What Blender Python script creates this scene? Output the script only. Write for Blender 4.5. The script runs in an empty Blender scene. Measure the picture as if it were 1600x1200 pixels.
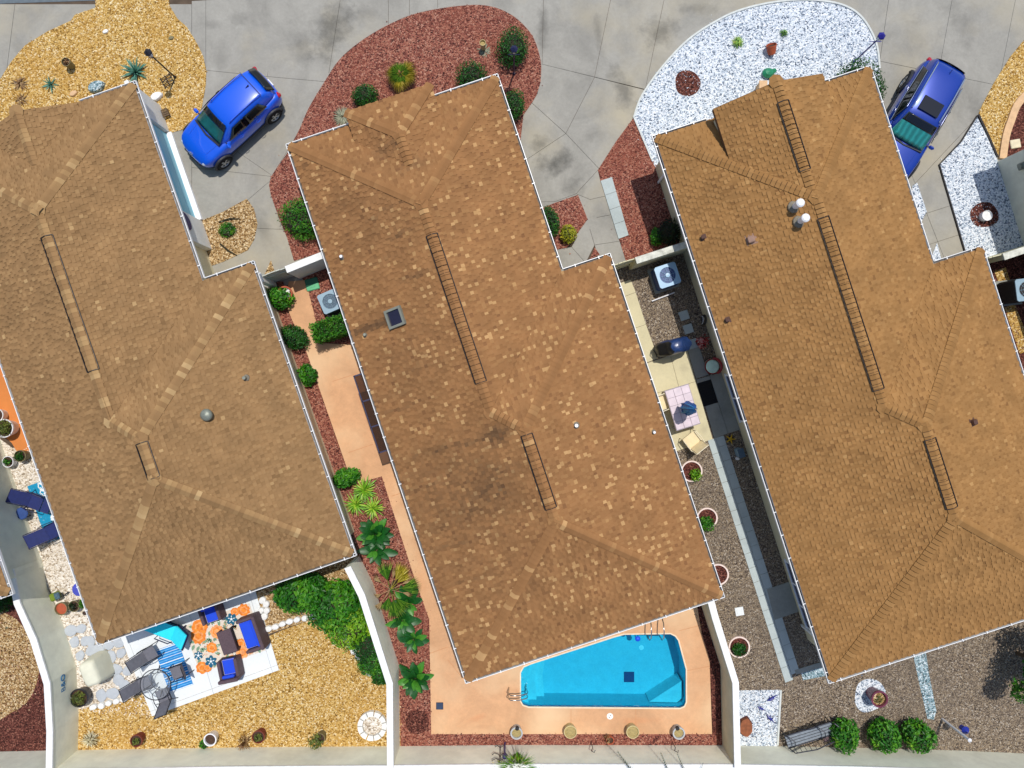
import bpy, bmesh, math, random
import numpy as np
from mathutils import Vector, Matrix, Euler
from mathutils.geometry import tessellate_polygon

# ------------------------------------------------------------------ camera, sky, sun, exposure
scene = bpy.context.scene
col = scene.collection
CAM_H, FPX = 28.0, 1116.0
cam_d = bpy.data.cameras.new('camera')
cam_d.sensor_fit = 'HORIZONTAL'
cam_d.angle = 2 * math.atan(800 / FPX)
cam_d.clip_end = 2000
cam = bpy.data.objects.new('camera', cam_d)
cam.location = (0, 0, CAM_H)
cam.rotation_euler = (0, 0, 0)
col.objects.link(cam)
scene.camera = cam

SUN_DIR = Vector((0.122, 0.330, 1.0)).normalized()          # towards the sun
SUN_EL = math.asin(SUN_DIR.z)
SUN_AZ = math.atan2(SUN_DIR.x, SUN_DIR.y)
world = bpy.data.worlds.new('World')
scene.world = world
world.use_nodes = True
wn = world.node_tree.nodes
wl = world.node_tree.links
bg = wn['Background']
sky = wn.new('ShaderNodeTexSky')
sky.sky_type = 'NISHITA'
sky.sun_disc = False
sky.sun_elevation = SUN_EL
sky.sun_rotation = SUN_AZ
sky.air_density = 1.0
sky.dust_density = 1.0
wl.new(sky.outputs[0], bg.inputs[0])
bg.inputs[1].default_value = 0.148
sun_d = bpy.data.lights.new('sun', 'SUN')
sun_d.energy = 3.9
sun_d.angle = math.radians(0.5)
sun_d.color = (1.0, 0.955, 0.89)
sun = bpy.data.objects.new('sun', sun_d)
sun.rotation_euler = (-SUN_DIR).to_track_quat('-Z', 'Y').to_euler()
sun.location = (20, 40, 60)
col.objects.link(sun)
scene.view_settings.view_transform = 'Standard'
scene.view_settings.look = 'None'
scene.view_settings.exposure = -0.13
scene.view_settings.gamma = 1.0
scene.view_settings.use_curve_mapping = False
scene.render.engine = 'CYCLES'

# ------------------------------------------------------------------ measuring
GS = FPX / CAM_H                                             # ground scale, picture units per metre


def W(px, py, z=0.0):
    """survey point: photo coordinates of a spot at height z, as metres in the place"""
    k = (CAM_H - z) / FPX
    return Vector(((px - 800) * k, (600 - py) * k, z))


def pxof(p):
    k = FPX / (CAM_H - p[2])
    return (800 + p[0] * k, 600 - p[1] * k)


def heading(dx, dy):
    return math.atan2(-dy, dx)


rng = random.Random(7)
# ------------------------------------------------------------------ mesh builder


class MB:
    def __init__(self):
        self.v, self.f, self.m, self.t = [], [], [], []

    def add(self, vs, fs, mi=0, tint=None):
        b = len(self.v)
        self.v += [tuple(p) for p in vs]
        for f in fs:
            self.f.append(tuple(i + b for i in f))
            self.m.append(mi)
            self.t.append(rng.random() if tint is None else tint)
        return self

    def box(self, c, s, rz=0.0, mi=0, M=None, bev=0.0, tint=None):
        x, y, z = s[0] / 2, s[1] / 2, s[2] / 2
        if bev > 0:
            b = min(bev, x * .9, y * .9, z * .9)
            vs = []
            for sx in (-1, 1):
                for sy in (-1, 1):
                    for sz in (-1, 1):
                        vs += [(sx * x, sy * (y - b), sz * (z - b)), (sx * (x - b), sy * y, sz * (z - b)),
                               (sx * (x - b), sy * (y - b), sz * z)]
            bm = bmesh.new()
            for p in vs:
                bm.verts.new(p)
            bmesh.ops.convex_hull(bm, input=bm.verts)
            bmesh.ops.dissolve_limit(bm, angle_limit=0.02, verts=bm.verts, edges=bm.edges)
            bm.verts.ensure_lookup_table()
            vs = [v.co.copy() for v in bm.verts]
            fs = [[v.index for v in f.verts] for f in bm.faces]
            bm.verts.index_update()
            idx = {v: i for i, v in enumerate(bm.verts)}
            fs = [[idx[v] for v in f.verts] for f in bm.faces]
            bm.free()
        else:
            vs = [(-x, -y, -z), (x, -y, -z), (x, y, -z), (-x, y, -z), (-x, -y, z), (x, -y, z), (x, y, z), (-x, y, z)]
            fs = [(0, 3, 2, 1), (4, 5, 6, 7), (0, 1, 5, 4), (1, 2, 6, 5), (2, 3, 7, 6), (3, 0, 4, 7)]
        T = Matrix.Translation(c) @ (M if M is not None else Matrix.Rotation(rz, 4, 'Z'))
        return self.add([T @ Vector(p) for p in vs], fs, mi, tint)

    def cyl(self, p0, p1, r0, r1=None, n=10, cap=True, mi=0):
        p0, p1 = Vector(p0), Vector(p1)
        r1 = r0 if r1 is None else r1
        d = (p1 - p0).normalized()
        a = d.orthogonal().normalized()
        b = d.cross(a)
        vs = []
        for p, r in ((p0, r0), (p1, r1)):
            for i in range(n):
                t = 2 * math.pi * i / n
                vs.append(p + (a * math.cos(t) + b * math.sin(t)) * r)
        fs = [(i, (i + 1) % n, n + (i + 1) % n, n + i) for i in range(n)]
        if cap:
            fs += [tuple(range(n - 1, -1, -1)), tuple(range(n, 2 * n))]
        return self.add(vs, fs, mi)

    def tube(self, pts, r, n=6, mi=0, closed=False):
        pts = [Vector(p) for p in pts]
        k = len(pts)
        vs = []
        up = Vector((0.13, 0.21, 0.97))
        for i, p in enumerate(pts):
            if closed:
                d = pts[(i + 1) % k] - pts[i - 1]
            else:
                d = pts[min(i + 1, k - 1)] - pts[max(i - 1, 0)]
            d.normalize()
            a = d.cross(up)
            if a.length < 1e-3:
                a = d.orthogonal()
            a.normalize()
            b = d.cross(a)
            rr = r[i] if isinstance(r, (list, tuple)) else r
            for j in range(n):
                t = 2 * math.pi * j / n
                vs.append(p + (a * math.cos(t) + b * math.sin(t)) * rr)
        fs = []
        for i in range(k if closed else k - 1):
            o, q = i * n, ((i + 1) % k) * n
            for j in range(n):
                fs.append((o + j, o + (j + 1) % n, q + (j + 1) % n, q + j))
        if not closed:
            fs += [tuple(range(n - 1, -1, -1)), tuple(range((k - 1) * n, k * n))]
        return self.add(vs, fs, mi)

    def lathe(self, prof, n=20, c=(0, 0, 0), mi=0, sx=1.0, sy=1.0, cap=True):
        vs = []
        for r, z in prof:
            for i in range(n):
                t = 2 * math.pi * i / n
                vs.append((c[0] + r * math.cos(t) * sx, c[1] + r * math.sin(t) * sy, c[2] + z))
        fs = []
        for k in range(len(prof) - 1):
            for i in range(n):
                j = (i + 1) % n
                fs.append((k * n + i, k * n + j, (k + 1) * n + j, (k + 1) * n + i))
        if cap and prof[0][0] > 1e-4:
            fs.append(tuple(range(n - 1, -1, -1)))
        if cap and prof[-1][0] > 1e-4:
            fs.append(tuple((len(prof) - 1) * n + i for i in range(n)))
        return self.add(vs, fs, mi)

    def prism(self, poly, z0, z1, mi=0, tint=None, holes=(), bottom=True):
        poly = [(p[0], p[1]) for p in poly]
        if area2(poly) < 0:
            poly = poly[::-1]
        loops = [poly] + [list(h) for h in holes]
        flat = [p for L in loops for p in L]
        n = len(flat)
        tri = tessellate_polygon([[Vector((p[0], p[1], 0)) for p in L] for L in loops])
        fix = []
        for t in tri:
            a, b, c = (flat[i] for i in t)
            s = (b[0] - a[0]) * (c[1] - a[1]) - (b[1] - a[1]) * (c[0] - a[0])
            if abs(s) < 1e-10:
                continue
            fix.append(tuple(t) if s > 0 else tuple(reversed(t)))
        vs = [(p[0], p[1], z1) for p in flat] + [(p[0], p[1], z0) for p in flat]
        fs = list(fix)
        if bottom:
            fs += [tuple(i + n for i in reversed(t)) for t in fix]
        o = 0
        for L in loops:
            k = len(L)
            ccw = area2(L) > 0
            outer = L is loops[0]
            for i in range(k):
                a, b = o + i, o + (i + 1) % k
                q = (a + n, b + n, b, a)
                if outer != ccw:
                    q = q[::-1] if outer else q
                if not outer and ccw:
                    q = (a, b, b + n, a + n)
                fs.append(q)
            o += k
        return self.add(vs, fs, mi, rng.random() if tint is None else tint)

    def build(self, name, mat, parent=None, smooth=False, loc=None, tint=False):
        me = bpy.data.meshes.new(name)
        me.from_pydata(self.v, [], self.f)
        for m in (mat if isinstance(mat, (list, tuple)) else [mat]):
            me.materials.append(m)
        if isinstance(mat, (list, tuple)):
            me.polygons.foreach_set('material_index', self.m)
        if smooth:
            me.polygons.foreach_set('use_smooth', [True] * len(self.f))
        if tint:
            at = me.attributes.new('tint', 'FLOAT', 'FACE')
            at.data.foreach_set('value', self.t)
        me.update()
        return link(name, me, parent, loc)


def area2(L):
    return sum(L[i - 1][0] * L[i][1] - L[i][0] * L[i - 1][1] for i in range(len(L)))


def link(name, me, parent=None, loc=None):
    o = bpy.data.objects.new(name, me)
    col.objects.link(o)
    if parent is not None:
        o.parent = parent
    if loc is not None:
        o.location = loc
    return o


def tag(o, label=None, cat=None, group=None, kind=None):
    if label:
        o['label'] = label
    if cat:
        o['category'] = cat
    if group:
        o['group'] = group
    if kind:
        o['kind'] = kind
    return o


def thing(name, label, cat, loc=(0, 0, 0), rz=0.0, group=None):
    o = bpy.data.objects.new(name, None)
    o.empty_display_size = 0.2
    col.objects.link(o)
    o.location = loc
    o.rotation_euler = (0, 0, rz)
    return tag(o, label, cat, group)


def kids(o):
    return [c for c in bpy.data.objects if c.parent is o]


def dup(root, loc, rz=None, label=None, group=None, scale=None):
    r = root.copy()
    col.objects.link(r)
    r.location = loc
    if rz is not None:
        r.rotation_euler = (0, 0, rz)
    if scale is not None:
        r.scale = scale if isinstance(scale, (tuple, list)) else (scale,) * 3
    if label:
        r['label'] = label
    if group:
        r['group'] = group
    for ch in list(root.children):
        c = ch.copy()
        col.objects.link(c)
        c.parent = r
        for g in ch.children:
            d = g.copy()
            col.objects.link(d)
            d.parent = c
    return r


def smooth_loop(pts, n=6, closed=True):
    """Catmull-Rom through the surveyed points"""
    P = [Vector((p[0], p[1])) for p in pts]
    k = len(P)
    out = []
    for i in range(k if closed else k - 1):
        p0 = P[(i - 1) % k] if closed or i > 0 else P[0]
        p1, p2 = P[i], P[(i + 1) % k]
        p3 = P[(i + 2) % k] if closed or i + 2 < k else P[k - 1]
        for j in range(n):
            t = j / n
            q = 0.5 * ((2 * p1) + (p2 - p0) * t + (2 * p0 - 5 * p1 + 4 * p2 - p3) * t * t + (3 * p1 - p0 - 3 * p2 + p3) * t ** 3)
            out.append((q.x, q.y))
    if not closed:
        out.append((P[-1].x, P[-1].y))
    return out


def G(pts, z=0.0):
    return [tuple(W(p[0], p[1], z)[:2]) for p in pts]


# ------------------------------------------------------------------ materials
MATS = {}


def new_mat(name):
    m = bpy.data.materials.new(name)
    m.use_nodes = True
    nt = m.node_tree
    return m, nt, nt.nodes['Principled BSDF'], nt.nodes.new, nt.links.new


def rgb(r, g, b):
    """sRGB 0-255 to linear"""
    def f(c):
        c /= 255
        return c / 12.92 if c <= 0.04045 else ((c + 0.055) / 1.055) ** 2.4
    return (f(r), f(g), f(b), 1)


def scl(c, k):
    return (min(c[0] * k, 1), min(c[1] * k, 1), min(c[2] * k, 1), 1)


def plain(name, c, rough=0.6, var=0.12, scale=6.0, bump=0.0, bscale=50.0, metal=0.0, coat=0.0, spec=0.5, dirt=0.0):
    if name in MATS:
        return MATS[name]
    m, nt, bs, N, L = new_mat(name)
    tc = N('ShaderNodeTexCoord')
    no = N('ShaderNodeTexNoise')
    no.inputs['Scale'].default_value = scale
    no.inputs['Detail'].default_value = 6
    L(tc.outputs['Object'], no.inputs['Vector'])
    rp = N('ShaderNodeValToRGB')
    rp.color_ramp.elements[0].position = 0.3
    rp.color_ramp.elements[1].position = 0.7
    rp.color_ramp.elements[0].color = scl(c, 1 - var)
    rp.color_ramp.elements[1].color = scl(c, 1 + var)
    L(no.outputs['Fac'], rp.inputs['Fac'])
    out = rp.outputs['Color']
    if dirt > 0:
        n2 = N('ShaderNodeTexNoise')
        n2.inputs['Scale'].default_value = scale * 0.23
        n2.inputs['Detail'].default_value = 8
        n2.inputs['Roughness'].default_value = 0.7
        L(tc.outputs['Object'], n2.inputs['Vector'])
        r2 = N('ShaderNodeValToRGB')
        r2.color_ramp.elements[0].position = 0.46
        r2.color_ramp.elements[1].position = 0.66
        r2.color_ramp.elements[0].color = (0, 0, 0, 1)
        r2.color_ramp.elements[1].color = (dirt, dirt, dirt, 1)
        L(n2.outputs['Fac'], r2.inputs['Fac'])
        mx = N('ShaderNodeMixRGB')
        mx.blend_type = 'MIX'
        mx.inputs[2].default_value = (c[0] * .35, c[1] * .33, c[2] * .30, 1)
        L(r2.outputs['Color'], mx.inputs[0])
        L(out, mx.inputs[1])
        out = mx.outputs[0]
    L(out, bs.inputs['Base Color'])
    bs.inputs['Roughness'].default_value = rough
    bs.inputs['Metallic'].default_value = metal
    bs.inputs['Specular IOR Level'].default_value = spec
    if coat:
        bs.inputs['Coat Weight'].default_value = coat
        bs.inputs['Coat Roughness'].default_value = 0.03
    if bump > 0:
        n3 = N('ShaderNodeTexNoise')
        n3.inputs['Scale'].default_value = bscale
        n3.inputs['Detail'].default_value = 4
        L(tc.outputs['Object'], n3.inputs['Vector'])
        bp = N('ShaderNodeBump')
        bp.inputs['Strength'].default_value = bump
        bp.inputs['Distance'].default_value = 0.03
        L(n3.outputs['Fac'], bp.inputs['Height'])
        L(bp.outputs[0], bs.inputs['Normal'])
    MATS[name] = m
    return m


def ramp_fill(rp, stops):
    cr = rp.color_ramp
    cr.interpolation = 'LINEAR'
    while len(cr.elements) > 1:
        cr.elements.remove(cr.elements[-1])
    cr.elements[0].position = stops[0][0]
    cr.elements[0].color = stops[0][1]
    for p, c in stops[1:]:
        e = cr.elements.new(p)
        e.color = c


def gravel(name, stops, scale=13.0, patch=None, patch_c=None, patch_scale=0.35, patch_amt=0.5):
    """loose stone: voronoi cells for single stones, a colour per stone, relief between them"""
    m, nt, bs, N, L = new_mat(name)
    tc = N('ShaderNodeTexCoord')
    vo = N('ShaderNodeTexVoronoi')
    vo.inputs['Scale'].default_value = scale
    vo.inputs['Randomness'].default_value = 1.0
    L(tc.outputs['Object'], vo.inputs['Vector'])
    sp = N('ShaderNodeSeparateColor')
    L(vo.outputs['Color'], sp.inputs[0])
    rp = N('ShaderNodeValToRGB')
    ramp_fill(rp, stops)
    L(sp.outputs[0], rp.inputs['Fac'])
    out = rp.outputs['Color']
    if patch_c is not None:
        n2 = N('ShaderNodeTexNoise')
        n2.inputs['Scale'].default_value = patch_scale
        n2.inputs['Detail'].default_value = 7
        n2.inputs['Roughness'].default_value = 0.65
        L(tc.outputs['Object'], n2.inputs['Vector'])
        r2 = N('ShaderNodeValToRGB')
        r2.color_ramp.elements[0].position = 0.45
        r2.color_ramp.elements[1].position = 0.68
        r2.color_ramp.elements[0].color = (0, 0, 0, 1)
        r2.color_ramp.elements[1].color = (patch_amt,) * 3 + (1,)
        L(n2.outputs['Fac'], r2.inputs['Fac'])
        mx = N('ShaderNodeMixRGB')
        mx.inputs[2].default_value = patch_c
        L(r2.outputs['Color'], mx.inputs[0])
        L(out, mx.inputs[1])
        out = mx.outputs[0]
    L(out, bs.inputs['Base Color'])
    bs.inputs['Roughness'].default_value = 0.85
    bs.inputs['Specular IOR Level'].default_value = 0.25
    bp = N('ShaderNodeBump')
    bp.inputs['Strength'].default_value = 0.9
    bp.inputs['Distance'].default_value = 0.05
    bp.invert = True
    L(vo.outputs['Distance'], bp.inputs['Height'])
    L(bp.outputs[0], bs.inputs['Normal'])
    # the loose stones on top use the same palette, one tint per stone
    m2, nt2, bs2, N2, L2 = new_mat(name + '_stone')
    at = N2('ShaderNodeAttribute')
    at.attribute_name = 'tint'
    rp2 = N2('ShaderNodeValToRGB')
    ramp_fill(rp2, stops)
    L2(at.outputs['Fac'], rp2.inputs['Fac'])
    L2(rp2.outputs['Color'], bs2.inputs['Base Color'])
    bs2.inputs['Roughness'].default_value = 0.8
    bs2.inputs['Specular IOR Level'].default_value = 0.25
    MATS[name], MATS[name + '_stone'] = m, m2
    return m


def concrete(name, c, var=0.1, stains=(), stain_c=(0.06, 0.058, 0.05, 1), mott=0.35, rough=0.8, warm=None, crack=0.0):
    """broom-finished slab with cloudy mottling and mildew patches where the photo has them"""
    m, nt, bs, N, L = new_mat(name)
    tc = N('ShaderNodeTexCoord')
    n1 = N('ShaderNodeTexNoise')
    n1.inputs['Scale'].default_value = 0.55
    n1.inputs['Detail'].default_value = 10
    n1.inputs['Roughness'].default_value = 0.68
    n1.inputs['Distortion'].default_value = 0.6
    L(tc.outputs['Object'], n1.inputs['Vector'])
    r1 = N('ShaderNodeValToRGB')
    r1.color_ramp.elements[0].position = 0.3
    r1.color_ramp.elements[1].position = 0.72
    r1.color_ramp.elements[0].color = scl(c, 1 - mott)
    r1.color_ramp.elements[1].color = scl(c, 1 + var)
    L(n1.outputs['Fac'], r1.inputs['Fac'])
    n2 = N('ShaderNodeTexNoise')
    n2.inputs['Scale'].default_value = 9
    n2.inputs['Detail'].default_value = 8
    n2.inputs['Roughness'].default_value = 0.75
    L(tc.outputs['Object'], n2.inputs['Vector'])
    r2 = N('ShaderNodeValToRGB')
    r2.color_ramp.elements[0].position = 0.25
    r2.color_ramp.elements[1].position = 0.75
    r2.color_ramp.elements[0].color = (1 - var * 1.3,) * 3 + (1,)
    r2.color_ramp.elements[1].color = (1 + var * .7,) * 3 + (1,)
    L(n2.outputs['Fac'], r2.inputs['Fac'])
    mu = N('ShaderNodeMixRGB')
    mu.blend_type = 'MULTIPLY'
    mu.inputs[0].default_value = 1
    L(r1.outputs['Color'], mu.inputs[1])
    L(r2.outputs['Color'], mu.inputs[2])
    out = mu.outputs[0]
    if warm is not None:
        n4 = N('ShaderNodeTexNoise')
        n4.inputs['Scale'].default_value = 0.3
        n4.inputs['Detail'].default_value = 6
        L(tc.outputs['Object'], n4.inputs['Vector'])
        r4 = N('ShaderNodeValToRGB')
        r4.color_ramp.elements[0].position = 0.48
        r4.color_ramp.elements[1].position = 0.7
        r4.color_ramp.elements[0].color = (0, 0, 0, 1)
        r4.color_ramp.elements[1].color = (.8, .8, .8, 1)
        L(n4.outputs['Fac'], r4.inputs['Fac'])
        mw = N('ShaderNodeMixRGB')
        mw.inputs[2].default_value = warm
        L(r4.outputs['Color'], mw.inputs[0])
        L(out, mw.inputs[1])
        out = mw.outputs[0]
    for (sx, sy, ra, rb, ang, amt) in stains:
        p = W(sx, sy)
        mp = N('ShaderNodeMapping')
        mp.vector_type = 'TEXTURE'
        mp.inputs['Location'].default_value = (p.x, p.y, 0)
        mp.inputs['Rotation'].default_value = (0, 0, math.radians(ang))
        mp.inputs['Scale'].default_value = (ra / GS, rb / GS, 50)
        L(tc.outputs['Object'], mp.inputs['Vector'])
        ln = N('ShaderNodeVectorMath')
        ln.operation = 'LENGTH'
        L(mp.outputs[0], ln.inputs[0])
        n3 = N('ShaderNodeTexNoise')
        n3.inputs['Scale'].default_value = 1.6
        n3.inputs['Detail'].default_value = 9
        n3.inputs['Roughness'].default_value = 0.7
        L(tc.outputs['Object'], n3.inputs['Vector'])
        ad = N('ShaderNodeMath')
        ad.operation = 'MULTIPLY_ADD'
        ad.inputs[1].default_value = 2.2
        L(n3.outputs['Fac'], ad.inputs[0])
        L(ln.outputs['Value'], ad.inputs[2])
        r3 = N('ShaderNodeMapRange')
        r3.inputs[1].default_value = 1.95
        r3.inputs[2].default_value = 1.15
        r3.inputs[3].default_value = 0
        r3.inputs[4].default_value = amt
        L(ad.outputs[0], r3.inputs[0])
        ms = N('ShaderNodeMixRGB')
        ms.inputs[2].default_value = stain_c
        L(r3.outputs[0], ms.inputs[0])
        L(out, ms.inputs[1])
        out = ms.outputs[0]
    L(out, bs.inputs['Base Color'])
    bs.inputs['Roughness'].default_value = rough
    bs.inputs['Specular IOR Level'].default_value = 0.3
    bp = N('ShaderNodeBump')
    bp.inputs['Strength'].default_value = 0.25
    bp.inputs['Distance'].default_value = 0.01
    L(n2.outputs['Fac'], bp.inputs['Height'])
    L(bp.outputs[0], bs.inputs['Normal'])
    MATS[name] = m
    return m


def tinted(name, stops, rough=0.75, spec=0.3, use_random=False, stain=False, transl=0.0, attr='tint'):
    """colour from a per-piece tint (attribute) or from the object's own random number"""
    m, nt, bs, N, L = new_mat(name)
    rp = N('ShaderNodeValToRGB')
    ramp_fill(rp, stops)
    if use_random:
        oi = N('ShaderNodeObjectInfo')
        L(oi.outputs['Random'], rp.inputs['Fac'])
    else:
        at = N('ShaderNodeAttribute')
        at.attribute_name = attr
        L(at.outputs['Fac'], rp.inputs['Fac'])
    tc = N('ShaderNodeTexCoord')
    no = N('ShaderNodeTexNoise')
    no.inputs['Scale'].default_value = 1.3
    no.inputs['Detail'].default_value = 8
    L(tc.outputs['Object'], no.inputs['Vector'])
    mr = N('ShaderNodeMapRange')
    mr.inputs[3].default_value = 0.86
    mr.inputs[4].default_value = 1.13
    mr.inputs[1].default_value = 0.3
    mr.inputs[2].default_value = 0.7
    L(no.outputs['Fac'], mr.inputs[0])
    mu = N('ShaderNodeVectorMath')
    mu.operation = 'SCALE'
    L(rp.outputs['Color'], mu.inputs[0])
    L(mr.outputs[0], mu.inputs['Scale'])
    out = mu.outputs[0]
    if stain:
        a2 = N('ShaderNodeAttribute')
        a2.attribute_name = 'stain'
        mx = N('ShaderNodeMixRGB')
        mx.inputs[2].default_value = (0.060, 0.036, 0.020, 1)
        L(a2.outputs['Fac'], mx.inputs[0])
        L(out, mx.inputs[1])
        out = mx.outputs[0]
    L(out, bs.inputs['Base Color'])
    bs.inputs['Roughness'].default_value = rough
    bs.inputs['Specular IOR Level'].default_value = spec
    if transl > 0:
        tr = N('ShaderNodeBsdfTranslucent')
        L(out, tr.inputs[0])
        mix = N('ShaderNodeMixShader')
        mix.inputs[0].default_value = transl
        L(bs.outputs[0], mix.inputs[1])
        L(tr.outputs[0], mix.inputs[2])
        L(mix.outputs[0], nt.nodes['Material Output'].inputs[0])
    MATS[name] = m
    return m
# ------------------------------------------------------------------ palette
gravel('gravel_yellow', [(0, rgb(104, 74, 30)), (.2, rgb(166, 124, 54)), (.5, rgb(198, 160, 88)), (.8, rgb(214, 182, 114)), (1, rgb(240, 222, 182))], 21,
       patch_c=rgb(190, 142, 66), patch_amt=.45)
gravel('gravel_red', [(0, rgb(52, 26, 26)), (.25, rgb(112, 62, 52)), (.55, rgb(146, 86, 72)), (.82, rgb(166, 110, 88)), (1, rgb(186, 140, 120))], 22,
       patch_c=rgb(140, 76, 56), patch_amt=.5)
gravel('gravel_white', [(0, rgb(66, 76, 92)), (.16, rgb(140, 154, 172)), (.4, rgb(204, 214, 222)), (1, rgb(244, 246, 248))], 21.0)
gravel('gravel_brown', [(0, rgb(54, 46, 42)), (.25, rgb(104, 91, 79)), (.6, rgb(140, 124, 106)), (.85, rgb(160, 141, 114)), (1, rgb(196, 186, 172))], 27.0,
       patch_c=rgb(120, 108, 94), patch_amt=.5)
gravel('gravel_cream', [(0, rgb(130, 112, 92)), (.2, rgb(190, 174, 152)), (.5, rgb(222, 212, 196)), (1, rgb(246, 240, 230))], 18.0,
       patch_c=rgb(214, 196, 168), patch_amt=.4)
gravel('gravel_blue', [(0, rgb(60, 84, 92)), (.3, rgb(120, 148, 156)), (.7, rgb(168, 190, 196)), (1, rgb(222, 232, 236))], 20.0)
gravel('mulch_dark', [(0, rgb(40, 16, 14)), (.4, rgb(84, 44, 36)), (.8, rgb(112, 64, 54)), (1, rgb(150, 100, 84))], 22.0)
gravel('gravel_mixed', [(0, rgb(84, 62, 34)), (.3, rgb(150, 116, 72)), (.7, rgb(190, 158, 110)), (1, rgb(228, 208, 170))], 21.0)
plain('soil', rgb(84, 70, 56), .95, .25, 3.0, .4)
plain('joint_soil', rgb(70, 66, 60), .95, .2, 3.0)
plain('asphalt', rgb(96, 106, 112), .9, .15, 5.0, .3)
concrete('drive', rgb(156, 153, 144), .10, stains=[
    (520, 45, 62, 40, 60, .62), (470, 75, 26, 50, 20, .35), (565, 25, 40, 20, 0, .3), (848, 40, 12, 60, 0, .5), (935, 55, 9, 45, 8, .35),
    (1030, 50, 40, 36, 20, .55), (975, 145, 22, 60, 25, .55), (868, 255, 40, 26, 20, .75), (845, 225, 24, 18, 0, .5), (895, 290, 26, 22, 0, .5),
    (925, 210, 26, 14, 30, .3), (380, 30, 30, 16, 0, .3), (300, 200, 30, 30, 0, .3), (1500, 40, 40, 60, 0, .28), (1430, 60, 30, 50, 0, .2),
    (1530, 175, 26, 40, 30, .4), (330, 40, 34, 12, 0, .3), (410, 350, 16, 40, 20, .3), (345, 90, 24, 40, 0, .22), (1085, 15, 40, 12, 0, .3)],
    warm=rgb(172, 162, 138), mott=.28)
concrete('cream_slab', rgb(206, 196, 160), .07, mott=.14, stains=[(1066, 575, 12, 12, 0, .35), (1098, 672, 10, 12, 0, .3)], stain_c=(.3, .26, .18, 1))
concrete('grey_slab', rgb(150, 152, 144), .1, mott=.25)
concrete('patio_slab', rgb(222, 226, 226), .04, mott=.08)
concrete('orange_deck', rgb(210, 162, 120), .10, mott=.22, warm=rgb(224, 192, 152), rough=.7,
         stains=[(745, 1120, 26, 8, 20, .35), (660, 900, 20, 40, 0, .25), (820, 1080, 30, 10, 0, .25), (1000, 1125, 60, 8, 0, .25), (575, 640, 16, 60, 20, .2)],
         stain_c=rgb(206, 132, 84))
concrete('orange_path', rgb(206, 128, 66), .05, mott=.14)
concrete('paver', rgb(178, 188, 186), .08, mott=.2)
concrete('stepping', rgb(186, 192, 198), .1, mott=.25)
plain('white_stone', rgb(226, 226, 222), .8, .1, 7, .5, 20)
plain('tan_border', rgb(206, 170, 130), .85, .12, 6, .3)
plain('edging', rgb(196, 200, 196), .8, .1, 8)
plain('edging_grey', rgb(150, 142, 132), .8, .15, 8)
plain('edging_dark', rgb(40, 36, 36), .8, .1, 8)

# ------------------------------------------------------------------ ground
POOL_PX = [(813, 1050), (818, 1041), (830, 1036), (960, 994), (975, 990), (1047, 989), (1055, 993), (1060, 1000), (1072, 1045), (1072, 1096), (1069, 1103), (1062, 1106), (826, 1104), (817, 1101), (813, 1094)]
POOL = G(POOL_PX)
big = [(-260, -260), (260, -260), (260, 260), (-260, 260)]
g = MB().prism(big, -.06, 0.0, holes=[POOL])
tag(g.build('ground', MATS['soil']), 'bare sandy soil under and around the lots', kind='structure')
rd = MB().prism(G([(-2500, -900), (4000, -1000), (4000, -120), (430, -9), (150, 1), (-60, 8), (-2500, 60)]), -.02, .012)
tag(rd.build('road', MATS['asphalt']), 'grey asphalt street at the top left edge', kind='structure')


def half_cut(poly, p, q):
    """split a convex polygon by the line p-q"""
    def side(r):
        return (q[0] - p[0]) * (r[1] - p[1]) - (q[1] - p[1]) * (r[0] - p[0])
    A, B = [], []
    n = len(poly)
    for i in range(n):
        a, b = poly[i], poly[(i + 1) % n]
        sa, sb = side(a), side(b)
        if sa >= 0:
            A.append(a)
        if sa <= 0:
            B.append(a)
        if sa * sb < 0:
            t = sa / (sa - sb)
            c = (a[0] + (b[0] - a[0]) * t, a[1] + (b[1] - a[1]) * t)
            A.append(c)
            B.append(c)
    return [P for P in (A, B) if len(P) > 2 and abs(area2(P)) > 1e-3]


def inset(poly, d):
    """shrink a convex polygon by d"""
    if area2(poly) < 0:
        poly = poly[::-1]
    P = [Vector(p) for p in poly]
    P = [p for i, p in enumerate(P) if (p - P[i - 1]).length > 1e-3]
    n = len(P)
    out = []
    for i in range(n):
        a, b, c = P[i - 1], P[i], P[(i + 1) % n]
        e1, e2 = (b - a).normalized(), (c - b).normalized()
        n1, n2 = Vector((-e1.y, e1.x)), Vector((-e2.y, e2.x))
        k = 1 + n1.dot(n2)
        out.append(tuple(b + (n1 + n2) * (d / max(k, .2))))
    return out


def slabs(name, regions, mat, z0, z1, gap=.006, label=None, piece='slab'):
    root = thing(name, None, None)
    tag(root, label, None, None, 'structure')
    for poly, cuts in regions:
        parts = [poly]
        for (p, q) in cuts:
            nxt = []
            for P in parts:
                nxt += half_cut(P, p, q)
            parts = nxt
        for P in parts:
            Q = inset(G(P), gap)
            MB().prism(Q, z0, z1 + rng.uniform(-.003, .003)).build(piece, mat, root)
    return root


# driveways: convex fields, sawn along the joints seen in the photo
def R(x0, y0, x1, y1):
    return [(x0, y0), (x1, y0), (x1, y1), (x0, y1)]


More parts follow.
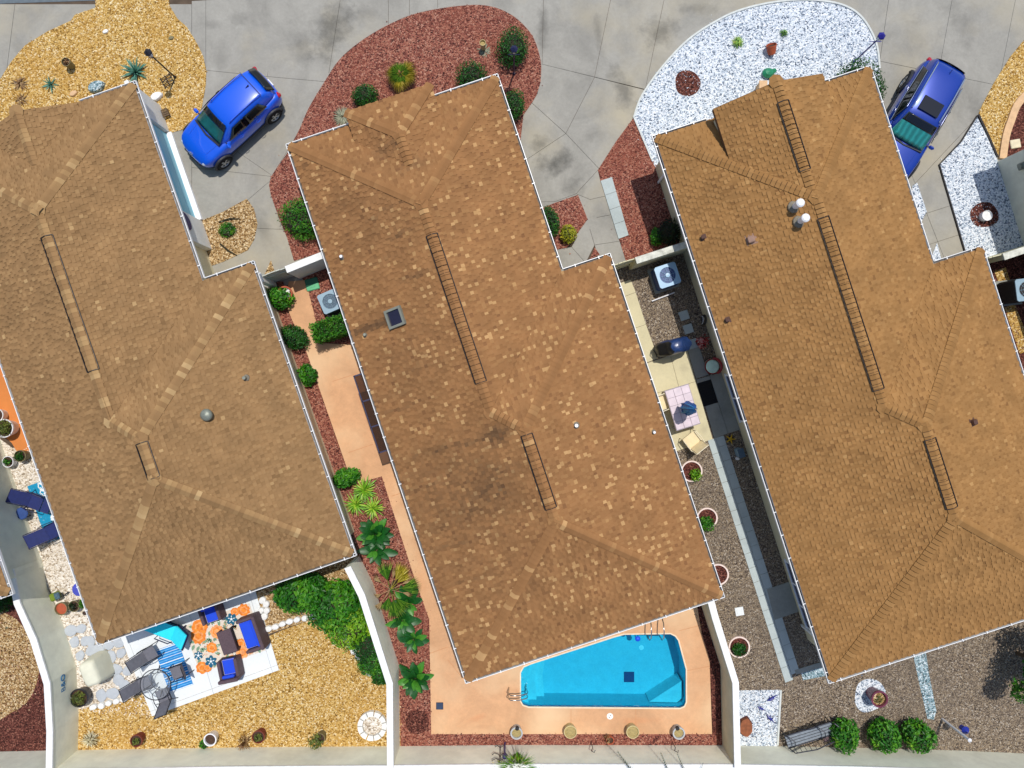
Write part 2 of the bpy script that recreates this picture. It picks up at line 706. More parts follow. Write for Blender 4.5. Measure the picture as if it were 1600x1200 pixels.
slabs('driveway', [
    (R(-200, 7, 300, 470), [((10, 120), (25, 0)), ((150, 100), (160, 0)), ((-200, 300), (300, 300))]),
    ([(300, 2), (437, -6), (418, 120), (300, 108)], [((322, 40), (322, 130))]),
    ([(437, -40), (640, -46), (640, 140), (418, 120)], [((532, 0), (511, 135)), ((607, -10), (607, 60)), ((437, -6), (640, -12))]),
    ([(300, 108), (418, 120), (640, 140), (640, 300), (300, 262)], [((375, 240), (470, 305))]),
    ([(300, 262), (640, 300), (640, 380), (433, 452), (300, 450)], [((420, 285), (400, 302)), ((427, 358), (405, 357))]),
    ([(640, -46), (1050, -60), (1008, 140), (848, 101), (640, 60)], [((684, -40), (684, 60)), ((850, -40), (847, 100)), ((954, 0), (929, 120))]),
    ([(780, 92), (848, 101), (929, 121), (884, 209), (832, 162), (780, 115)], []),
    ([(929, 121), (1008, 141), (1010, 200), (936, 264), (884, 209)], []),
    ([(780, 115), (832, 162), (884, 209), (822, 250), (780, 275)], []),
    ([(884, 209), (936, 264), (900, 303), (868, 315), (780, 318), (780, 275), (822, 250)], []),
    ([(936, 264), (1010, 200), (1060, 290), (975, 300), (922, 312), (900, 303)], []),
    ([(780, 318), (868, 315), (900, 303), (922, 312), (936, 350), (866, 391), (780, 400)], []),
    ([(922, 312), (975, 300), (985, 330), (917, 343)], []), ([(917, 343), (985, 330), (1000, 372), (929, 383)], []), ([(929, 383), (1000, 372), (1010, 404), (940, 428)], []),
    ([(893, 386), (917, 343), (929, 383), (915, 411)], []), ([(820, 395), (866, 391), (893, 386), (915, 411), (940, 428), (820, 430)], []),
    ([(1050, -60), (1700, -80), (1700, 150), (1550, 132), (1374, 96), (1008, 140)], [((1388, 0), (1374, 96)), ((1487, 0), (1470, 92)), ((1586, 0), (1560, 130))]),
    ([(1550, 132), (1700, 150), (1700, 420), (1550, 420), (1380, 420), (1330, 110), (1374, 96)], [((1432, 284), (1520, 190)), ((1452, 332), (1483, 322)), ((1464, 378), (1498, 367)), ((1446, 330), (1478, 412))]),
], MATS['drive'], -.05, .028, label='weathered grey concrete driveways with sawn joints between the front beds')

# ------------------------------------------------------------------ loose stone beds


def in_poly(P, x, y):
    P = np.asarray(P)
    x0, y0 = P[:, 0], P[:, 1]
    x1, y1 = np.roll(x0, -1), np.roll(y0, -1)
    c = np.zeros(len(x), bool)
    for a, b, cx, d in zip(x0, y0, x1, y1):
        if b == d:
            continue
        hit = ((b > y) != (d > y)) & (x < (cx - a) * (y - b) / (d - b) + a)
        c ^= hit
    return c


OCT_V = np.array([(1, 0, 0), (0, 1, 0), (-1, 0, 0), (0, -1, 0), (0, 0, 1), (.0, .0, -.6)], float)
OCT_F = np.array([(0, 1, 4), (1, 2, 4), (2, 3, 4), (3, 0, 4), (1, 0, 5), (2, 1, 5), (3, 2, 5), (0, 3, 5)])


def stones(parent, poly, mat, dens, z, smin=.018, smax=.045, seed=1, name='loose_stones'):
    r = np.random.default_rng(seed)
    P = np.array(poly)
    lo, hi = P.min(0), P.max(0)
    ext = (np.array([-23, -18.]), np.array([23, 18.]))
    lo, hi = np.maximum(lo, ext[0]), np.minimum(hi, ext[1])
    n = int(dens * np.prod(np.maximum(hi - lo, 0)))
    if n < 5:
        return
    x, y = r.uniform(lo[0], hi[0], n), r.uniform(lo[1], hi[1], n)
    k = in_poly(poly, x, y)
    x, y = x[k], y[k]
    st = r.random(len(x)) < .07                               # a few strays beyond the edge
    x = x + st * r.normal(0, .16, len(x))
    y = y + st * r.normal(0, .16, len(y))
    n = len(x)
    s = r.uniform(smin, smax, (n, 1)) * r.uniform(.7, 1.25, (n, 3))
    s[:, 2] *= .62
    a = r.uniform(0, 6.28, n)
    V = OCT_V[None] * s[:, None, :] + r.normal(0, .12, (n, 6, 3)) * s[:, None, :]
    ca, sa = np.cos(a)[:, None], np.sin(a)[:, None]
    X = V[..., 0] * ca - V[..., 1] * sa + x[:, None]
    Y = V[..., 0] * sa + V[..., 1] * ca + y[:, None]
    Z = V[..., 2] + z + s[:, 2][:, None] * .3
    vs = np.stack([X, Y, Z], -1).reshape(-1, 3)
    fs = (OCT_F[None] + (np.arange(n) * 6)[:, None, None]).reshape(-1, 3)
    me = bpy.data.meshes.new(name)
    me.from_pydata(vs.tolist(), [], fs.tolist())
    me.materials.append(MATS[mat])
    at = me.attributes.new('tint', 'FLOAT', 'FACE')
    at.data.foreach_set('value', np.repeat(r.uniform(0, 1, n), 8))
    o = link(name, me, parent)
    o['kind'] = 'stuff'
    return o


BEDS = {}
LAYER = [0]


def bed(name, px, mat, label, z=.045, dens=110, smooth=False, seed=1, smin=.012, smax=.030, cat='gravel'):
    pts = smooth_loop(px, 5) if smooth else px
    P = G(pts)
    if area2(P) < 0:
        P = P[::-1]
    LAYER[0] += 1
    z += (LAYER[0] % 7) * .0011
    o = MB().prism(P, -.04, z).build(name, MATS[mat])
    tag(o, label, cat, None, 'stuff')
    if dens:
        stones(o, P, mat + '_stone', dens, z, smin, smax, seed)
    BEDS[label] = (P, z)
    return o


bed('gravel_bed', [(-60, 190), (-20, 150), (3, 122), (18, 98), (40, 72), (75, 50), (112, 33), (118, 24), (150, 13), (150, -30), (258, -30), (266, 10), (278, 30), (292, 42), (306, 64), (318, 88), (323, 112), (322, 135), (316, 168), (306, 190), (290, 202), (268, 208), (255, 200), (200, 190), (60, 240)],
    'gravel_yellow', 'golden gravel front bed with agaves at the top left', seed=2)
bed('gravel_bed', [(455, 232), (438, 256), (424, 276), (421, 290), (424, 306), (436, 340), (449, 372), (460, 408), (530, 386), (560, 340), (620, 320), (800, 330), (818, 180), (832, 160), (839, 148), (845, 128), (846, 102), (841, 78), (832, 56), (815, 36), (795, 21), (770, 11), (740, 8), (692, 13), (645, 23), (603, 41), (562, 66), (530, 94), (506, 130), (482, 170), (463, 212)],
    'gravel_red', 'red gravel front bed curving round the middle house', seed=3)
bed('gravel_bed', [(296, 352), (311, 347), (350, 331), (386, 311), (397, 326), (403, 350), (398, 374), (388, 391), (350, 409), (327, 417), (296, 430)],
    'gravel_mixed', 'small tan gravel bed with a juniper beside the left house', seed=4)
bed('gravel_bed', [(424, 407), (430, 426), (414, 429)], 'gravel_mixed', 'tiny tan gravel wedge before the left gate', seed=5)
bed('gravel_bed', [(840, 328), (868, 317), (903, 305), (918, 343), (886, 387), (866, 391), (840, 395)], 'gravel_red', 'small red gravel patch with a yellow shrub beside the middle house', seed=6)
bed('gravel_bed', [(929, 387), (937, 398), (921, 406)], 'gravel_red', 'tiny red gravel wedge by the side entry of the middle house', seed=7)
bed('gravel_bed', [(990, 184), (962, 222), (934, 266), (938, 283), (967, 374), (979, 412), (1080, 372), (1048, 268), (1018, 250)], 'gravel_red', 'red gravel strip in front of the right garden wall', seed=8)
WHITE1 = smooth_loop([(990, 184), (1000, 155), (1020, 124), (1045, 93), (1075, 63), (1110, 39), (1150, 19), (1200, 6), (1250, 1), (1295, 4), (1325, 13), (1346, 29), (1362, 54), (1370, 78), (1373, 108)], 5, False)
bed('gravel_bed', WHITE1 + [(1376, 150), (1360, 200), (1050, 330), (1030, 272), (1017, 250)], 'gravel_white', 'white gravel front bed curving round the right house', seed=9)
bed('gravel_bed', [(1466, 258), (1500, 222), (1525, 182), (1541, 214), (1557, 250), (1566, 275), (1600, 380), (1608, 396), (1512, 412), (1508, 396)], 'gravel_white', 'white gravel side bed with a round mulch patch at the right edge', seed=10)
bed('gravel_bed', [(1425, 290), (1432, 286), (1447, 331), (1436, 352), (1420, 330)], 'gravel_white', 'white gravel sliver along the driveway side of the right house', seed=11, dens=50)
bed('gravel_bed', [(1452, 408), (1463, 380), (1471, 410), (1468, 425), (1450, 430)], 'gravel_white', 'white gravel corner under the step of the right roof', seed=12, dens=50)
bed('gravel_bed', [(1640, 20), (1600, 62), (1577, 90), (1552, 130), (1534, 164), (1528, 178), (1545, 214), (1560, 249), (1580, 190), (1640, 120)], 'gravel_yellow', 'golden gravel bed at the top right corner', seed=13)
bed('mulch_bed', [(1640, 120), (1600, 152), (1584, 176), (1574, 204), (1569, 247), (1640, 230)], 'mulch_dark', 'dark maroon mulch inside the curved tan border', z=.055, seed=14, cat='mulch')
# rear yards
bed('gravel_bed', [(-30, 650), (0, 685), (20, 700), (60, 700), (140, 960), (230, 985), (240, 1120), (124, 1112), (120, 1040), (100, 975), (70, 900), (5, 715), (-30, 620)], 'gravel_cream', 'cream pebble side yard left of the left house', z=.041, seed=15, smin=.014, smax=.036)
bed('gravel_bed', [(121, 1108), (200, 1092), (440, 985), (495, 965), (528, 975), (565, 1035), (626, 1040), (626, 1166), (600, 1165), (121, 1172)], 'gravel_yellow', 'golden gravel back yard below the left house', z=.042, seed=16)
bed('gravel_bed', [(392, 930), (420, 990), (494, 965), (528, 978), (566, 1034), (622, 1040), (584, 912), (560, 866), (540, 860)], 'gravel_mixed', 'brown gravel planting bed under the leafy shrubs', seed=17)
bed('gravel_bed', [(425, 440), (437, 502), (480, 620), (520, 735), (562, 870), (584, 912), (624, 1040), (626, 1165), (676, 1165), (676, 1140), (672, 966), (650, 905), (598, 744), (551, 758), (497, 601), (475, 537), (457, 500), (447, 474), (443, 440)], 'gravel_red', 'rosy gravel bed between the orange path and the left garden wall', seed=18)
bed('gravel_bed', [(472, 432), (540, 405), (600, 540), (503, 536), (478, 450)], 'gravel_red', 'rosy gravel patch round the air conditioner of the middle house', seed=19)
bed('gravel_bed', [(672, 1144), (672, 1166), (1130, 1166), (1130, 1144)], 'gravel_red', 'rosy gravel strip along the back wall of the pool yard', z=.046, seed=20)
bed('mulch_bed', [(1060, 900), (1100, 940), (1128, 1040), (1130, 1166), (1113, 1148), (1108, 1030), (1096, 990), (1078, 944)], 'mulch_dark', 'dark red mulch strip between pool deck and right garden wall', z=.041, seed=21, cat='mulch')
bed('gravel_bed', [(950, 420), (1070, 385), (1290, 1040), (1640, 930), (1640, 1180), (1600, 1178), (1300, 1168), (1150, 1166), (1150, 1064), (1096, 935), (1040, 700)], 'gravel_brown', 'brown pebble side and back yard of the right house', z=.041, dens=120, seed=22, smin=.010, smax=.024)
bed('gravel_bed', [(1153, 1078), (1219, 1077), (1214, 1165), (1151, 1165)], 'gravel_white', 'square white gravel pad at the foot of the garden wall', seed=23)
bed('gravel_patch', smooth_loop([(1335, 1088), (1340, 1068), (1355, 1060), (1372, 1064), (1382, 1078), (1380, 1098), (1366, 1108), (1348, 1112), (1337, 1102)], 4), 'gravel_white', 'round white gravel patch under the maroon pot', seed=24, z=.05)
bed('gravel_patch', [(1424, 1015), (1444, 1008), (1452, 1060), (1462, 1110), (1458, 1124), (1448, 1122), (1436, 1070)], 'gravel_blue', 'bluish gravel strip below the rear eave of the right house', seed=25, z=.042)
bed('gravel_patch', [(1250, 1048), (1284, 1038), (1292, 1055), (1254, 1062)], 'gravel_blue', 'bluish gravel patch at the end of the paver walk', seed=26, z=.044)
bed('gravel_bed', [(1525, 410), (1660, 365), (1700, 620), (1600, 640)], 'mulch_dark', 'dark gravel side yard beyond the right roof', z=.042, seed=27)
bed('gravel_bed', [(1552, 424), (1570, 418), (1580, 450), (1564, 456)], 'gravel_yellow', 'small golden gravel square beside the right roof edge', z=.05, seed=28)
bed('gravel_bed', [(1568, 481), (1584, 475), (1612, 545), (1592, 553)], 'gravel_yellow', 'golden gravel strip below the far right air conditioner', z=.05, seed=29)
bed('mulch_bed', [(-30, 880), (25, 925), (72, 1060), (84, 1180), (-30, 1180)], 'mulch_dark', 'maroon mulch at the bottom left outside the garden wall', z=.042, seed=30, cat='mulch')
bed('gravel_bed', smooth_loop([(-30, 960), (10, 958), (38, 980), (56, 1020), (62, 1050), (48, 1090), (20, 1112), (-30, 1124)], 4), 'gravel_mixed', 'rounded golden gravel bed at the bottom left corner', z=.045, seed=31)
bed('mulch_patch', smooth_loop([(1057, 118), (1068, 111), (1084, 114), (1094, 128), (1090, 143), (1076, 151), (1060, 146), (1055, 132)], 4), 'mulch_dark', 'round maroon mulch patch on the white front bed', z=.053, seed=32, dens=110, cat='mulch')
bed('mulch_patch', smooth_loop([(1514, 334), (1526, 319), (1545, 317), (1558, 332), (1556, 348), (1540, 355), (1522, 352)], 4), 'mulch_dark', 'round brown mulch patch on the white side bed', z=.053, seed=33, dens=110, cat='mulch')
# scattered white stones along the mulch patch rims keep the edge ragged
wr = BEDS['white gravel front bed curving round the right house']


def ribbon(px, w, z0, z1, closed=False, sm=0):
    pts = smooth_loop(px, sm, closed) if sm else px
    P = [Vector(p) for p in G(pts)]
    n = len(P)
    a, b = [], []
    for i, p in enumerate(P):
        d = (P[(i + 1) % n] - P[i - 1]) if closed else (P[min(i + 1, n - 1)] - P[max(i - 1, 0)])
        d.normalize()
        q = Vector((-d.y, d.x)) * w / 2
        a.append(tuple(p + q))
        b.append(tuple(p - q))
    mb = MB()
    for i in range(n if closed else n - 1):
        j = (i + 1) % n
        A = [a[i], b[i], b[j], a[j]]
        mb.add([(x, y, z1) for x, y in A] + [(x, y, z0) for x, y in A],
               [(0, 1, 2, 3), (4, 5, 1, 0), (5, 6, 2, 1), (6, 7, 3, 2), (7, 4, 0, 3)])
    bm = bmesh.new()
    me = bpy.data.meshes.new('tmp')
    me.from_pydata(mb.v, [], mb.f)
    bm.from_mesh(me)
    bmesh.ops.recalc_face_normals(bm, faces=bm.faces)
    mb.v = [tuple(v.co) for v in bm.verts]
    mb.f = [tuple(v.index for v in f.verts) for f in bm.faces]
    bm.free()
    bpy.data.meshes.remove(me)
    return mb


def kerb(px, w, z1, mat, label, closed=False, sm=0, name='bed_edging'):
    o = ribbon(px, w, -.02, z1, closed, sm).build(name, MATS[mat])
    return tag(o, label, 'edging')


kerb(WHITE1, .07, .085, 'edging', 'pale concrete edging round the white front bed')
kerb([(990, 184), (1018, 250)], .06, .085, 'edging', 'straight pale edging between white and red gravel')
kerb([(512, 412), (512, 412)], .02, .05, 'edging', None) if False else None
kerb([(1525, 182), (1500, 222), (1466, 258), (1508, 400)], .05, .09, 'edging_dark', 'black strip edging along the right walkway')
kerb([(1527, 180), (1543, 214), (1557, 246)], .07, .09, 'edging_dark', 'black strip edging between white and golden gravel')
kerb([(1219, 1077), (1214, 1163)], .07, .09, 'edging', 'pale edging along the square white pad')
kerb([(1640, 116), (1592, 158), (1577, 190), (1569, 215), (1564, 249)], .28, .13, 'tan_border', 'curved tan block border round the maroon mulch', sm=4, name='border_kerb')
kerb([(845, 130), (846, 102), (841, 78), (832, 56), (815, 36), (795, 21), (770, 11), (740, 8), (692, 13), (645, 23), (603, 41), (562, 66), (530, 94), (506, 130), (482, 170), (463, 212), (424, 276)], .03, .05, 'edging_grey', 'thin grey edging round the red front bed', sm=4)

# orange path and pool deck (one pour with the pool cut out)
DECK = [(447, 474), (452, 440), (478, 438), (503, 536), (560, 540), (640, 700), (720, 960), (760, 1040), (1085, 925), (1096, 990), (1108, 1030), (1112, 1146), (674, 1146), (671, 967), (648, 903), (597, 744), (551, 757), (536, 712), (497, 600), (475, 537), (457, 500)]
d = MB().prism(G(DECK), -.04, .056, holes=[POOL])
tag(d.build('pool_deck', MATS['orange_deck']), 'orange painted path and pool deck of the middle house', kind='structure')
d = MB().prism(G([(-40, 540), (14, 560), (70, 702), (46, 704), (28, 706), (20, 692), (-40, 640)]), -.04, .056)
tag(d.build('side_path', MATS['orange_path']), 'orange painted path at the left edge', kind='structure')
jm = MB()
for p, q in (((520, 596), (560, 583)), ((545, 707), (583, 694)), ((672, 1020), (700, 1010)), ((892, 1107), (892, 1145)), ((993, 1107), (993, 1145)), ((1060, 985), (1098, 975)), ((1073, 1047), (1108, 1040)), ((612, 775), (640, 766)), ((700, 1030), (724, 1060))):
    a, b = W(*p), W(*q)
    n = (b - a).normalized()
    w = Vector((-n.y, n.x, 0)) * .012
    z = Vector((0, 0, .0605))
    jm.add([a + w + z, a - w + z, b - w + z, b + w + z], [(0, 1, 2, 3)])
jo = jm.build('deck_joint', plain('deck_joint', rgb(196, 142, 100), .9))
jo['kind'] = 'structure'
# ------------------------------------------------------------------ swimming pool
m, nt, bs, N, L = new_mat('pool_water')
MATS['pool_water'] = m
nt.nodes.remove(bs)
trn = N('ShaderNodeBsdfTransparent')
trn.inputs[0].default_value = (.30, .74, .90, 1)
wnz = N('ShaderNodeTexNoise')
wnz.inputs['Scale'].default_value = 7
wnz.inputs['Distortion'].default_value = 2.5
wtc = N('ShaderNodeTexCoord')
L(wtc.outputs['Object'], wnz.inputs[0])
wrp = N('ShaderNodeValToRGB')
ramp_fill(wrp, [(.36, (.27, .72, .87, 1)), (.64, (.34, .80, .92, 1))])  # rippled light mottled into the water tint
L(wnz.outputs['Fac'], wrp.inputs['Fac'])
L(wrp.outputs['Color'], trn.inputs[0])
gls = N('ShaderNodeBsdfGlossy')
gls.inputs['Roughness'].default_value = .06
gls.inputs[0].default_value = (1, 1, 1, 1)
lw = N('ShaderNodeFresnel')
lw.inputs[0].default_value = 1.33
tc = N('ShaderNodeTexCoord')
no = N('ShaderNodeTexNoise')
no.inputs['Scale'].default_value = 3.2
no.inputs['Detail'].default_value = 4
no.inputs['Distortion'].default_value = 1.2
L(tc.outputs['Object'], no.inputs[0])
bp = N('ShaderNodeBump')
bp.inputs['Strength'].default_value = .35
bp.inputs['Distance'].default_value = .05
L(no.outputs['Fac'], bp.inputs['Height'])
L(bp.outputs[0], gls.inputs['Normal'])
L(bp.outputs[0], lw.inputs['Normal'])
mx = N('ShaderNodeMixShader')
L(lw.outputs[0], mx.inputs[0])
L(trn.outputs[0], mx.inputs[1])
L(gls.outputs[0], mx.inputs[2])
L(mx.outputs[0], nt.nodes['Material Output'].inputs[0])
plain('pool_plaster', (.15, .60, .69, 1), .6, .05, 3)
plain('pool_step', (.24, .70, .74, 1), .6, .05, 3)
plain('waterline_navy', (.02, .10, .22, 1), .3, .3, 20)
pool = thing('swimming_pool', 'turquoise swimming pool with a slanted upper side in the orange deck', 'pool', W(940, 1050))
c0 = W(940, 1050)


def PL(pts):
    return [(p[0] - c0.x, p[1] - c0.y) for p in pts]


PP = PL(POOL)
if area2(PP) < 0:
    PP = PP[::-1]
FLOOR = PL(G([(845, 1034), (962, 1000), (1043, 998), (1062, 1046), (1062, 1095), (838, 1094)]))
mb = MB()
n = len(PP)
mb.add([(x, y, .055) for x, y in PP] + [(x, y, -1.25) for x, y in PP], [(i, n + i, n + (i + 1) % n, (i + 1) % n)[::-1] for i in range(n)])
tri = tessellate_polygon([[Vector((x, y, 0)) for x, y in PP]])
mb.add([(x, y, -1.25) for x, y in PP], [t if area2([PP[i] for i in t]) > 0 else t[::-1] for t in tri])
mb.build('basin', MATS['pool_plaster'], pool)
mb = MB()
ins = inset(PP, .006) if False else PP
mb.add([(x * .999, y * .999, .05) for x, y in PP] + [(x * .999, y * .999, -.16) for x, y in PP], [(i, n + i, n + (i + 1) % n, (i + 1) % n)[::-1] for i in range(n)])
mb.build('waterline_band', MATS['waterline_navy'], pool)  # dark navy band along the top of the pool wall
for x, zz in ((824, -.32), (837, -.62), (850, -.92)):
    P = [(813, 1050), (818, 1041), (830, 1036), (x + 6, 1036 - (x - 824) * .33), (x - 1, 1070), (x + 2, 1104), (826, 1104), (817, 1101), (813, 1094)]
    Q = PL(G(P))
    MB().prism([(a * .998, b * .998) for a, b in Q], -1.24, zz).build('pool_step', MATS['pool_step'], pool)
Q = PL(G([(1018, 1104), (1069, 1071), (1071, 1097), (1062, 1105)]))
MB().prism([(a * .998, b * .998) for a, b in Q], -1.24, -.42).build('pool_bench', MATS['pool_step'], pool)
tri = tessellate_polygon([[Vector((x, y, 0)) for x, y in PP]])
mb = MB()
mb.add([(x, y, -.09) for x, y in PP], [t if area2([PP[i] for i in t]) > 0 else t[::-1] for t in tri])
mb.build('water', MATS['pool_water'], pool)
mb = MB()
d0 = W(991, 1078)
mb.box((d0.x - c0.x, d0.y - c0.y, -1.24), (.42, .42, .02))
for k in range(5):
    mb.box((d0.x - c0.x - .16 + k * .08, d0.y - c0.y, -1.225), (.03, .38, .015))
mb.build('floor_drain', plain('drain', (.012, .05, .16, 1), .5), pool)
d0 = W(1011, 1030)
MB().lathe([(.09, 0), (.10, .02), (0, .03)], 14, (d0.x - c0.x, d0.y - c0.y, -1.25)).build('pool_light', plain('pool_light', (.6, .95, .95, 1), .3), pool)
for (px, py, c_, nm) in ((985, 998, rgb(60, 110, 140), 'inlet'), (997, 999, rgb(20, 80, 220), 'floating_dispenser')):
    d0 = W(px, py)
    MB().lathe([(.10, 0), (.11, .03), (.06, .07), (0, .08)], 14, (d0.x - c0.x, d0.y - c0.y, -.1 if nm[0] == 'f' else -.5)).build(nm, plain(nm, c_, .4), pool)
plain('steel', (.55, .53, .50, 1), .25, .05, 5, metal=1)
cpg = ribbon([(p[0], p[1]) for p in POOL_PX], .05, .03, .066, True).build('pool_coping', plain('coping_pool', rgb(226, 206, 176), .7, .1, 8))
tag(cpg, 'thin pale coping edge round the turquoise pool', 'coping')
lad = thing('pool_ladder', 'steel pool ladder with two curved rails on the upper pool edge', 'ladder', W(1022, 990, .056))
for x in (-.26, .22):
    pts = [(x, .75, 0), (x, .75, .45), (x, .62, .72), (x, .35, .82), (x, .08, .74), (x, -.1, .45), (x, -.12, -.9)]
    MB().tube(pts, .022, 8).build('rail', MATS['steel'], lad, True)
for k in range(3):
    MB().box((-.02, -.12, -.2 - .28 * k), (.46, .08, .03)).build('tread', MATS['steel'], lad)
hr = thing('pool_handrail', 'looped steel handrail at the left pool steps', 'handrail', W(806, 1078, .056), heading(1, .05))
for y in (-.09, .09):
    MB().tube([(-.28, y, 0), (-.28, y, .62), (-.2, y, .74), (.1, y, .72), (.42, y, .5), (.46, y, .34), (.40, y, .0), (.40, y, -.5)], .02, 8).build('rail', MATS['steel'], hr, True)
dl = thing('skimmer_cover', 'round white skimmer lid in the orange deck', 'lid', W(953, 1119, .056))
MB().lathe([(.125, 0), (.125, .012), (.0, .016)], 20).build('cover', plain('white_plastic', rgb(236, 232, 224), .5, .04), dl)
MB().cyl((.02, .03, .014), (.02, .03, .02), .018, mi=0).cyl((-.02, -.04, .014), (-.02, -.04, .02), .018).build('finger_hole', plain('dark_hole', rgb(60, 56, 50), .8), dl)
dg = thing('deck_drain', 'square dark drain grate in the orange deck', 'drain', W(687, 1103, .056))
mb = MB()
for k in range(6):
    mb.box((-.1 + k * .04, 0, .012), (.022, .24, .014))
mb.build('grate', plain('grate_blue', rgb(56, 76, 110), .5), dg)
MB().box((0, 0, .003), (.28, .28, .006)).build('frame', plain('grate_dark', rgb(30, 34, 48), .6), dg)

# ------------------------------------------------------------------ small paving
def quad_piece(root, px, z0, z1, mat, name):
    return MB().prism(inset(G(px), .006), z0, z1 + rng.uniform(-.004, .004)).build(name, mat, root)


def lerp(a, b, t):
    return (a[0] + (b[0] - a[0]) * t, a[1] + (b[1] - a[1]) * t)


walk = thing('paver_walk', None, None)
tag(walk, 'two-wide paver walk along the right house', None, None, 'structure')
TL, TR, BL, BR = (1105, 688), (1130, 680), (1226, 1066), (1251, 1056)
TM, BM_ = lerp(TL, TR, .5), lerp(BL, BR, .5)
for k in range(17):
    for (a0, b0, a1, b1, of) in ((TL, BL, TM, BM_, 0), (TM, BM_, TR, BR, .35)):
        t0, t1 = max(0, (k - of) / 17), min(1, (k + 1 - of) / 17)
        quad_piece(walk, [lerp(a0, b0, t0), lerp(a1, b1, t0), lerp(a1, b1, t1), lerp(a0, b0, t1)], -.03, .065, MATS['paver'], 'paver')
walk2 = thing('paver_strip', None, None)
tag(walk2, 'short row of bluish pavers beside the red gravel strip', None, None, 'structure')
for k in range(4):
    a0, b0, a1, b1 = (938, 283), (966, 374), (956, 277), (982, 368)
    quad_piece(walk2, [lerp(a0, b0, k / 4), lerp(a1, b1, k / 4), lerp(a1, b1, (k + 1) / 4), lerp(a0, b0, (k + 1) / 4)], -.03, .07, MATS['paver'], 'paver')
for (x, y), lb in (((1068.5, 493), 'square grey stepping paver nearest the air conditioner'), ((1075, 514), 'middle square grey stepping paver by the right house'), ((1082.5, 537), 'square grey stepping paver beside the covered barbecue')):
    o = MB().box((0, 0, .03), (.36, .36, .07), bev=.01).build('stepping_paver', MATS['paver'], None, loc=W(x, y, .02))
    o.rotation_euler = (0, 0, math.radians(18))
    tag(o, lb, 'paver', 'square stepping pavers')
o = MB().box((0, 0, .02), (.33, .33, .05), bev=.01).box((0, 0, .05), (.2, .2, .012), bev=.004).build('utility_cover', MATS['patio_slab'], None, loc=W(1155, 955, .03))
o.rotation_euler = (0, 0, math.radians(10))
tag(o, 'small square pale utility lid in the brown pebbles', 'lid')
o = MB().box((0, 0, .02), (.40, .34, .05), bev=.02).build('utility_cover', plain('beige_lid', rgb(206, 196, 166), .7), None, loc=W(1586, 225, .06))
o.rotation_euler = (0, 0, math.radians(10))
tag(o, 'beige utility lid in the maroon mulch at the right edge', 'lid')
CS, GSL = MATS['cream_slab'], MATS['grey_slab']
cp = thing('side_patio', None, None)
tag(cp, 'cream concrete walk and patio between the middle and right houses', None, None, 'structure')
for q in ([(940, 452), (985, 437), (993, 457), (950, 473)], [(950, 473), (993, 457), (1009, 507), (965, 522)], [(965, 522), (1009, 507), (1028, 560), (985, 576)],
          [(985, 576), (1047, 555), (1060, 604), (1000, 622)], [(1047, 555), (1073, 547), (1087, 596), (1060, 604)], [(1000, 622), (1087, 596), (1113, 686), (1030, 714)]):
    quad_piece(cp, q, -.03, .06, CS, 'slab')
gp = thing('side_stoop', None, None)
tag(gp, 'grey concrete slabs against the wall of the right house', None, None, 'structure')
for q in ([(1073, 546), (1092, 541), (1106, 586), (1087, 592)], [(1087, 593), (1108, 587), (1110, 594), (1089, 600)], [(1101, 634), (1121, 628), (1137, 677), (1115, 685)], [(1108, 587), (1128, 581), (1157, 671), (1137, 677)],
          [(1197, 920), (1232, 908), (1247, 955), (1209, 968)], [(1240, 1046), (1282, 1033), (1285, 1041), (1243, 1053)]):
    quad_piece(gp, q, -.03, .075, GSL, 'slab')
pt = slabs('back_patio', [([(186, 985), (398, 915), (437, 1046), (239, 1118)],
      [((196, 984), (247, 1115)), ((388, 918), (427, 1050)), ((237, 1110), (434, 1038)), ((293, 945), (335, 1083)), ((190, 1046), (420, 968))])], MATS['patio_slab'], -.03, .075, .006, 'white concrete patio behind the left house')

# stepping stones in the cream pebbles and white border stones


def blob(r, n, jit, seed):
    q = random.Random(seed)
    return [(r * (1 + q.uniform(-jit, jit)) * math.cos(6.283 * i / n), r * (1 + q.uniform(-jit, jit)) * math.sin(6.283 * i / n)) for i in range(n)]


def rock_mesh(rx, ry, h, seed, n=10, jit=.12):
    mb = MB()
    b = blob(1, n, jit, seed)
    rings = [(1.0, 0), (1.02, h * .55), (.9, h * .92), (.55, h)]
    for k, (s, z) in enumerate(rings):
        mb.v += [(x * rx * s, y * ry * s, z) for x, y in b]
    for k in range(3):
        for i in range(n):
            j = (i + 1) % n
            mb.f.append((k * n + i, k * n + j, (k + 1) * n + j, (k + 1) * n + i))
    mb.f.append(tuple(3 * n + i for i in range(n)))
    mb.m = [0] * len(mb.f)
    mb.t = [0.5] * len(mb.f)
    return mb


sts = [rock_mesh(.2, .24, .06, s).build('stepping_stone', MATS['stepping'], None) for s in range(3)]
spots = [(111, 985), (127, 982), (117, 1003), (134, 1001), (126, 1024), (144, 1016), (154, 1014), (170, 1008), (185, 1004), (173, 1026), (190, 1020), (181, 1046), (186, 1062), (176, 1083), (159, 1086), (200, 1048), (196, 1072), (142, 1002)]
for i, (x, y) in enumerate(spots):
    o = sts[i] if i < 3 else sts[i % 3].copy()
    if i >= 3:
        col.objects.link(o)
    o.location = W(x, y, .035)
    o.rotation_euler = (0, 0, rng.uniform(0, 6))
    s = rng.uniform(.85, 1.12)
    o.scale = (s, s, 1)
    tag(o, 'flat pale blue-grey stepping stone in the cream pebbles', 'stepping stone', 'stepping stones beside the left house')
bst = [rock_mesh(.16, .125, .16, s + 10, jit=.07).build('border_stone', MATS['white_stone'], None) for s in range(3)]
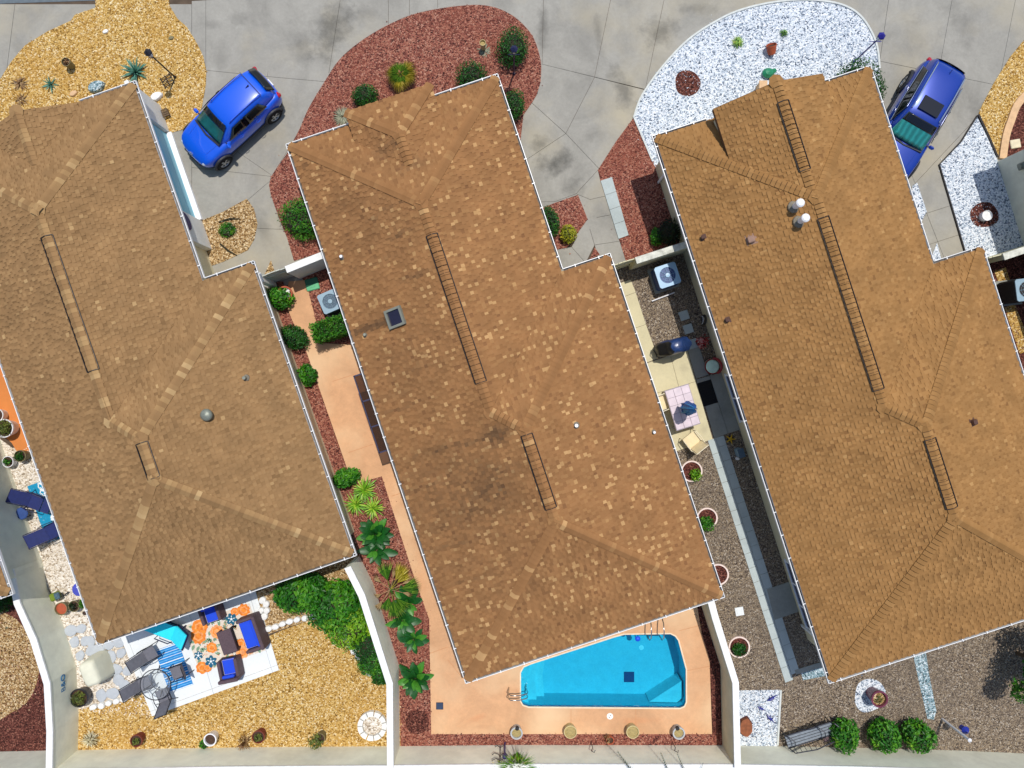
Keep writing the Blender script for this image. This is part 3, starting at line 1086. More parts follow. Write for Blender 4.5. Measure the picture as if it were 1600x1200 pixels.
rows = [([(148, 1103), (160.5, 1101), (172, 1097), (184, 1094), (195, 1091)], 16, '%s white scalloped stone counting right from the round dark pot', 'border stones below the pebbles'),
        ([(421, 981), (431.5, 978), (442.5, 973.5), (453.5, 970), (465, 967), (477, 965), (489, 963)], 15, '%s white border stone counting right from the back patio edge', 'border stones right of the patio'),
        ([(528, 979), (535, 987), (542, 997), (548.5, 1007), (553, 1016), (560, 1025), (578, 1050)], -50, '%s white border stone going down the edge of the shrub bed', 'border stones along the shrubs'),
        ([(411, 937), (417, 943), (409, 953), (418, 953), (414, 962)], 60, '%s loose white block from the top of the pile beside the patio corner', 'white blocks by the patio corner')]
q = 0
NTH = ('first', 'second', 'third', 'fourth', 'fifth', 'sixth', 'last')
for pts, ang, lb, gr in rows:
    for i_, (x, y) in enumerate(pts):
        o = bst[q] if q < 3 else bst[q % 3].copy()
        if q >= 3:
            col.objects.link(o)
        o.location = W(x, y, .03)
        o.rotation_euler = (0, 0, math.radians(ang + rng.uniform(-8, 8)))
        o.scale = (rng.uniform(.82, 1.0), rng.uniform(.85, 1.1), rng.uniform(.8, 1.1))
        tag(o, lb % (NTH[i_] if i_ < len(pts) - 1 else 'last'), 'border stone', gr)
        q += 1
# fire ring of stones
fr = thing('fire_ring', 'round white stone ring filled with pebbles in the golden gravel', 'stone ring', W(583, 1131))
for k in range(11):
    a = 6.283 * k / 11
    ang0, ang1 = a - .265, a + .265
    P = [(math.cos(t) * r, math.sin(t) * r) for r, ts in ((.58, (ang0, a, ang1)), (.37, (ang1, a, ang0))) for t in ts]
    MB().prism(inset(P, .01), .0, .22 + rng.uniform(-.01, .01)).build('stone', MATS['white_stone'], fr)
MB().lathe([(.37, 0), (.37, .12), (.2, .14), (0, .15)], 20).build('pebble_fill', MATS['gravel_cream'], fr)

# ------------------------------------------------------------------ garden walls
plain('stucco_white', rgb(234, 232, 222), .85, .06, 3, .2, 60)
plain('stucco_beige', rgb(208, 200, 166), .85, .06, 2.5, .2, 60, dirt=.2)
plain('stucco_green', rgb(234, 234, 214), .85, .06, 2.5, .2, 60, dirt=.22)
plain('coping_white', rgb(230, 230, 226), .8, .08, 6, .2, 60, dirt=.12)
plain('coping_worn', rgb(206, 206, 192), .8, .15, 10, .3, 60, dirt=.7)


def garden_wall(name, right_px, left_px, h, label, mat='stucco_green', cop='coping_white', cat='garden wall'):
    P, Q = G(right_px), G(left_px)
    c = Vector(P[0])
    root = thing(name, label, cat, (c.x, c.y, 0))
    poly = [(p[0] - c.x, p[1] - c.y) for p in P + Q[::-1]]
    MB().prism(poly, -.05, h - .07).build('wall', MATS[mat], root)
    # coping, 15 mm proud each side
    A = [Vector((p[0] - c.x, p[1] - c.y)) for p in P]
    B = [Vector((p[0] - c.x, p[1] - c.y)) for p in Q]
    A2 = [a + (a - b).normalized() * .018 for a, b in zip(A, B)]
    B2 = [b + (b - a).normalized() * .018 for a, b in zip(A, B)]
    MB().prism([tuple(p) for p in A2 + B2[::-1]], h - .069, h).build('coping', MATS[cop], root)
    return root


WH = 1.65
garden_wall('garden_wall', [(66, 872), (76, 922), (100, 975), (120, 1040), (124, 1112), (123, 1171)], [(58, 874), (68, 924), (92, 978), (112, 1042), (116, 1112), (115, 1171)], WH, 'pale stucco garden wall at the left carrying a blue sign')
garden_wall('garden_wall', [(562, 868), (583, 910), (624, 1040), (625, 1166)], [(554, 871), (575, 913), (616, 1041.5), (617, 1166)], WH, 'white topped garden wall between shrubs and pool yard')
garden_wall('garden_wall', [(1095, 912), (1103, 942), (1133, 1039), (1136, 1165)], [(1087, 915), (1095, 945), (1125, 1040), (1128, 1165)], WH, 'beige garden wall right of the swimming pool', 'stucco_beige')
BW = [(-120, 1174), (0, 1173.5), (115, 1171), (400, 1166.5), (617, 1165), (800, 1163), (1128, 1163.5), (1300, 1166.5), (1500, 1172), (1600, 1176.5), (1720, 1181)]
garden_wall('back_wall', BW, [(x, y + 9) for x, y in BW], 1.5, 'long white topped back wall along the bottom of all yards')
garden_wall('garden_wall', [(466, 427.8), (528, 403)], [(469, 436), (531, 411)], WH, 'white garden wall joining the left gate to the middle house', 'stucco_white')
garden_wall('garden_wall', [(981, 414.6), (1075, 384.5)], [(983.5, 422.5), (1077.5, 392.5)], WH, 'stained garden wall above the blue air conditioner', 'stucco_beige', 'coping_worn')
garden_wall('garden_wall', [(1522, 409), (1606, 381)], [(1524.5, 417), (1608.5, 389)], WH, 'stained garden wall at the right edge beyond the roof', 'stucco_beige', 'coping_worn')
garden_wall('gate_post', [(423, 439), (430, 436.5)], [(427, 451), (434, 448.5)], WH, 'white stucco gate post at the corner of the left house', 'stucco_white', cat='gate post')


def gate(p, q, z, label, mat):
    a, b = W(*p), W(*q)
    d = b - a
    Lg = d.length
    root = thing('garden_gate', label, 'gate', a, math.atan2(d.y, d.x))
    nb = 5
    for k in range(nb):
        x0, x1 = Lg * k / nb, Lg * (k + 1) / nb
        s = math.sin(math.pi * (k + .5) / nb)
        MB().box(((x0 + x1) / 2, 0, .04 + (z + .1 * s) / 2), (x1 - x0 - .012, .035, z + .1 * s)).build('board', mat, root)
    for zz in (.3, z * .8):
        MB().box((Lg / 2, -.03, zz), (Lg - .04, .03, .09)).build('rail', mat, root)
    MB().tube([(Lg * .85, -.06, z * .62), (Lg * .85, -.1, z * .6), (Lg * .85, -.06, z * .55)], .012).build('handle', MATS['edging_dark'], root)
    return root


plain('gate_grey', rgb(186, 188, 176), .7, .1, 4)
plain('gate_cream', rgb(200, 194, 160), .7, .1, 4)
gate((431, 441), (465, 429), 1.5, 'pale arched board gate between left house and garden wall', MATS['gate_grey'])
gate((951, 424.5), (981, 415), 1.5, 'cream board gate beside the middle house', MATS['gate_cream'])
gate((1497, 415.5), (1522, 409), 1.5, 'cream gate between the right house and far right wall', MATS['gate_cream'])
# ------------------------------------------------------------------ houses
Z0, PITCH, OV = 2.70, 0.42, 0.40
ES = FPX / (CAM_H - Z0)                                       # picture units per metre at eave height
plain('gutter_white', rgb(232, 232, 230), .4, .04, 3)
plain('trough_grey', rgb(96, 92, 88), .8, .25, 5)  # darker grey for the gutter bottom
plain('fascia', rgb(222, 220, 212), .6, .05, 3)
plain('cap_gap_dark', rgb(58, 38, 24), .95, .2, 4)
plain('roof_felt', rgb(92, 66, 44), .95, .2, 4)
plain('house_wall', rgb(222, 212, 176), .85, .06, 1.5, .2, 50, dirt=.06)
plain('house_wall_white', rgb(222, 222, 216), .85, .06, 1.5, .2, 50)
plain('vent_black', rgb(26, 24, 26), .6, .1, 5)
plain('pipe_white', rgb(236, 236, 236), .4, .06, 8)
plain('pipe_brown', rgb(86, 58, 46), .6, .1, 8)
plain('vent_cap_grey', rgb(128, 132, 120), .5, .15, 8, metal=.3)
plain('flashing', rgb(120, 112, 96), .6, .15, 8)
plain('window_glass', rgb(20, 26, 66), .06, .1, 2, spec=.8)
plain('window_frame', rgb(234, 236, 238), .4, .04, 4)
plain('garage_white', rgb(120, 190, 206), .5, .04, 3)
plain('apron_white', rgb(238, 238, 238), .7, .05, 6)
plain('navy_disc', rgb(22, 24, 96), .5, .1, 5)
SH = {
    'left': [(0, rgb(122, 93, 60)), (.3, rgb(135, 104, 68)), (.7, rgb(143, 111, 74)), (.9, rgb(151, 119, 80)), (1, rgb(172, 141, 98))],
    'middle': [(0, rgb(124, 86, 54)), (.3, rgb(139, 99, 61)), (.7, rgb(146, 105, 66)), (.86, rgb(151, 111, 70)), (.9, rgb(167, 128, 83)), (1, rgb(183, 144, 97))],
    'right': [(0, rgb(126, 90, 52)), (.3, rgb(142, 104, 60)), (.7, rgb(150, 111, 66)), (.9, rgb(156, 117, 71)), (1, rgb(168, 130, 82))],
}
for k, st in SH.items():
    tinted('shingle_' + k, st, .85, .2, stain=True)
    md = st[1][1], st[2][1]
    tinted('cap_' + k, [(0, st[1][1]), (.45, st[2][1]), (.66, rgb(152, 120, 80)), (.88, rgb(164, 133, 91)), (1, rgb(176, 146, 103))] if k == 'left' else [(0, st[1][1]), (.8, st[2][1]), (.9, st[3][1]), (1, st[-1][1] if k == 'middle' else st[3][1])], .85, .2, use_random=True)


class House:
    def __init__(self, kind, corner_px, theta_deg, w1, w2, t1, Lh, label, gable=None, wall='house_wall', cull=(-140, -140, 1740, 1340), stains=()):
        self.kind, self.stains, self.cull = kind, stains, cull
        th = math.radians(theta_deg)
        self.u = Vector((math.sin(th), -math.cos(th), 0))      # down the lot
        self.v = Vector((math.cos(th), math.sin(th), 0))       # across to the right
        self.A = W(corner_px[0], corner_px[1], Z0)
        self.w1, self.w2, self.t1, self.L = w1 / ES, w2 / ES, t1 / ES, Lh / ES
        self.root = thing('house', label, 'house', (self.A.x, self.A.y, 0), math.atan2(self.v.y, self.v.x))
        self.g = gable
        self.wallm = wall
        self.shv, self.shf, self.sht, self.shs = [], [], [], []
        self.roof()
        self.walls()
        self.gutters()

    # local frame: x across, y = -t (down the lot), z up.
    def loc(self, s, t, z):
        return Vector((s, -t, z))

    def to_local(self, p):
        d = Vector((p[0] - self.A.x, p[1] - self.A.y, 0))
        return d.dot(self.v), d.dot(self.u)

    def world(self, s, t, z):
        p = self.A + self.v * s + self.u * t
        return Vector((p.x, p.y, z))

    def height(self, s, t):
        w1, w2, t1, L_ = self.w1, self.w2, self.t1, self.L
        a = min(s, t, L_ - t, w2 - s) if t >= t1 else min(s, t, w1 - s)
        if t >= t1:
            core = min(s, max(t - t1, w1 - s), w2 - s, L_ - t)
        else:
            core = min(s, t, w1 - s)
        z = Z0 + PITCH * max(core, 0)
        if self.g:
            c, hw, ze, tf, hip = self.g
            if abs(s - c) < hw and t > tf:
                e = hw - abs(s - c)
                if hip:
                    e = min(e, t - tf)
                z = max(z, ze + PITCH * e)
        return z

    def hit(self, px, py):
        z = 3.5
        for _ in range(12):
            p = W(px, py, z)
            s, t = self.to_local(p)
            z = self.height(s, t)
        return s, t, z

    def faces(self):
        w1, w2, t1, L_ = self.w1, self.w2, self.t1, self.L
        h1, h2 = w1 / 2, w2 / 2
        P = lambda s, t, d: (s, t, Z0 + PITCH * d)
        P1, P2, P3, P4 = P(h1, h1, h1), P(h1, t1 + h1, h1), P(h2, t1 + h2, h2), P(h2, L_ - h2, h2)
        E = lambda s, t: (s, t, Z0)
        F = [
            ([E(0, 0), P1, P2, P3, P4, E(0, L_)], (0, 1), 0),           # left
            ([E(w1, t1), P2, P1, E(w1, 0)], (0, -1), 1),                # right front
            ([E(w2, t1), P3, P2, E(w1, t1)], (-1, 0), 2),               # step
            ([E(w2, L_), P4, P3, E(w2, t1)], (0, -1), 3),               # right rear
            ([E(0, L_), P4, E(w2, L_)], (1, 0), 4),                     # rear
            ([E(w1, 0), P1, E(0, 0)], (-1, 0), 5),                      # front
        ]
        lines = [(E(0, 0), P1), (E(w1, 0), P1), (P2, P1), (P3, P2), (E(w2, t1), P3), (P4, P3), (E(0, L_), P4), (E(w2, L_), P4)]
        self.P = (P1, P2, P3, P4)
        if self.g:
            c, hw, ze, tf, hip = self.g
            zr = ze + PITCH * hw
            te = (zr - Z0) / PITCH
            tl = (ze - Z0) / PITCH
            te = min(te, h1 * .985)
            zr_in = Z0 + PITCH * te
            A_, B_ = (c - hw, tf, ze), (c + hw, tf, ze)
            Al, Bl = (c - hw, tl, ze), (c + hw, tl, ze)
            Rr = (c, te, zr)
            if hip:
                Rf = (c, tf + hw, zr)
                F.append(([A_, Rf, Rr, Al], (0, 1), 6))
                F.append(([Bl, Rr, Rf, B_], (0, -1), 7))
                F.append(([B_, Rf, A_], (-1, 0), 8))
                lines += [(A_, Rf), (B_, Rf), (Rr, Rf)]
            else:
                Rf = (c, tf, zr)
                F.append(([A_, Rf, Rr, Al], (0, 1), 6))
                F.append(([Bl, Rr, Rf, B_], (0, -1), 7))
                lines += [(Rr, Rf)]
            self.gp = (A_, B_, Al, Bl, Rf, Rr, ze, zr)
        return F, lines

    def roof(self):
        root = self.root
        F, lines = self.faces()
        mb = MB()
        for poly, ax, fid in F:
            pts = [self.loc(*p) for p in poly]
            n = (pts[1] - pts[0]).cross(pts[2] - pts[0])
            if n.z < 0:
                pts = pts[::-1]
            mb.add([p - Vector((0, 0, .012)) for p in pts], [tuple(range(len(pts)))])
        # soffit and fascia close the roof from below
        w1, w2, t1, L_ = self.w1, self.w2, self.t1, self.L
        out = [(0, 0), (w1, 0), (w1, t1), (w2, t1), (w2, L_), (0, L_)]
        deck = mb.build('roof', MATS['roof_felt'], root)
        fm = MB()
        fm.prism([(s, -t) for s, t in out], Z0 - .20, Z0 - .022)
        fm.build('fascia', MATS['fascia'], root)
        if self.g:
            c, hw, ze, tf, hip = self.g
            A_, B_, Al, Bl, Rf, Rr, ze, zr = self.gp
            gm = MB()
            dz = Vector((0, 0, -.03))
            # cheek walls and front of the raised entry roof
            ins_ = .10
            fl, fr = self.loc(c - hw + ins_, tf + .25, ze), self.loc(c + hw - ins_, tf + .25, ze)
            bl, br = self.loc(c - hw + ins_, Al[1], ze), self.loc(c + hw - ins_, Bl[1], ze)
            dn = Vector((0, 0, ze - Z0 + .15))
            gm.add([fl, bl, bl - dn, fl - dn], [(0, 1, 2, 3)])
            gm.add([fr, fr - dn, br - dn, br], [(0, 1, 2, 3)])
            gm.add([fl - Vector((0, 0, ze)), fr - Vector((0, 0, ze)), fr, fl], [(0, 1, 2, 3)])
            if not hip:
                pk = self.loc(c, tf + .25, zr - .04)
                gm.add([fl, fr, pk], [(0, 1, 2)])
            gm.build('entry_wall', MATS[self.wallm], root)
            # rake / eave boards
            em = MB()
            def board(a, b, h=.16, th=.03):
                a, b = Vector(a), Vector(b)
                d = (b - a).normalized()
                q = Vector((-d.y, d.x, 0)).normalized() * th / 2
                lo = Vector((0, 0, -h))
                off = Vector((0, 0, -.016))
                vs = [a - q, b - q, b + q, a + q]
                em.add([p + off for p in vs] + [p + off + lo for p in vs], [(0, 1, 2, 3), (7, 6, 5, 4), (0, 4, 5, 1), (1, 5, 6, 2), (2, 6, 7, 3), (3, 7, 4, 0)])
            board(self.loc(*A_), self.loc(*Al))
            board(self.loc(*B_), self.loc(*Bl))
            if hip:
                board(self.loc(*A_), self.loc(*B_))
            else:
                board(self.loc(*A_), self.loc(*Rf))
                board(self.loc(*Rf), self.loc(*B_))
            em.build('rake_board', MATS['roof_felt'], root)
        for fi, (poly, ax, fid) in enumerate(F):
            self.lay(poly, ax, fid)
        me = bpy.data.meshes.new('shingle_field')
        me.from_pydata(self.shv, [], self.shf)
        me.materials.append(MATS['shingle_' + self.kind])
        at = me.attributes.new('tint', 'FLOAT', 'FACE')
        at.data.foreach_set('value', self.sht)
        at = me.attributes.new('stain', 'FLOAT', 'FACE')
        at.data.foreach_set('value', self.shs)
        me.update()
        o = link('shingle_field', me, deck)
        o['kind'] = 'stuff'
        self.deck = deck
        self.caps(lines)

    def lay(self, poly, ax, fid):
        """courses of laminated shingles, one tab at a time, cut to the hips and valleys"""
        P3 = [self.loc(*p) for p in poly]
        nrm = (P3[1] - P3[0]).cross(P3[2] - P3[0]).normalized()
        if nrm.z < 0:
            nrm = -nrm
        up = Vector((-nrm.x, -nrm.y, 0)).normalized()
        up = (up - nrm * up.dot(nrm)).normalized()            # upslope in the plane
        ac = up.cross(nrm).normalized()                        # along the course
        o = P3[0]
        Q = [((p - o).dot(ac), (p - o).dot(up)) for p in P3]
        lo = min(q[1] for q in Q)
        hi = max(q[1] for q in Q)

        def span(h):
            xs = []
            n = len(Q)
            for i in range(n):
                a, b = Q[i], Q[(i + 1) % n]
                if (a[1] - h) * (b[1] - h) < 0:
                    xs.append(a[0] + (b[0] - a[0]) * (h - a[1]) / (b[1] - a[1]))
            return (min(xs), max(xs)) if len(xs) > 1 else None

        ex = 0.132
        k = 0
        r = random.Random(hash((self.kind, fid)) % 1000 if False else fid * 131 + len(self.kind))
        h = lo - .02
        x0c, y0c, x1c, y1c = self.cull
        lt = {'left': .012, 'middle': .055, 'right': .015}[self.kind]
        while h < hi - .03:
            h1 = min(h + ex, hi - .004)
            sb, st = span(max(h, lo + .002)), span(h1)
            if sb is None or st is None:
                h += ex
                continue
            x = sb[0] - r.uniform(0, .3)
            end = max(sb[1], st[1])
            x = min(x, st[0])
            raised = r.random() < .5
            while x < end:
                wd = r.uniform(.08, .145) if raised else r.uniform(.07, .16)
                xa, xb = x, x + wd
                x = xb
                th = (.029 if raised else .006) + r.uniform(0, .004)
                a0, b0 = max(xa, sb[0]), min(xb, sb[1])
                a1, b1 = max(xa, st[0]), min(xb, st[1])
                if b0 - a0 < .004 and b1 - a1 < .004:
                    raised = not raised
                    continue
                if b0 < a0:
                    a0 = b0 = (min(max(a0, sb[0]), sb[1]))
                if b1 < a1:
                    a1 = b1 = (min(max(a1, st[0]), st[1]))
                c = o + ac * ((xa + xb) / 2) + up * h
                wp = self.world(c.x, -c.y, c.z)
                px, py = pxof(wp)
                if not (x0c < px < x1c and y0c < py < y1c):
                    raised = not raised
                    continue
                base = len(self.shv)
                e = .004
                pts = [o + ac * a0 + up * h + nrm * th, o + ac * b0 + up * h + nrm * th,
                       o + ac * b1 + up * (h1 + .012) + nrm * e, o + ac * a1 + up * (h1 + .012) + nrm * e,
                       o + ac * a0 + up * h - nrm * .01, o + ac * b0 + up * h - nrm * .01]
                self.shv += [tuple(p) for p in pts]
                fs = [(0, 1, 2, 3), (4, 5, 1, 0)]
                if raised:
                    pts2 = [o + ac * a1 + up * h1 - nrm * .008, o + ac * b1 + up * h1 - nrm * .008]
                    self.shv += [tuple(p) for p in pts2]
                    fs += [(0, 3, 6, 4), (1, 5, 7, 2)]
                if raised:
                    tt = r.uniform(.5, .86) if r.random() > lt * 1.9 else r.uniform(.9, 1)
                else:
                    tt = r.uniform(.2, .7) if r.random() < .85 else r.uniform(0, .3)
                    if r.random() < lt * .5:
                        tt = r.uniform(.88, 1)
                sn = 0
                for (sx, sy, ra, rb, amt) in self.stains:
                    ss, ts, _ = self._st[(sx, sy)]
                    d = ((c.x - ss) / ra) ** 2 + ((-c.y - ts) / rb) ** 2
                    if d < 6:
                        sn = max(sn, amt * math.exp(-d) * r.uniform(.35, 1.25))
                for f in fs:
                    self.shf.append(tuple(i + base for i in f))
                    self.sht.append(tt)
                    self.shs.append(min(sn, .72))
                raised = not raised if r.random() < .85 else raised
            h += ex
            k += 1

    @property
    def _st(self):
        if not hasattr(self, '_stc'):
            self._stc = {(a, b): self.hit(a, b) for (a, b, *_r) in self.stains}
        return self._stc

    def caps(self, lines):
        """ridge and hip caps, each one a shingle folded over the line"""
        root = self.deck
        wing, exp = .165, .165
        mat = MATS['cap_' + self.kind]
        for li, (p, q) in enumerate(lines):
            a, b = self.loc(*p), self.loc(*q)
            d = b - a
            Ln = d.length
            if Ln < .3:
                continue
            d.normalize()
            flat = abs(d.z) < .02
            side = d.cross(Vector((0, 0, 1))).normalized()
            drop = PITCH if flat else PITCH / math.sqrt(2)
            upv = side.cross(d).normalized()
            if upv.z < 0:
                upv = -upv
            mb = MB()
            xs = {'left': exp + .03, 'middle': exp - .010, 'right': exp - .020}[self.kind]
            lf = .85 if self.kind == 'left' else 1.35
            def pt(x, s, lift):
                lift = lift * lf if lift > 0 else lift
                return (x, s * wing, -abs(s) * wing * drop + lift)
            vs = [pt(0, -1, .034), pt(0, 0, .044), pt(0, 1, .034), pt(xs, -1, .022), pt(xs, 0, .030), pt(xs, 1, .022),
                  pt(0, -1, -.012), pt(0, 0, .0), pt(0, 1, -.012), pt(xs, -1, -.012), pt(xs, 1, -.012)]
            mb.add(vs, [(0, 3, 4, 1), (1, 4, 5, 2), (6, 0, 1, 7), (7, 1, 2, 8), (6, 9, 3, 0), (8, 2, 5, 10)])
            o0 = mb.build('ridge_cap', mat, root)
            ub = MB()
            wv = side * .145
            dn = Vector((0, 0, -.145 * drop))
            up_ = Vector((0, 0, .022))
            ub.add([a + up_, b + up_, b + wv + dn + up_, a + wv + dn + up_, b - wv + dn + up_, a - wv + dn + up_], [(0, 1, 2, 3), (1, 0, 5, 4)])
            if self.kind == 'right':
                ub.build('cap_gap_shade', MATS['cap_gap_dark'], root)  # dark strip, shade of the gaps between caps put into colour
            rot = Matrix((d, side * -1, upv)).transposed()
            if rot.determinant() < 0:
                rot = Matrix((d, side, upv)).transposed()
            eul = rot.to_euler()
            n = int(Ln / exp)
            placed = False
            for i in range(n + 1):
                c = a + d * (i * exp)
                wp = self.world(c.x, -c.y, c.z)
                px, py = pxof(wp)
                if not (-60 < px < 1660 and -60 < py < 1260):
                    continue
                o = o0 if not placed else o0.copy()
                if placed:
                    col.objects.link(o)
                placed = True
                o.parent = root
                o.location = c + Vector((0, 0, .012))
                o.rotation_euler = eul
            if not placed:
                bpy.data.objects.remove(o0)
        for P_ in list(self.P) + ([(self.gp[4])] if self.g else []):
            mb = MB()
            mb.lathe([(.26, -.26 * PITCH * .8), (.26, -.23 * PITCH * .8), (0, .02)], 8)
            o = mb.build('ridge_cap', mat, root)
            o.location = self.loc(*P_) + Vector((0, 0, .035))

    def vent(self, p0, p1, wide=.20):
        """shingle-over ridge vent between two photo points: raised plinth with black slots"""
        s0, t0, z0 = self.hit(*p0)
        s1, t1, z1 = self.hit(*p1)
        s = self.ridge_s(t0)
        zr = self.height(s, (t0 + t1) / 2)
        Lr = t1 - t0
        for sg in (-1, 1):
            o = MB().box((0, 0, 0), (.024, Lr, .036)).build('ridge_vent', MATS['vent_black'], self.deck)
            o.location = self.loc(s + sg * (wide + .005), (t0 + t1) / 2, zr - PITCH * wide + .042)
            o.rotation_euler = (0, sg * math.atan(PITCH), 0)
        for t_ in (t0, t1):
            for sg in (-1, 1):
                o = MB().box((0, 0, 0), (wide, .022, .03)).build('ridge_vent', MATS['vent_black'], self.deck)
                o.location = self.loc(s + sg * wide / 2, t_, zr - PITCH * wide / 2 + .058)
                o.rotation_euler = (0, sg * math.atan(PITCH), 0)
        for k in range(max(2, int(Lr / .24))):
            t_ = t0 + Lr * (k + .5) / max(2, int(Lr / .24))
            for sg in (-1, 1):
                if self.kind == 'left':
                    continue
                o = MB().box((0, 0, 0), (wide - .02, .012, .02)).build('vent_rib', MATS['cap_gap_dark'], self.deck)
                o.location = self.loc(s + sg * wide / 2, t_, zr - PITCH * wide / 2 + .058)
                o.rotation_euler = (0, sg * math.atan(PITCH), 0)

    def ridge_s(self, t):
        if self.g and t < self.w1 / 2:
            return self.g[0]
        return self.w1 / 2 if t < self.t1 + self.w1 / 2 + .3 else self.w2 / 2

    def outline(self, d):
        w1, w2, t1, L_ = self.w1, self.w2, self.t1, self.L
        return [(d, d), (w1 - d, d), (w1 - d, t1 + d), (w2 - d, t1 + d), (w2 - d, L_ - d), (d, L_ - d)]

    def walls(self):
        o = self.outline(OV)
        mb = MB()
        n = len(o)
        for i in range(n):
            a, b = o[i], o[(i + 1) % n]
            A, B = self.loc(a[0], a[1], 0), self.loc(b[0], b[1], 0)
            U = Vector((0, 0, Z0 - .19))
            mb.add([A, B, B + U, A + U], [(0, 3, 2, 1)])
            # a plinth band 12 mm proud
        mb.build('wall', MATS[self.wallm], self.root)

    def gutters(self):
        w1, w2, t1, L_ = self.w1, self.w2, self.t1, self.L
        runs = [((0, L_), (0, 0), 1), ((w1, 0), (w1, t1), 1), ((w1, t1), (w2, t1), 1), ((w2, t1), (w2, L_), 1), ((w2, L_), (0, L_), 1)]
        if self.g:
            c, hw, ze, tf, hip = self.g
            runs += [((0, 0), (c - hw - .04, 0), 1), ((c + hw + .04, 0), (w1, 0), 1)]
        else:
            runs += [((0, 0), (w1, 0), 1)]
        conv = {(w1, t1)}
        for (a, b, _) in runs:
            A, B = self.loc(a[0], a[1], 0), self.loc(b[0], b[1], 0)
            d = (B - A).normalized()
            nx = Vector((d.y, -d.x, 0))
            mid = self.loc(*( (w1 / 2, L_ / 2)), 0)
            # outward: away from the roof; test with a small offset
            tst = (A + B) / 2 + nx * .2
            inside = 0 < tst.x < w2 and 0 < -tst.y < L_ and (tst.x < w1 or -tst.y > t1)
            if inside:
                nx = -nx
            ext = .115
            ea = 0 if a in conv else ext
            eb = 0 if b in conv else ext
            if self.g and abs(a[1]) < 1e-6 and abs(b[1]) < 1e-6 and a not in ((0, 0), (w1, 0)):
                ea = 0
            if self.g and abs(a[1]) < 1e-6 and abs(b[1]) < 1e-6 and b not in ((0, 0), (w1, 0)):
                eb = 0
            if a in conv:
                ea = -ext
            if b in conv:
                eb = -ext
            A2, B2 = A - d * ea, B + d * eb
            Ln = (B2 - A2).length
            M3 = Matrix((d, nx, Vector((0, 0, 1)))).transposed().to_4x4()
            g = MB()
            c = (A2 + B2) / 2
            g.box(c + nx * .106 + Vector((0, 0, Z0 - .075)), (Ln, .022, .115), M=M3)
            g.box(c + nx * .012 + Vector((0, 0, Z0 - .075)), (Ln - .02, .016, .115), M=M3)
            gt = g.build('gutter', MATS['gutter_white'], self.root)
            MB().box(c + nx * .058 + Vector((0, 0, Z0 - .120)), (Ln - .03, .072, .012), M=M3).build('trough', MATS['trough_grey'], gt)
            h = MB()
            k = max(1, int(Ln / .85))
            for i in range(k):
                p = A2 + d * (Ln * (i + .5) / k)
                h.box(p + nx * .05 + Vector((0, 0, Z0 - .004)), (.03, .16, .008), M=M3)
            so = h.build('strap', MATS['gutter_white'], gt)
            so['kind'] = 'stuff'

    # roof fittings
    def pipe(self, px, py, r=.045, h=.35, mat='pipe_white', cap=False):
        s, t, z = self.hit(px, py)
        mb = MB().cyl((0, 0, -.12), (0, 0, h), r, n=12)
        if cap:
            mb.cyl((0, 0, h - .1), (0, 0, h - .02), r * 1.35, n=14)
            mb.cyl((0, 0, h - .02), (0, 0, h + .03), r * 1.35, r * .9, n=14)
        o = mb.build('vent_pipe', MATS[mat], self.root)
        o.location = self.loc(s, t, z)
        b = MB().lathe([(r * 2.1, -.03), (r * 2.0, .02), (r * 1.05, .07), (r * 1.05, .09)], 12).build('flashing', MATS['flashing'], o)
        return o

    def on_roof(self, px, py):
        s, t, z = self.hit(px, py)
        return self.loc(s, t, z)


class Null:
    pass


H1 = House('left', (-110, 242), 19.2, 337, 419, 327, 806, 'left house with tan shingle roof and long ridge vent', gable=(3.82, 1.75, 2.80, .02, False), wall='house_wall')
H2 = House('middle', (452, 228), 18.45, 340, 418, 322, 880, 'middle house with speckled brown shingle roof and dark stains', gable=(3.86, 1.56, 3.02, -.36, True),
           stains=[(720, 770, 2.3, 2.0, .42), (640, 560, 1.6, 1.4, .22), (560, 330, 1.8, 2.0, .18), (800, 900, 1.6, 1.6, .2), (690, 700, 1.7, .10, .5), (660, 762, 1.6, .12, .5), (705, 852, 1.5, .13, .45), (620, 640, 1.4, .09, .35), (735, 905, 1.2, .1, .35), (586, 508, 1.1, .16, 1.0), (606, 500, .45, .22, .8), (770, 682, .55, .35, 1.0), (742, 690, .9, .12, .7), (680, 705, .4, .12, .7), (608, 325, .6, .1, .55), (622, 368, .5, .12, .6), (580, 342, .35, .1, .5),
                   (645, 432, .6, .1, .55), (765, 770, .8, .5, .75), (730, 800, 1.1, .3, .6), (770, 740, .9, .4, .6), (700, 820, 1.3, .3, .5), (660, 740, 1.5, .2, .35), (640, 580, 1.6, .15, .3), (617, 222, .2, .2, .7), (474, 261, .12, .1, .7),
                   (560, 420, 2.2, .2, .25), (600, 620, 2.0, .3, .25), (720, 880, 1.5, .3, .3), (520, 330, 2.0, .3, .25), (640, 255, .5, .3, .4), (600, 235, .6, .3, .4)])
H3 = House('right', (1025, 215), 17.9, 350, 430, 322, 891, 'right house with golden brown shingle roof and white vent pipes', gable=(3.94, 1.96, 3.42, -.14, False))
H1.vent((70, 370), (143, 580))
H1.vent((221, 692), (238, 748))
H2.vent((676, 366), (750, 598), .19)
H2.vent((823, 679), (860, 795), .19)
H3.vent((1219, 160), (1252, 268), .19)
H3.vent((1279, 342), (1362, 612), .19)
H3.vent((1446, 688), (1482, 795), .19)
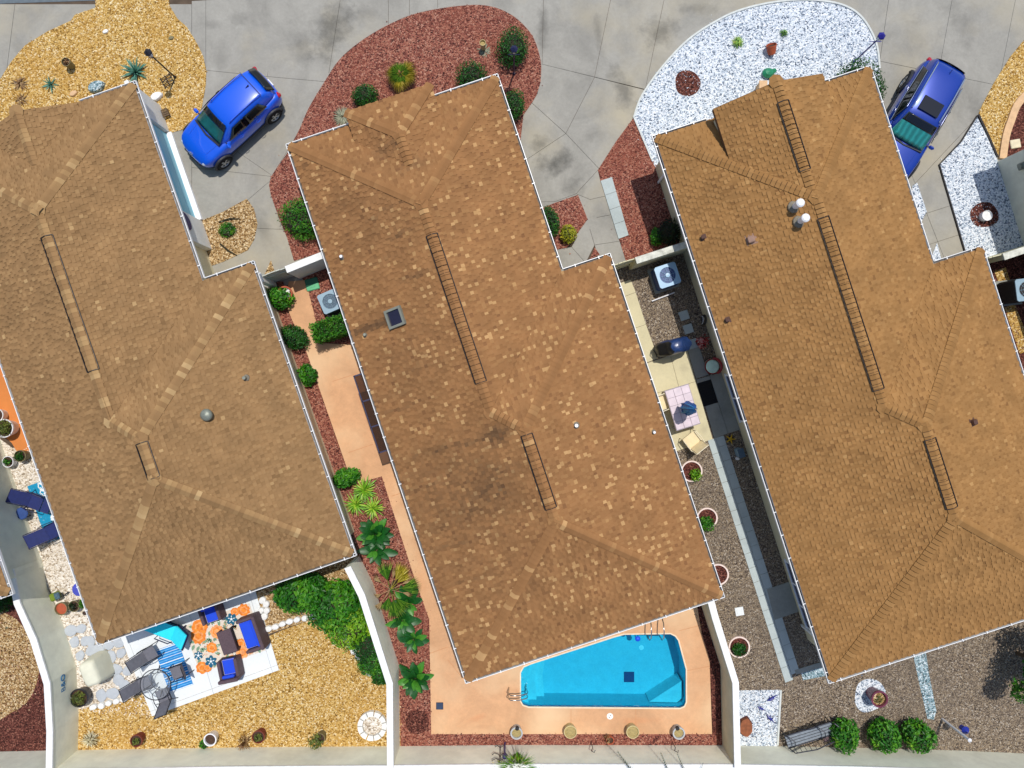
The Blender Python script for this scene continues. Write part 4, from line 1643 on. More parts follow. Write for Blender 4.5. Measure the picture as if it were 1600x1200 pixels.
# fittings
o = MB().cyl((0, 0, -.1), (0, 0, .16), .13, n=18).lathe([(.20, .14), (.21, .18), (.19, .24), (.12, .29), (0, .31)], 20).build('turbine_vent', MATS['vent_cap_grey'], H1.root, True)
o.location = H1.on_roof(326, 648)
H1.pipe(384.5, 590.5, .06, .22, 'vent_cap_grey')
sk = MB()
S_ = .31
o = MB()
for (x, y, a, b) in ((0, .29, .66, .08), (0, -.29, .66, .08), (.29, 0, .08, .50), (-.29, 0, .08, .50)):
    o.box((x, y, .06), (a, b, .16))
o = o.build('skylight', plain('skylight_frame', rgb(122, 124, 112), .5, .1, 6), H2.root)
o.location = H2.on_roof(619, 496)
o.rotation_euler = (0, -math.atan(PITCH), 0)
MB().box((0, 0, .06), (.50, .50, .02)).build('skylight_glass', plain('sky_glass', rgb(34, 30, 48), .08, .1, 2, spec=.8), o)
H2.pipe(534.5, 402, .05, .2)
H2.pipe(571, 523.5, .045, .18, 'vent_cap_grey')
H2.pipe(900, 664.5, .06, .2)
H2.pipe(1021, 675, .045, .2)
H3.pipe(1241, 323, .105, .55, 'pipe_white', True)
H3.pipe(1249, 346, .105, .55, 'pipe_white', True)
for (x, y, s) in ((1174, 374, 1.0), (1099, 371, .6), (1137, 500, .6), (1519, 660, .75)):
    o = MB().box((0, 0, .06), (.24 * s, .24 * s, .2), bev=.03).box((0, 0, .0), (.36 * s, .36 * s, .03)).build('box_vent', MATS['pipe_brown'] if s < 1 else plain('pipe_taupe', rgb(150, 118, 100), .6), H3.root)
    o.location = H3.on_roof(x, y)
    o.rotation_euler = (0, -math.atan(PITCH) if x < 1300 else math.atan(PITCH), 0)


def window(H, s, t0, t1, zlo, zhi, sign, nm):
    """window on a side wall at s; sign = -1 faces left, +1 faces right"""
    n = nm
    fr = MB()
    Lw = t1 - t0
    x = s + sign * .02
    fr.box(H.loc(x, (t0 + t1) / 2, zhi), (.06, Lw + .1, .07))
    fr.box(H.loc(x, (t0 + t1) / 2, zlo), (.10, Lw + .14, .07))
    for i in range(n + 1):
        fr.box(H.loc(x, t0 + Lw * i / n, (zlo + zhi) / 2), (.06, .06, zhi - zlo - .07))
    f = fr.build('window', MATS['window_frame'], H.root)
    for i in range(n):
        MB().box(H.loc(x - sign * .008, t0 + Lw * (i + .5) / n, (zlo + zhi) / 2), (.03, Lw / n - .06, zhi - zlo - .07)).build('pane', MATS['window_glass'], f)


def t_of(H, px, py, z):
    return H.to_local(W(px, py, z))


a = t_of(H3, 1137, 590, 1.8)[1]
b = t_of(H3, 1162, 664, 1.8)[1]
window(H3, OV, a, b, .55, 2.35, -1, 2)
a = t_of(H3, 1236, 893, 1.8)[1]
b = t_of(H3, 1272, 1000, 1.8)[1]
window(H3, OV, a, b, .55, 2.35, -1, 3)
# garage side of the left house: pilasters, white door, blue disc
s_ = H1.w1 - OV
ta = t_of(H1, 262, 210, 0)[1]
tb = t_of(H1, 312, 346, 0)[1]
gd = MB()
for k in range(4):
    gd.box(H1.loc(s_ + .03, (ta + tb) / 2, .30 + .56 * k), (.05, tb - ta - .05, .545), bev=.012)
gd.build('garage_door', MATS['garage_white'], H1.root)
MB().box(H1.loc(s_ + .15, (ta + tb) / 2, .09), (.22, tb - ta - .02, .16), bev=.01).build('threshold', MATS['apron_white'], H1.root)
for (x0, x1, d) in ((ta - 1.15, ta - .03, .16), (tb + .03, tb + 1.2, .22)):
    MB().box(H1.loc(s_ + d / 2, (x0 + x1) / 2, 1.2), (d, x1 - x0, 2.4), bev=.01).build('pilaster', MATS['house_wall_white'], H1.root)
o = MB().cyl((0, 0, 0), (.03, 0, 0), .34, n=28).build('wall_disc', MATS['navy_disc'], H1.root)
o.location = H1.loc(s_ + .225, tb + .45, 1.75)
# house beyond the left edge and house beyond the right edge
gx, gy = 14, 926
u_ = Vector((math.sin(math.radians(19)), math.cos(math.radians(19))))
v_ = Vector((math.cos(math.radians(19)), -math.sin(math.radians(19))))
a0 = Vector((gx, gy)) - u_ * 806 - v_ * 419
H0 = House('left', (a0.x, a0.y), 19.0, 337, 419, 327, 806, 'house at the left edge with only a roof corner and pale wall in view', wall='stucco_green')
c4 = W(1557, 253)
u4 = Vector((math.sin(math.radians(17.4)), -math.cos(math.radians(17.4)), 0))
v4 = Vector((math.cos(math.radians(17.4)), math.sin(math.radians(17.4)), 0))
c4 = c4 - (u4 + v4) * OV
ax_, ay_ = 800 + c4.x * ES, 600 - c4.y * ES
H4 = House('right', (ax_, ay_), 17.4, 350, 430, 322, 891, 'house at the right edge showing a pale wall with two utility meters', wall='stucco_green')
for k, (ds, zz) in enumerate(((.55, 1.25), (.95, 1.45))):
    o = MB().box((-.06, 0, 0), (.12, .26, .36), bev=.03).cyl((-.12, 0, .03), (-.19, 0, .03), .1, n=16).build('utility_meter', MATS['vent_cap_grey'], H4.root)
    o.location = H4.loc(OV - .003, OV + ds, zz)
for (H, name) in ((H3, 'hose_bib'),):
    pass
# downspouts
for (H, s, t) in ((H1, H1.w1 - OV + .05, H1.t1 - .25), (H2, OV - .06, 6.9), (H3, OV - .06, 1.0), (H3, OV - .06, H3.L - 1.0), (H2, H2.w2 - OV + .06, H2.L - .7)):
    MB().box(H.loc(s, t, 1.25), (.07, .09, 2.4)).build('downspout', MATS['gutter_white'], H.root)
# ------------------------------------------------------------------ plants
def greens(name, dark, mid, light, tip=None, transl=.12):
    st = [(0, dark), (.45, mid), (.85, light), (1, tip or light)]
    return tinted(name, st, .5, .35, transl=transl)


greens('leaf_bright', rgb(18, 62, 8), rgb(40, 108, 14), rgb(86, 146, 26), rgb(140, 176, 50))
greens('leaf_deep', rgb(8, 40, 8), rgb(18, 74, 10), rgb(42, 104, 18), rgb(84, 140, 40))
greens('leaf_yellow', rgb(88, 96, 12), rgb(140, 146, 22), rgb(178, 172, 40), rgb(210, 196, 60))
greens('leaf_olive', rgb(44, 60, 22), rgb(82, 96, 34), rgb(120, 128, 50), rgb(150, 150, 70))
greens('leaf_lime', rgb(40, 96, 10), rgb(92, 146, 20), rgb(136, 176, 36), rgb(200, 206, 90))
greens('leaf_silver', rgb(76, 84, 66), rgb(120, 124, 100), rgb(160, 158, 130))
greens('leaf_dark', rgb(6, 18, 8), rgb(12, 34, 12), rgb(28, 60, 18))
greens('leaf_dry', rgb(70, 44, 24), rgb(120, 84, 50), rgb(170, 140, 96))
greens('leaf_white', rgb(120, 96, 60), rgb(190, 180, 140), rgb(226, 222, 196))
greens('petal_red', rgb(120, 10, 14), rgb(176, 24, 30), rgb(220, 180, 170))
plain('agave', rgb(74, 124, 106), .5, .2, 5)
plain('agave_edge', rgb(150, 170, 130), .5)
plain('big_leaf', rgb(20, 78, 24), .45, .35, 6, spec=.45)
plain('big_leaf_light', rgb(62, 122, 34), .45, .3, 6, spec=.45)
plain('strap_leaf', rgb(104, 158, 30), .45, .3, 7)
plain('strap_leaf_pale', rgb(160, 190, 60), .45, .25, 7)
greens('fan_green', rgb(22, 54, 10), rgb(58, 104, 22), rgb(104, 146, 40), rgb(140, 160, 60))
greens('fan_gold', rgb(92, 86, 16), rgb(150, 140, 34), rgb(184, 168, 60), rgb(214, 196, 110))
greens('fan_dry', rgb(104, 80, 50), rgb(168, 142, 98), rgb(200, 180, 140))
plain('trunk', rgb(96, 78, 58), .9, .3, 12, .5, 30)
plain('twig', rgb(44, 40, 22), .9, .3, 12)


def foliage(name, parent, blobs, n, size, mat, seed=1, shell=.55, up=.5, aspect=.5, loc=None, lumps=7):
    """leaf-sized faces through the volume of ellipsoid blobs, lighter and darker clumps of leaves"""
    r = np.random.default_rng(seed)
    B = np.array(blobs, float)
    w = B[:, 3] * B[:, 4] * B[:, 5]
    bi = r.choice(len(B), n, p=(w ** .8) / (w ** .8).sum())
    d = r.normal(0, 1, (n, 3))
    d /= np.linalg.norm(d, axis=1)[:, None]
    # uneven outline
    lump = r.normal(0, 1, (lumps, 3))
    lump /= np.linalg.norm(lump, axis=1)[:, None]
    amp = r.uniform(-.30, .22, lumps)
    dots = np.clip(d @ lump.T, 0, 1) ** 4
    rad = (shell + (1 - shell) * r.uniform(0, 1, n) ** .6) * (1 + dots @ amp + r.normal(0, .05, n))
    P = B[bi, :3] + d * rad[:, None] * B[bi, 3:6]
    k = P[:, 2] > .01
    P, d, n = P[k], d[k], int(k.sum())
    nr = d * .8 + r.normal(0, .55, (n, 3)) + np.array([0, 0, up])
    nr /= np.linalg.norm(nr, axis=1)[:, None]
    t = np.cross(nr, r.normal(0, 1, (n, 3)))
    t /= np.linalg.norm(t, axis=1)[:, None] + 1e-9
    b = np.cross(nr, t)
    s = size * r.uniform(.6, 1.3, n)[:, None]
    V = np.stack([P - t * s, P - b * s * aspect + nr * s * .15, P + t * s, P + b * s * aspect + nr * s * .15], 1).reshape(-1, 3)
    F = (np.arange(n) * 4)[:, None] + np.arange(4)
    cell = np.floor(P / (size * 4.5)).astype(int)
    hsh = (np.abs(cell @ np.array([73, 199, 317])) % 97) / 97
    tint = np.clip(.55 * hsh + .45 * r.uniform(0, 1, n), 0, 1)
    me = bpy.data.meshes.new(name)
    me.from_pydata(V.tolist(), [], F.tolist())
    me.materials.append(MATS[mat])
    at = me.attributes.new('tint', 'FLOAT', 'FACE')
    at.data.foreach_set('value', tint)
    o = link(name, me, parent, loc)
    return o


def stems(parent, h, r, n=5, seed=1, mat='twig', name='stem'):
    q = random.Random(seed)
    mb = MB()
    for i in range(n):
        a = q.uniform(0, 6.28)
        e = r * q.uniform(.3, .8)
        mb.tube([(0, 0, 0), (math.cos(a) * e * .4, math.sin(a) * e * .4, h * .4), (math.cos(a) * e, math.sin(a) * e, h * .8)], [.03, .02, .008], 5)
    return mb.build(name, MATS[mat], parent)


def shrub(px, py, rx, ry, h, label, mat='leaf_bright', n=1500, size=.045, group=None, rz=0, seed=1, cat='shrub', name='shrub', extra=(), base=0.0):
    """rx, ry in metres; px, py is where it stands"""
    root = thing(name, label, cat, W(px, py, base), rz, group)
    bl = [(0, 0, h * .52, rx, ry, h * .5)] + list(extra)
    stems(root, h * .9, min(rx, ry), 7, seed)
    foliage('foliage', root, bl, n, size, mat, seed)
    core = MB().lathe([(0, h * .08), (rx * .55, h * .2), (rx * .68, h * .5), (rx * .5, h * .75), (0, h * .86)], 10, sy=ry / rx)
    core.build('inner_twigs', MATS['twig'], root)
    return root


GB = 'clipped shrubs round the middle house'
shrub(574, 158, .58, .52, .9, 'round clipped green shrub left of the fan palm', 'leaf_deep', 1800, .04, GB, seed=2)
shrub(738, 128, .64, .56, 1.0, 'round clipped green shrub above the front right roof corner', 'leaf_deep', 2000, .04, GB, seed=3)
shrub(802, 84, .62, .78, 1.0, 'tall green shrub holding the lamp post at the red bed edge', 'leaf_deep', 2200, .04, GB, seed=4)
shrub(803, 172, .42, .66, 1.0, 'narrow green shrub against the upper right wall of the middle house', 'leaf_deep', 1600, .04, GB, seed=5)
shrub(478, 345, .86, 1.0, 1.1, 'large round green shrub beside the left eave of the middle house', 'leaf_bright', 4000, .042, GB, heading(.316, .949), seed=6)
shrub(859, 350, .34, .60, .95, 'clipped green shrub by the eave next to a yellow shrub', 'leaf_deep', 1500, .04, GB, heading(.949, -.3), seed=7)
shrub(886, 368, .36, .36, .7, 'small golden yellow shrub on the red gravel patch', 'leaf_yellow', 900, .04, None, seed=8)
hg = thing('hedge', 'box clipped green hedge on the orange path below the air conditioner', 'hedge', W(528, 515, .05), heading(.949, -.316))
hb = [(-.66 + i * .22, -.27 + j * .18, .12 + k * .2, .15, .13, .14) for i in range(7) for j in range(4) for k in range(6) if i in (0, 6) or j in (0, 3) or k == 5]
for i in range(5):
    for j in range(3):
        for k in range(0):
            pass
foliage('foliage', hg, hb, 7500, .038, 'leaf_bright', 9, shell=.5, lumps=1)
MB().box((0, 0, .5), (1.5, .62, .9), bev=.1).build('inner_twigs', MATS['twig'], hg)
shrub(441, 468, .42, .52, .8, 'loose leafy shrub beside the gate at the corner of the left house', 'leaf_bright', 900, .07, 'leafy shrubs along the left house wall', 1.2, seed=10)
shrub(464, 528, .46, .58, .8, 'round leafy shrub halfway along the left house wall', 'leaf_deep', 2000, .045, 'leafy shrubs along the left house wall', 1.2, seed=11)
shrub(484, 586, .40, .46, .6, 'sprawling broad leaved shrub on the rosy gravel', 'leaf_bright', 500, .085, 'leafy shrubs along the left house wall', seed=12)
shrub(543, 745, .38, .62, .8, 'upright ruffled green cycad like shrub at the end of the wide orange path', 'leaf_bright', 900, .075, 'leafy shrubs along the left house wall', -1.2, seed=13)
shrub(1331, 138, .98, .78, 1.3, 'dark green shrub wrapping the front right corner of the right house', 'leaf_deep', 4200, .045, None, heading(.9, .5), seed=14, extra=[(.6, -.2, .6, .6, .6, .6)])
shrub(1022, 372, .22, .34, .55, 'small light green shrub by the worn garden wall', 'leaf_bright', 420, .06, None, seed=15)
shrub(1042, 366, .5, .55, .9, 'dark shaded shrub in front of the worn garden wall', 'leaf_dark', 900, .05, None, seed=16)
shrub(357, 361, .36, .34, .32, 'low spreading juniper with bluish flowers on the small tan bed', 'leaf_bright', 900, .035, None, seed=17)
fl = foliage('flowers', bpy.data.objects[-1] if False else [o for o in col.objects if o.get('label', '').startswith('low spreading juniper')][0], [(.1, .05, .2, .42, .38, .16)], 60, .03, 'leaf_silver', 5)
for x0, y0, x1, y1, b in ((342, 347, 376, 342, -3), (344, 381, 370, 399, 2)):
    p, q_, m_ = W(x0, y0, .08), W(x1, y1, .07), W((x0 + x1) / 2, (y0 + y1) / 2 + b, .1)
    o = MB().tube([p, m_, q_], [.03, .035, .015], 6).build('driftwood', MATS['twig'])
    tag(o, 'thin dark driftwood branch %s the juniper' % ('above' if b < 0 else 'below'), 'branch')
# leafy mass right of the back patio
shrub(478, 918, 1.15, .8, 1.5, 'big leafy bright green shrub under the rear eave of the left house', 'leaf_bright', 3200, .085, 'shrubs along the white topped garden wall', heading(.95, -.2), seed=20)
shrub(533, 935, 1.1, 1.0, 1.5, 'big leafy bright green shrub against the top of the white topped wall', 'leaf_bright', 3400, .085, 'shrubs along the white topped garden wall', seed=21)
shrub(553, 968, .85, .8, 1.3, 'leafy shrub with yellow tips spilling over the border stones', 'leaf_lime', 2000, .075, 'shrubs along the white topped garden wall', seed=22)
shrub(580, 1000, .55, .7, 1.1, 'clipped green shrub midway down the white topped wall', 'leaf_deep', 2400, .045, 'shrubs along the white topped garden wall', seed=23)
shrub(584, 1028, .55, .5, .9, 'round green shrub second from the lower end of the wall planting', 'leaf_bright', 1900, .045, 'shrubs along the white topped garden wall', seed=24)
shrub(597, 1049, .42, .36, .7, 'smallest dark green shrub at the lower end of the wall planting', 'leaf_deep', 1400, .05, 'shrubs along the white topped garden wall', seed=25)
shrub(10, 930, .5, .6, .8, 'green shrub below the roof corner at the left edge', 'leaf_deep', 1500, .05, None, seed=26)
# three round shrubs at the bottom right and the tree whose shade falls on the pebbles
GR = 'round shrubs by the lower right wall'
shrub(1311, 1136, .62, .60, 1.15, 'round glossy shrub beside the iron bench', 'leaf_bright', 1500, .075, GR, seed=30)
shrub(1369, 1137, .64, .62, 1.2, 'round glossy shrub in the middle by the lower right wall', 'leaf_bright', 1500, .075, GR, seed=31)
shrub(1422, 1136, .62, .60, 1.15, 'round glossy shrub nearest the white feeder pole', 'leaf_bright', 1500, .075, GR, seed=32)
tr = thing('shade_tree', 'leafy tree at the right edge shading the brown pebbles', 'tree', W(1588, 1020))
MB().tube([(0, 0, 0), (.05, .02, .5), (.0, .06, 1.0), (.08, .0, 1.5)], [.09, .075, .06, .04], 8).tube([(0, .06, .95), (.4, .3, 1.5), (.8, .4, 1.9)], [.05, .03, .012], 6).tube([(0, .06, .9), (-.4, -.2, 1.4), (-.8, -.3, 1.7)], [.05, .03, .012], 6).tube([(.05, .0, 1.1), (.1, -.5, 1.6), (.2, -.9, 1.8)], [.04, .025, .01], 6).build('trunk', MATS['trunk'], tr)
q = random.Random(5)
cb = []
for i in range(16):
    a, rr = q.uniform(0, 6.28), q.uniform(.2, 1.25)
    cb.append((math.cos(a) * rr, math.sin(a) * rr, 1.75 + q.uniform(-.4, .6) - .15 * rr, .5, .5, .4))
foliage('crown', tr, cb, 6000, .07, 'leaf_bright', 33, shell=.3)

# ---- agaves, strap leaved and broad leaved plants: every leaf a piece of its own


def blade_mesh(name, Lg, wd, droop, mats, fold=.25, seg=6, tipw=.02, belly=.35):
    mb = MB()
    vs, fs = [], []
    for i in range(seg + 1):
        t = i / seg
        w = wd * (math.sin(math.pi * min(1, (t + .12) / (1.12)) ** belly) if False else (1 - t) ** .7 * (t + .25) ** .35 * 1.25)
        if i == seg:
            w = tipw * wd
        x = Lg * t
        z = -droop * Lg * t * t
        vs += [(x, -w / 2, z + w * fold), (x, 0, z), (x, w / 2, z + w * fold)]
    for i in range(seg):
        a = i * 3
        fs += [(a, a + 1, a + 4, a + 3), (a + 1, a + 2, a + 5, a + 4)]
    mb.add(vs, fs)
    me_o = mb.build(name, mats)
    me = me_o.data
    me.polygons.foreach_set('use_smooth', [True] * len(me.polygons))
    bpy.data.objects.remove(me_o)
    return me


def oval_leaf(name, Lg, wd, droop, mats, stalk=.3, seg=7, fold=.18):
    mb = MB()
    vs, fs = [], []
    for i in range(seg + 1):
        t = i / seg
        if t < stalk:
            w = .022
        else:
            k = (t - stalk) / (1 - stalk)
            w = wd * math.sin(math.pi * (k * .94 + .03)) ** .75
        x = Lg * t
        z = .28 * Lg * t - droop * Lg * t * t
        rip = .012 * (-1) ** i
        vs += [(x, -w / 2, z + w * fold + rip), (x, 0, z), (x, w / 2, z + w * fold - rip)]
    for i in range(seg):
        a = i * 3
        fs += [(a, a + 1, a + 4, a + 3), (a + 1, a + 2, a + 5, a + 4)]
    mb.add(vs, fs)
    o = mb.build(name, mats)
    me = o.data
    me.polygons.foreach_set('use_smooth', [True] * len(me.polygons))
    bpy.data.objects.remove(o)
    return me


def rosette(px, py, meshes, n, label, tilt=(10, 75), name='agave', cat='plant', group=None, seed=1, h=.05, smin=.75, golden=True, leaf='leaf', base=0.0):
    root = thing(name, label, cat, W(px, py, base), 0, group)
    q = random.Random(seed)
    MB().lathe([(0, 0), (.06, 0), (.05, h), (0, h + .03)], 8).build('heart', MATS['trunk'], root)
    for i in range(n):
        t = i / max(1, n - 1)
        a = i * 2.39996 if golden else 6.283 * i / n
        el = math.radians(tilt[0] + (tilt[1] - tilt[0]) * t + q.uniform(-6, 6))
        me = meshes[q.randrange(len(meshes))]
        o = link(leaf, me, root, (0, 0, h * (.4 + .6 * t)))
        o.rotation_euler = (q.uniform(-.2, .2), -el, a + q.uniform(-.2, .2))
        s = q.uniform(smin, 1) * (1 - .35 * t)
        o.scale = (s, s, s)
    return root


ag = [blade_mesh('agave_leaf', .72, .13, .12, [MATS['agave']])]
rosette(214, 114, ag, 34, 'large blue-green agave at the corner of the left roof', (8, 78), seed=1)
rosette(81, 133, [blade_mesh('agave_leaf', .44, .09, .1, [MATS['agave']])], 18, 'small blue-green agave above the left front eave', (8, 70), seed=2)
sl = [blade_mesh('strap_leaf', .66, .08, .5, [MATS['strap_leaf']]), blade_mesh('strap_leaf', .6, .08, .6, [MATS['strap_leaf']]), blade_mesh('strap_leaf', .58, .07, .6, [MATS['strap_leaf_pale']])]
GS_ = 'lime strap leaved plants by the path corner'
rosette(572, 764, sl, 76, 'uppermost lime spiky plant beside the path corner', (5, 80), 'spiky_plant', 'plant', GS_, 3, .35)
rosette(558, 786, sl, 60, 'left lime spiky plant against the left house wall', (5, 80), 'spiky_plant', 'plant', GS_, 4, .3, .6)
rosette(585, 792, sl, 60, 'lower right lime spiky plant on the rosy gravel', (5, 80), 'spiky_plant', 'plant', GS_, 5, .3, .6)
bl = [oval_leaf('broad_leaf', .92, .36, .3, [MATS['big_leaf']], .22), oval_leaf('broad_leaf', .85, .40, .42, [MATS['big_leaf']], .22), oval_leaf('broad_leaf', .82, .32, .35, [MATS['big_leaf_light']], .22)]
GBP = 'broad leaved plants along the white topped wall'
rosette(588, 832, bl, 28, 'largest broad leaved plant below the lime spiky plants', (5, 70), 'broad_leaf_plant', 'plant', GBP, 6, .3, .8)
rosette(590, 858, bl, 16, 'broad leaved plant just above the palm', (5, 60), 'broad_leaf_plant', 'plant', GBP, 7, .2, .5)
rosette(638, 938, bl, 20, 'broad leaved plant just below the palm', (5, 65), 'broad_leaf_plant', 'plant', GBP, 8, .25, .65)
rosette(630, 966, bl, 18, 'broad leaved plant touching the white topped wall below the palm', (5, 65), 'broad_leaf_plant', 'plant', GBP, 9, .25, .6)
rosette(647, 996, bl, 18, 'small broad leaved plant halfway down the pool yard bed', (5, 60), 'broad_leaf_plant', 'plant', GBP, 10, .2, .5)
rosette(650, 1056, bl, 28, 'lowest glossy broad leaved plant beside the pool deck', (5, 70), 'broad_leaf_plant', 'plant', GBP, 11, .3, .8)


def fan_mesh(name, r, mats, spread=200, n=13, stalk=.5, droop=.35):
    mb = MB()
    st = Vector((0, 0, 0))
    e = Vector((stalk, 0, .05))
    mb.tube([st, (stalk * .5, 0, .05), e], [.018, .014, .01], 5)
    for i in range(n):
        a = math.radians(-spread / 2 + spread * i / (n - 1))
        d = Vector((math.cos(a), math.sin(a), 0))
        s = Vector((-d.y, d.x, 0))
        Lr = r * (1 - .25 * abs(a) / 1.75)
        w = r * (.03 if spread > 90 else .032)
        Lr *= 1 - .16 * (i % 2)
        p1 = e + d * Lr * .6
        p2 = e + d * Lr + Vector((0, 0, -droop * Lr))
        mb.add([e, p1 - s * w + Vector((0, 0, .0)), p1 + Vector((0, 0, .03)), p1 + s * w, p2], [(0, 1, 2), (0, 2, 3), (1, 4, 2), (2, 4, 3)])
    o = mb.build(name, mats, tint=True)
    me = o.data
    bpy.data.objects.remove(o)
    return me


def palm(px, py, h, trunk_r, fronds, label, seed=1, name='fan_palm', top=(0, 0)):
    root = thing(name, label, 'palm', W(px, py))
    MB().tube([(0, 0, 0), (top[0] * .4, top[1] * .4, h * .5), (top[0], top[1], h)], [trunk_r * 1.15, trunk_r, trunk_r * .9], 10).build('trunk', MATS['trunk'], root)
    q = random.Random(seed)
    for (me, az, el, s) in fronds:
        o = link('frond', me, root, (top[0], top[1], h))
        o.rotation_euler = (q.uniform(-.2, .2), -math.radians(el), math.radians(az))
        o.scale = (s, s, s)
    return root


fg, fy, fd = fan_mesh('frond', .52, [MATS['fan_green']], stalk=.10, spread=90.5, n=17), fan_mesh('frond', .50, [MATS['fan_gold']], stalk=.22, spread=110, n=17), fan_mesh('frond', .42, [MATS['fan_dry']], stalk=.3, droop=.6)
q = random.Random(8)
fr_ = [(fd, q.uniform(0, 360), q.uniform(-35, -10), q.uniform(.8, 1.0)) for _ in range(9)] + [(fy, i * 40 + q.uniform(-15, 15), q.uniform(-18, 12), q.uniform(.75, 1.1)) for i in range(9)] + [(fg, i * 60 + 20, q.uniform(5, 30), q.uniform(.7, 1.0)) for i in range(6)]
palm(630, 127, .6, .09, fr_, 'short fan palm with yellowing fronds in front of the middle house', 2)
fg2, fy2, fd2 = fan_mesh('frond', .80, [MATS['fan_green']], spread=58, stalk=.40, n=19, droop=.25), fan_mesh('frond', .80, [MATS['fan_gold']], spread=50, stalk=.45, n=17, droop=.25), fan_mesh('frond', .6, [MATS['fan_dry']], spread=30, stalk=.5, n=8, droop=.4)
palm(617, 910, .95, .1, [(fg2, 105, 5, .95), (fy2, 62, 8, .95), (fy2, 45, 2, .8), (fg2, 8, 5, 1.0), (fg2, -100, 25, .75), (fg2, -75, 12, 1.0), (fg2, -60, -10, 1.0), (fd2, 150, -20, .9), (fd2, -150, -25, .9), (fd2, -20, -18, .9), (fd2, 25, -10, .9), (fd2, 80, -15, .8), (fd2, -125, -12, 1.1)], 'palm with splayed fronds leaning over the white topped wall', 3)


def tuft(px, py, r, n, mat, label, h=.25, seed=1, name='grass_tuft', cat='plant', group=None, base=0.0):
    root = thing(name, label, cat, W(px, py, base), 0, group)
    q = random.Random(seed)
    mb = MB()
    for i in range(n):
        a, el = q.uniform(0, 6.28), q.uniform(.25, 1.4)
        Lr = r * q.uniform(.7, 1.1)
        d = Vector((math.cos(a), math.sin(a), 0))
        s = Vector((-d.y, d.x, 0)) * .012
        p1 = d * Lr * .5 * math.cos(el) + Vector((0, 0, h * .7 * math.sin(el) + .04))
        p2 = d * Lr * math.cos(el * .7) + Vector((0, 0, h * math.sin(el) * .9))
        mb.add([-s, s, p1 + s * 1.3, p1 - s * 1.3, p2], [(0, 1, 2, 3), (3, 2, 4)])
    mb.build('blades', MATS[mat], root, tint=True)
    return root


tuft(1151, 68, .30, 130, 'leaf_lime', 'larger green grass tuft on the white front bed', seed=1)
tuft(1223, 54, .20, 70, 'leaf_bright', 'smaller green grass tuft on the white front bed', seed=2)
tuft(536, 184, .5, 190, 'leaf_silver', 'pale dry succulent clump by the front left roof corner of the middle house', .12, 3)
tuft(33, 132, .45, 60, 'leaf_dry', 'sparse dry twigs on the golden gravel at the far left', .12, 4)
tuft(35, 158, .4, 36, 'leaf_dry', 'few dead twigs next to the small agave', .1, 14)
tuft(12, 980, .08, 16, 'leaf_silver', 'tiny bluish sprout in the bottom left bed', .1, 5)
# plants that look over the back wall from outside
for (x, y, r, n, mt, lb, h) in ((782, 1156, .5, 130, 'leaf_yellow', 'yellow green grass clump looking over the back wall', 1.75), (808, 1154, .95, 380, 'leaf_lime', 'largest green grass clump looking over the back wall', 1.95),
                                (845, 1160, .45, 90, 'leaf_lime', 'low green grass clump right of the largest at the back wall', 1.8)):
    root = thing('grass_clump', lb, 'plant', W(x, y + 16.5))
    q = random.Random(int(x))
    mb = MB()
    for i in range(n):
        a = q.uniform(0, 6.28)
        d = Vector((math.cos(a), math.sin(a), 0))
        s = Vector((-d.y, d.x, 0)) * .014
        e = q.uniform(.2, 1) * r
        mb.add([-s, s, d * e * .5 + Vector((0, 0, h * .75)) + s, d * e * .5 + Vector((0, 0, h * .75)) - s, d * e + Vector((0, 0, h * q.uniform(.8, 1.0)))], [(0, 1, 2, 3), (3, 2, 4)])
    mb.build('blades', MATS[mt], root, tint=True)
for i, (x, lb) in enumerate(((620, 'small green bush top at the foot of the white topped wall'), (714, 'small pinkish bush top over the back wall'), (880, 'small green bush top over the back wall left of its twin'), (932, 'smallest green bush top over the back wall'))):
    shrub(600 + (0) + (x - 600) if False else 800 + (x - 800) * .945, 1177, .32 if i < 3 else .25, .26, 1.62, lb, 'leaf_bright' if i != 1 else 'leaf_silver', 700, .05, 'bush tops along the back wall', seed=50 + i)
fm_ = blade_mesh('shadow_plume', .95, .16, .5, [MATS['leaf_silver']])
pl = thing('frond_shadow_plumes', 'grey plumes in place of frond shadows on the back wall below the pool', 'plant', W(975, 1177))
for (dx, az, s) in ((.2, 128, 1.1), (1.45, 112, .9), (2.05, 112, .85), (2.5, 70, .5)):  # grey plumes modelled where frond shadows fall on the wall
    o = MB()
    n_ = 12
    for k in range(n_):
        t = k / n_
        for sg in (-1, 1):
            p = Vector((t, 0, -.3 * t * t))
            e = p + Vector((.10, sg * .11 * (1 - t * .7), -.03))
            w = Vector((.03, 0, 0))
            o.add([p - w, p + w, e], [(0, 1, 2)])
    o.tube([(0, 0, 0), (.5, 0, -.075), (1, 0, -.3)], [.012, .01, .004], 4)
    f = o.build('shadow_plume', MATS['leaf_silver'], pl, loc=(dx, 0, 1.62))
    f.rotation_euler = (0, -.25, math.radians(az))
    f.scale = (s, s, s)
    MB().tube([(dx, 0, 0), (dx, .0, 1.63)], .012, 5).build('stem', MATS['twig'], pl)

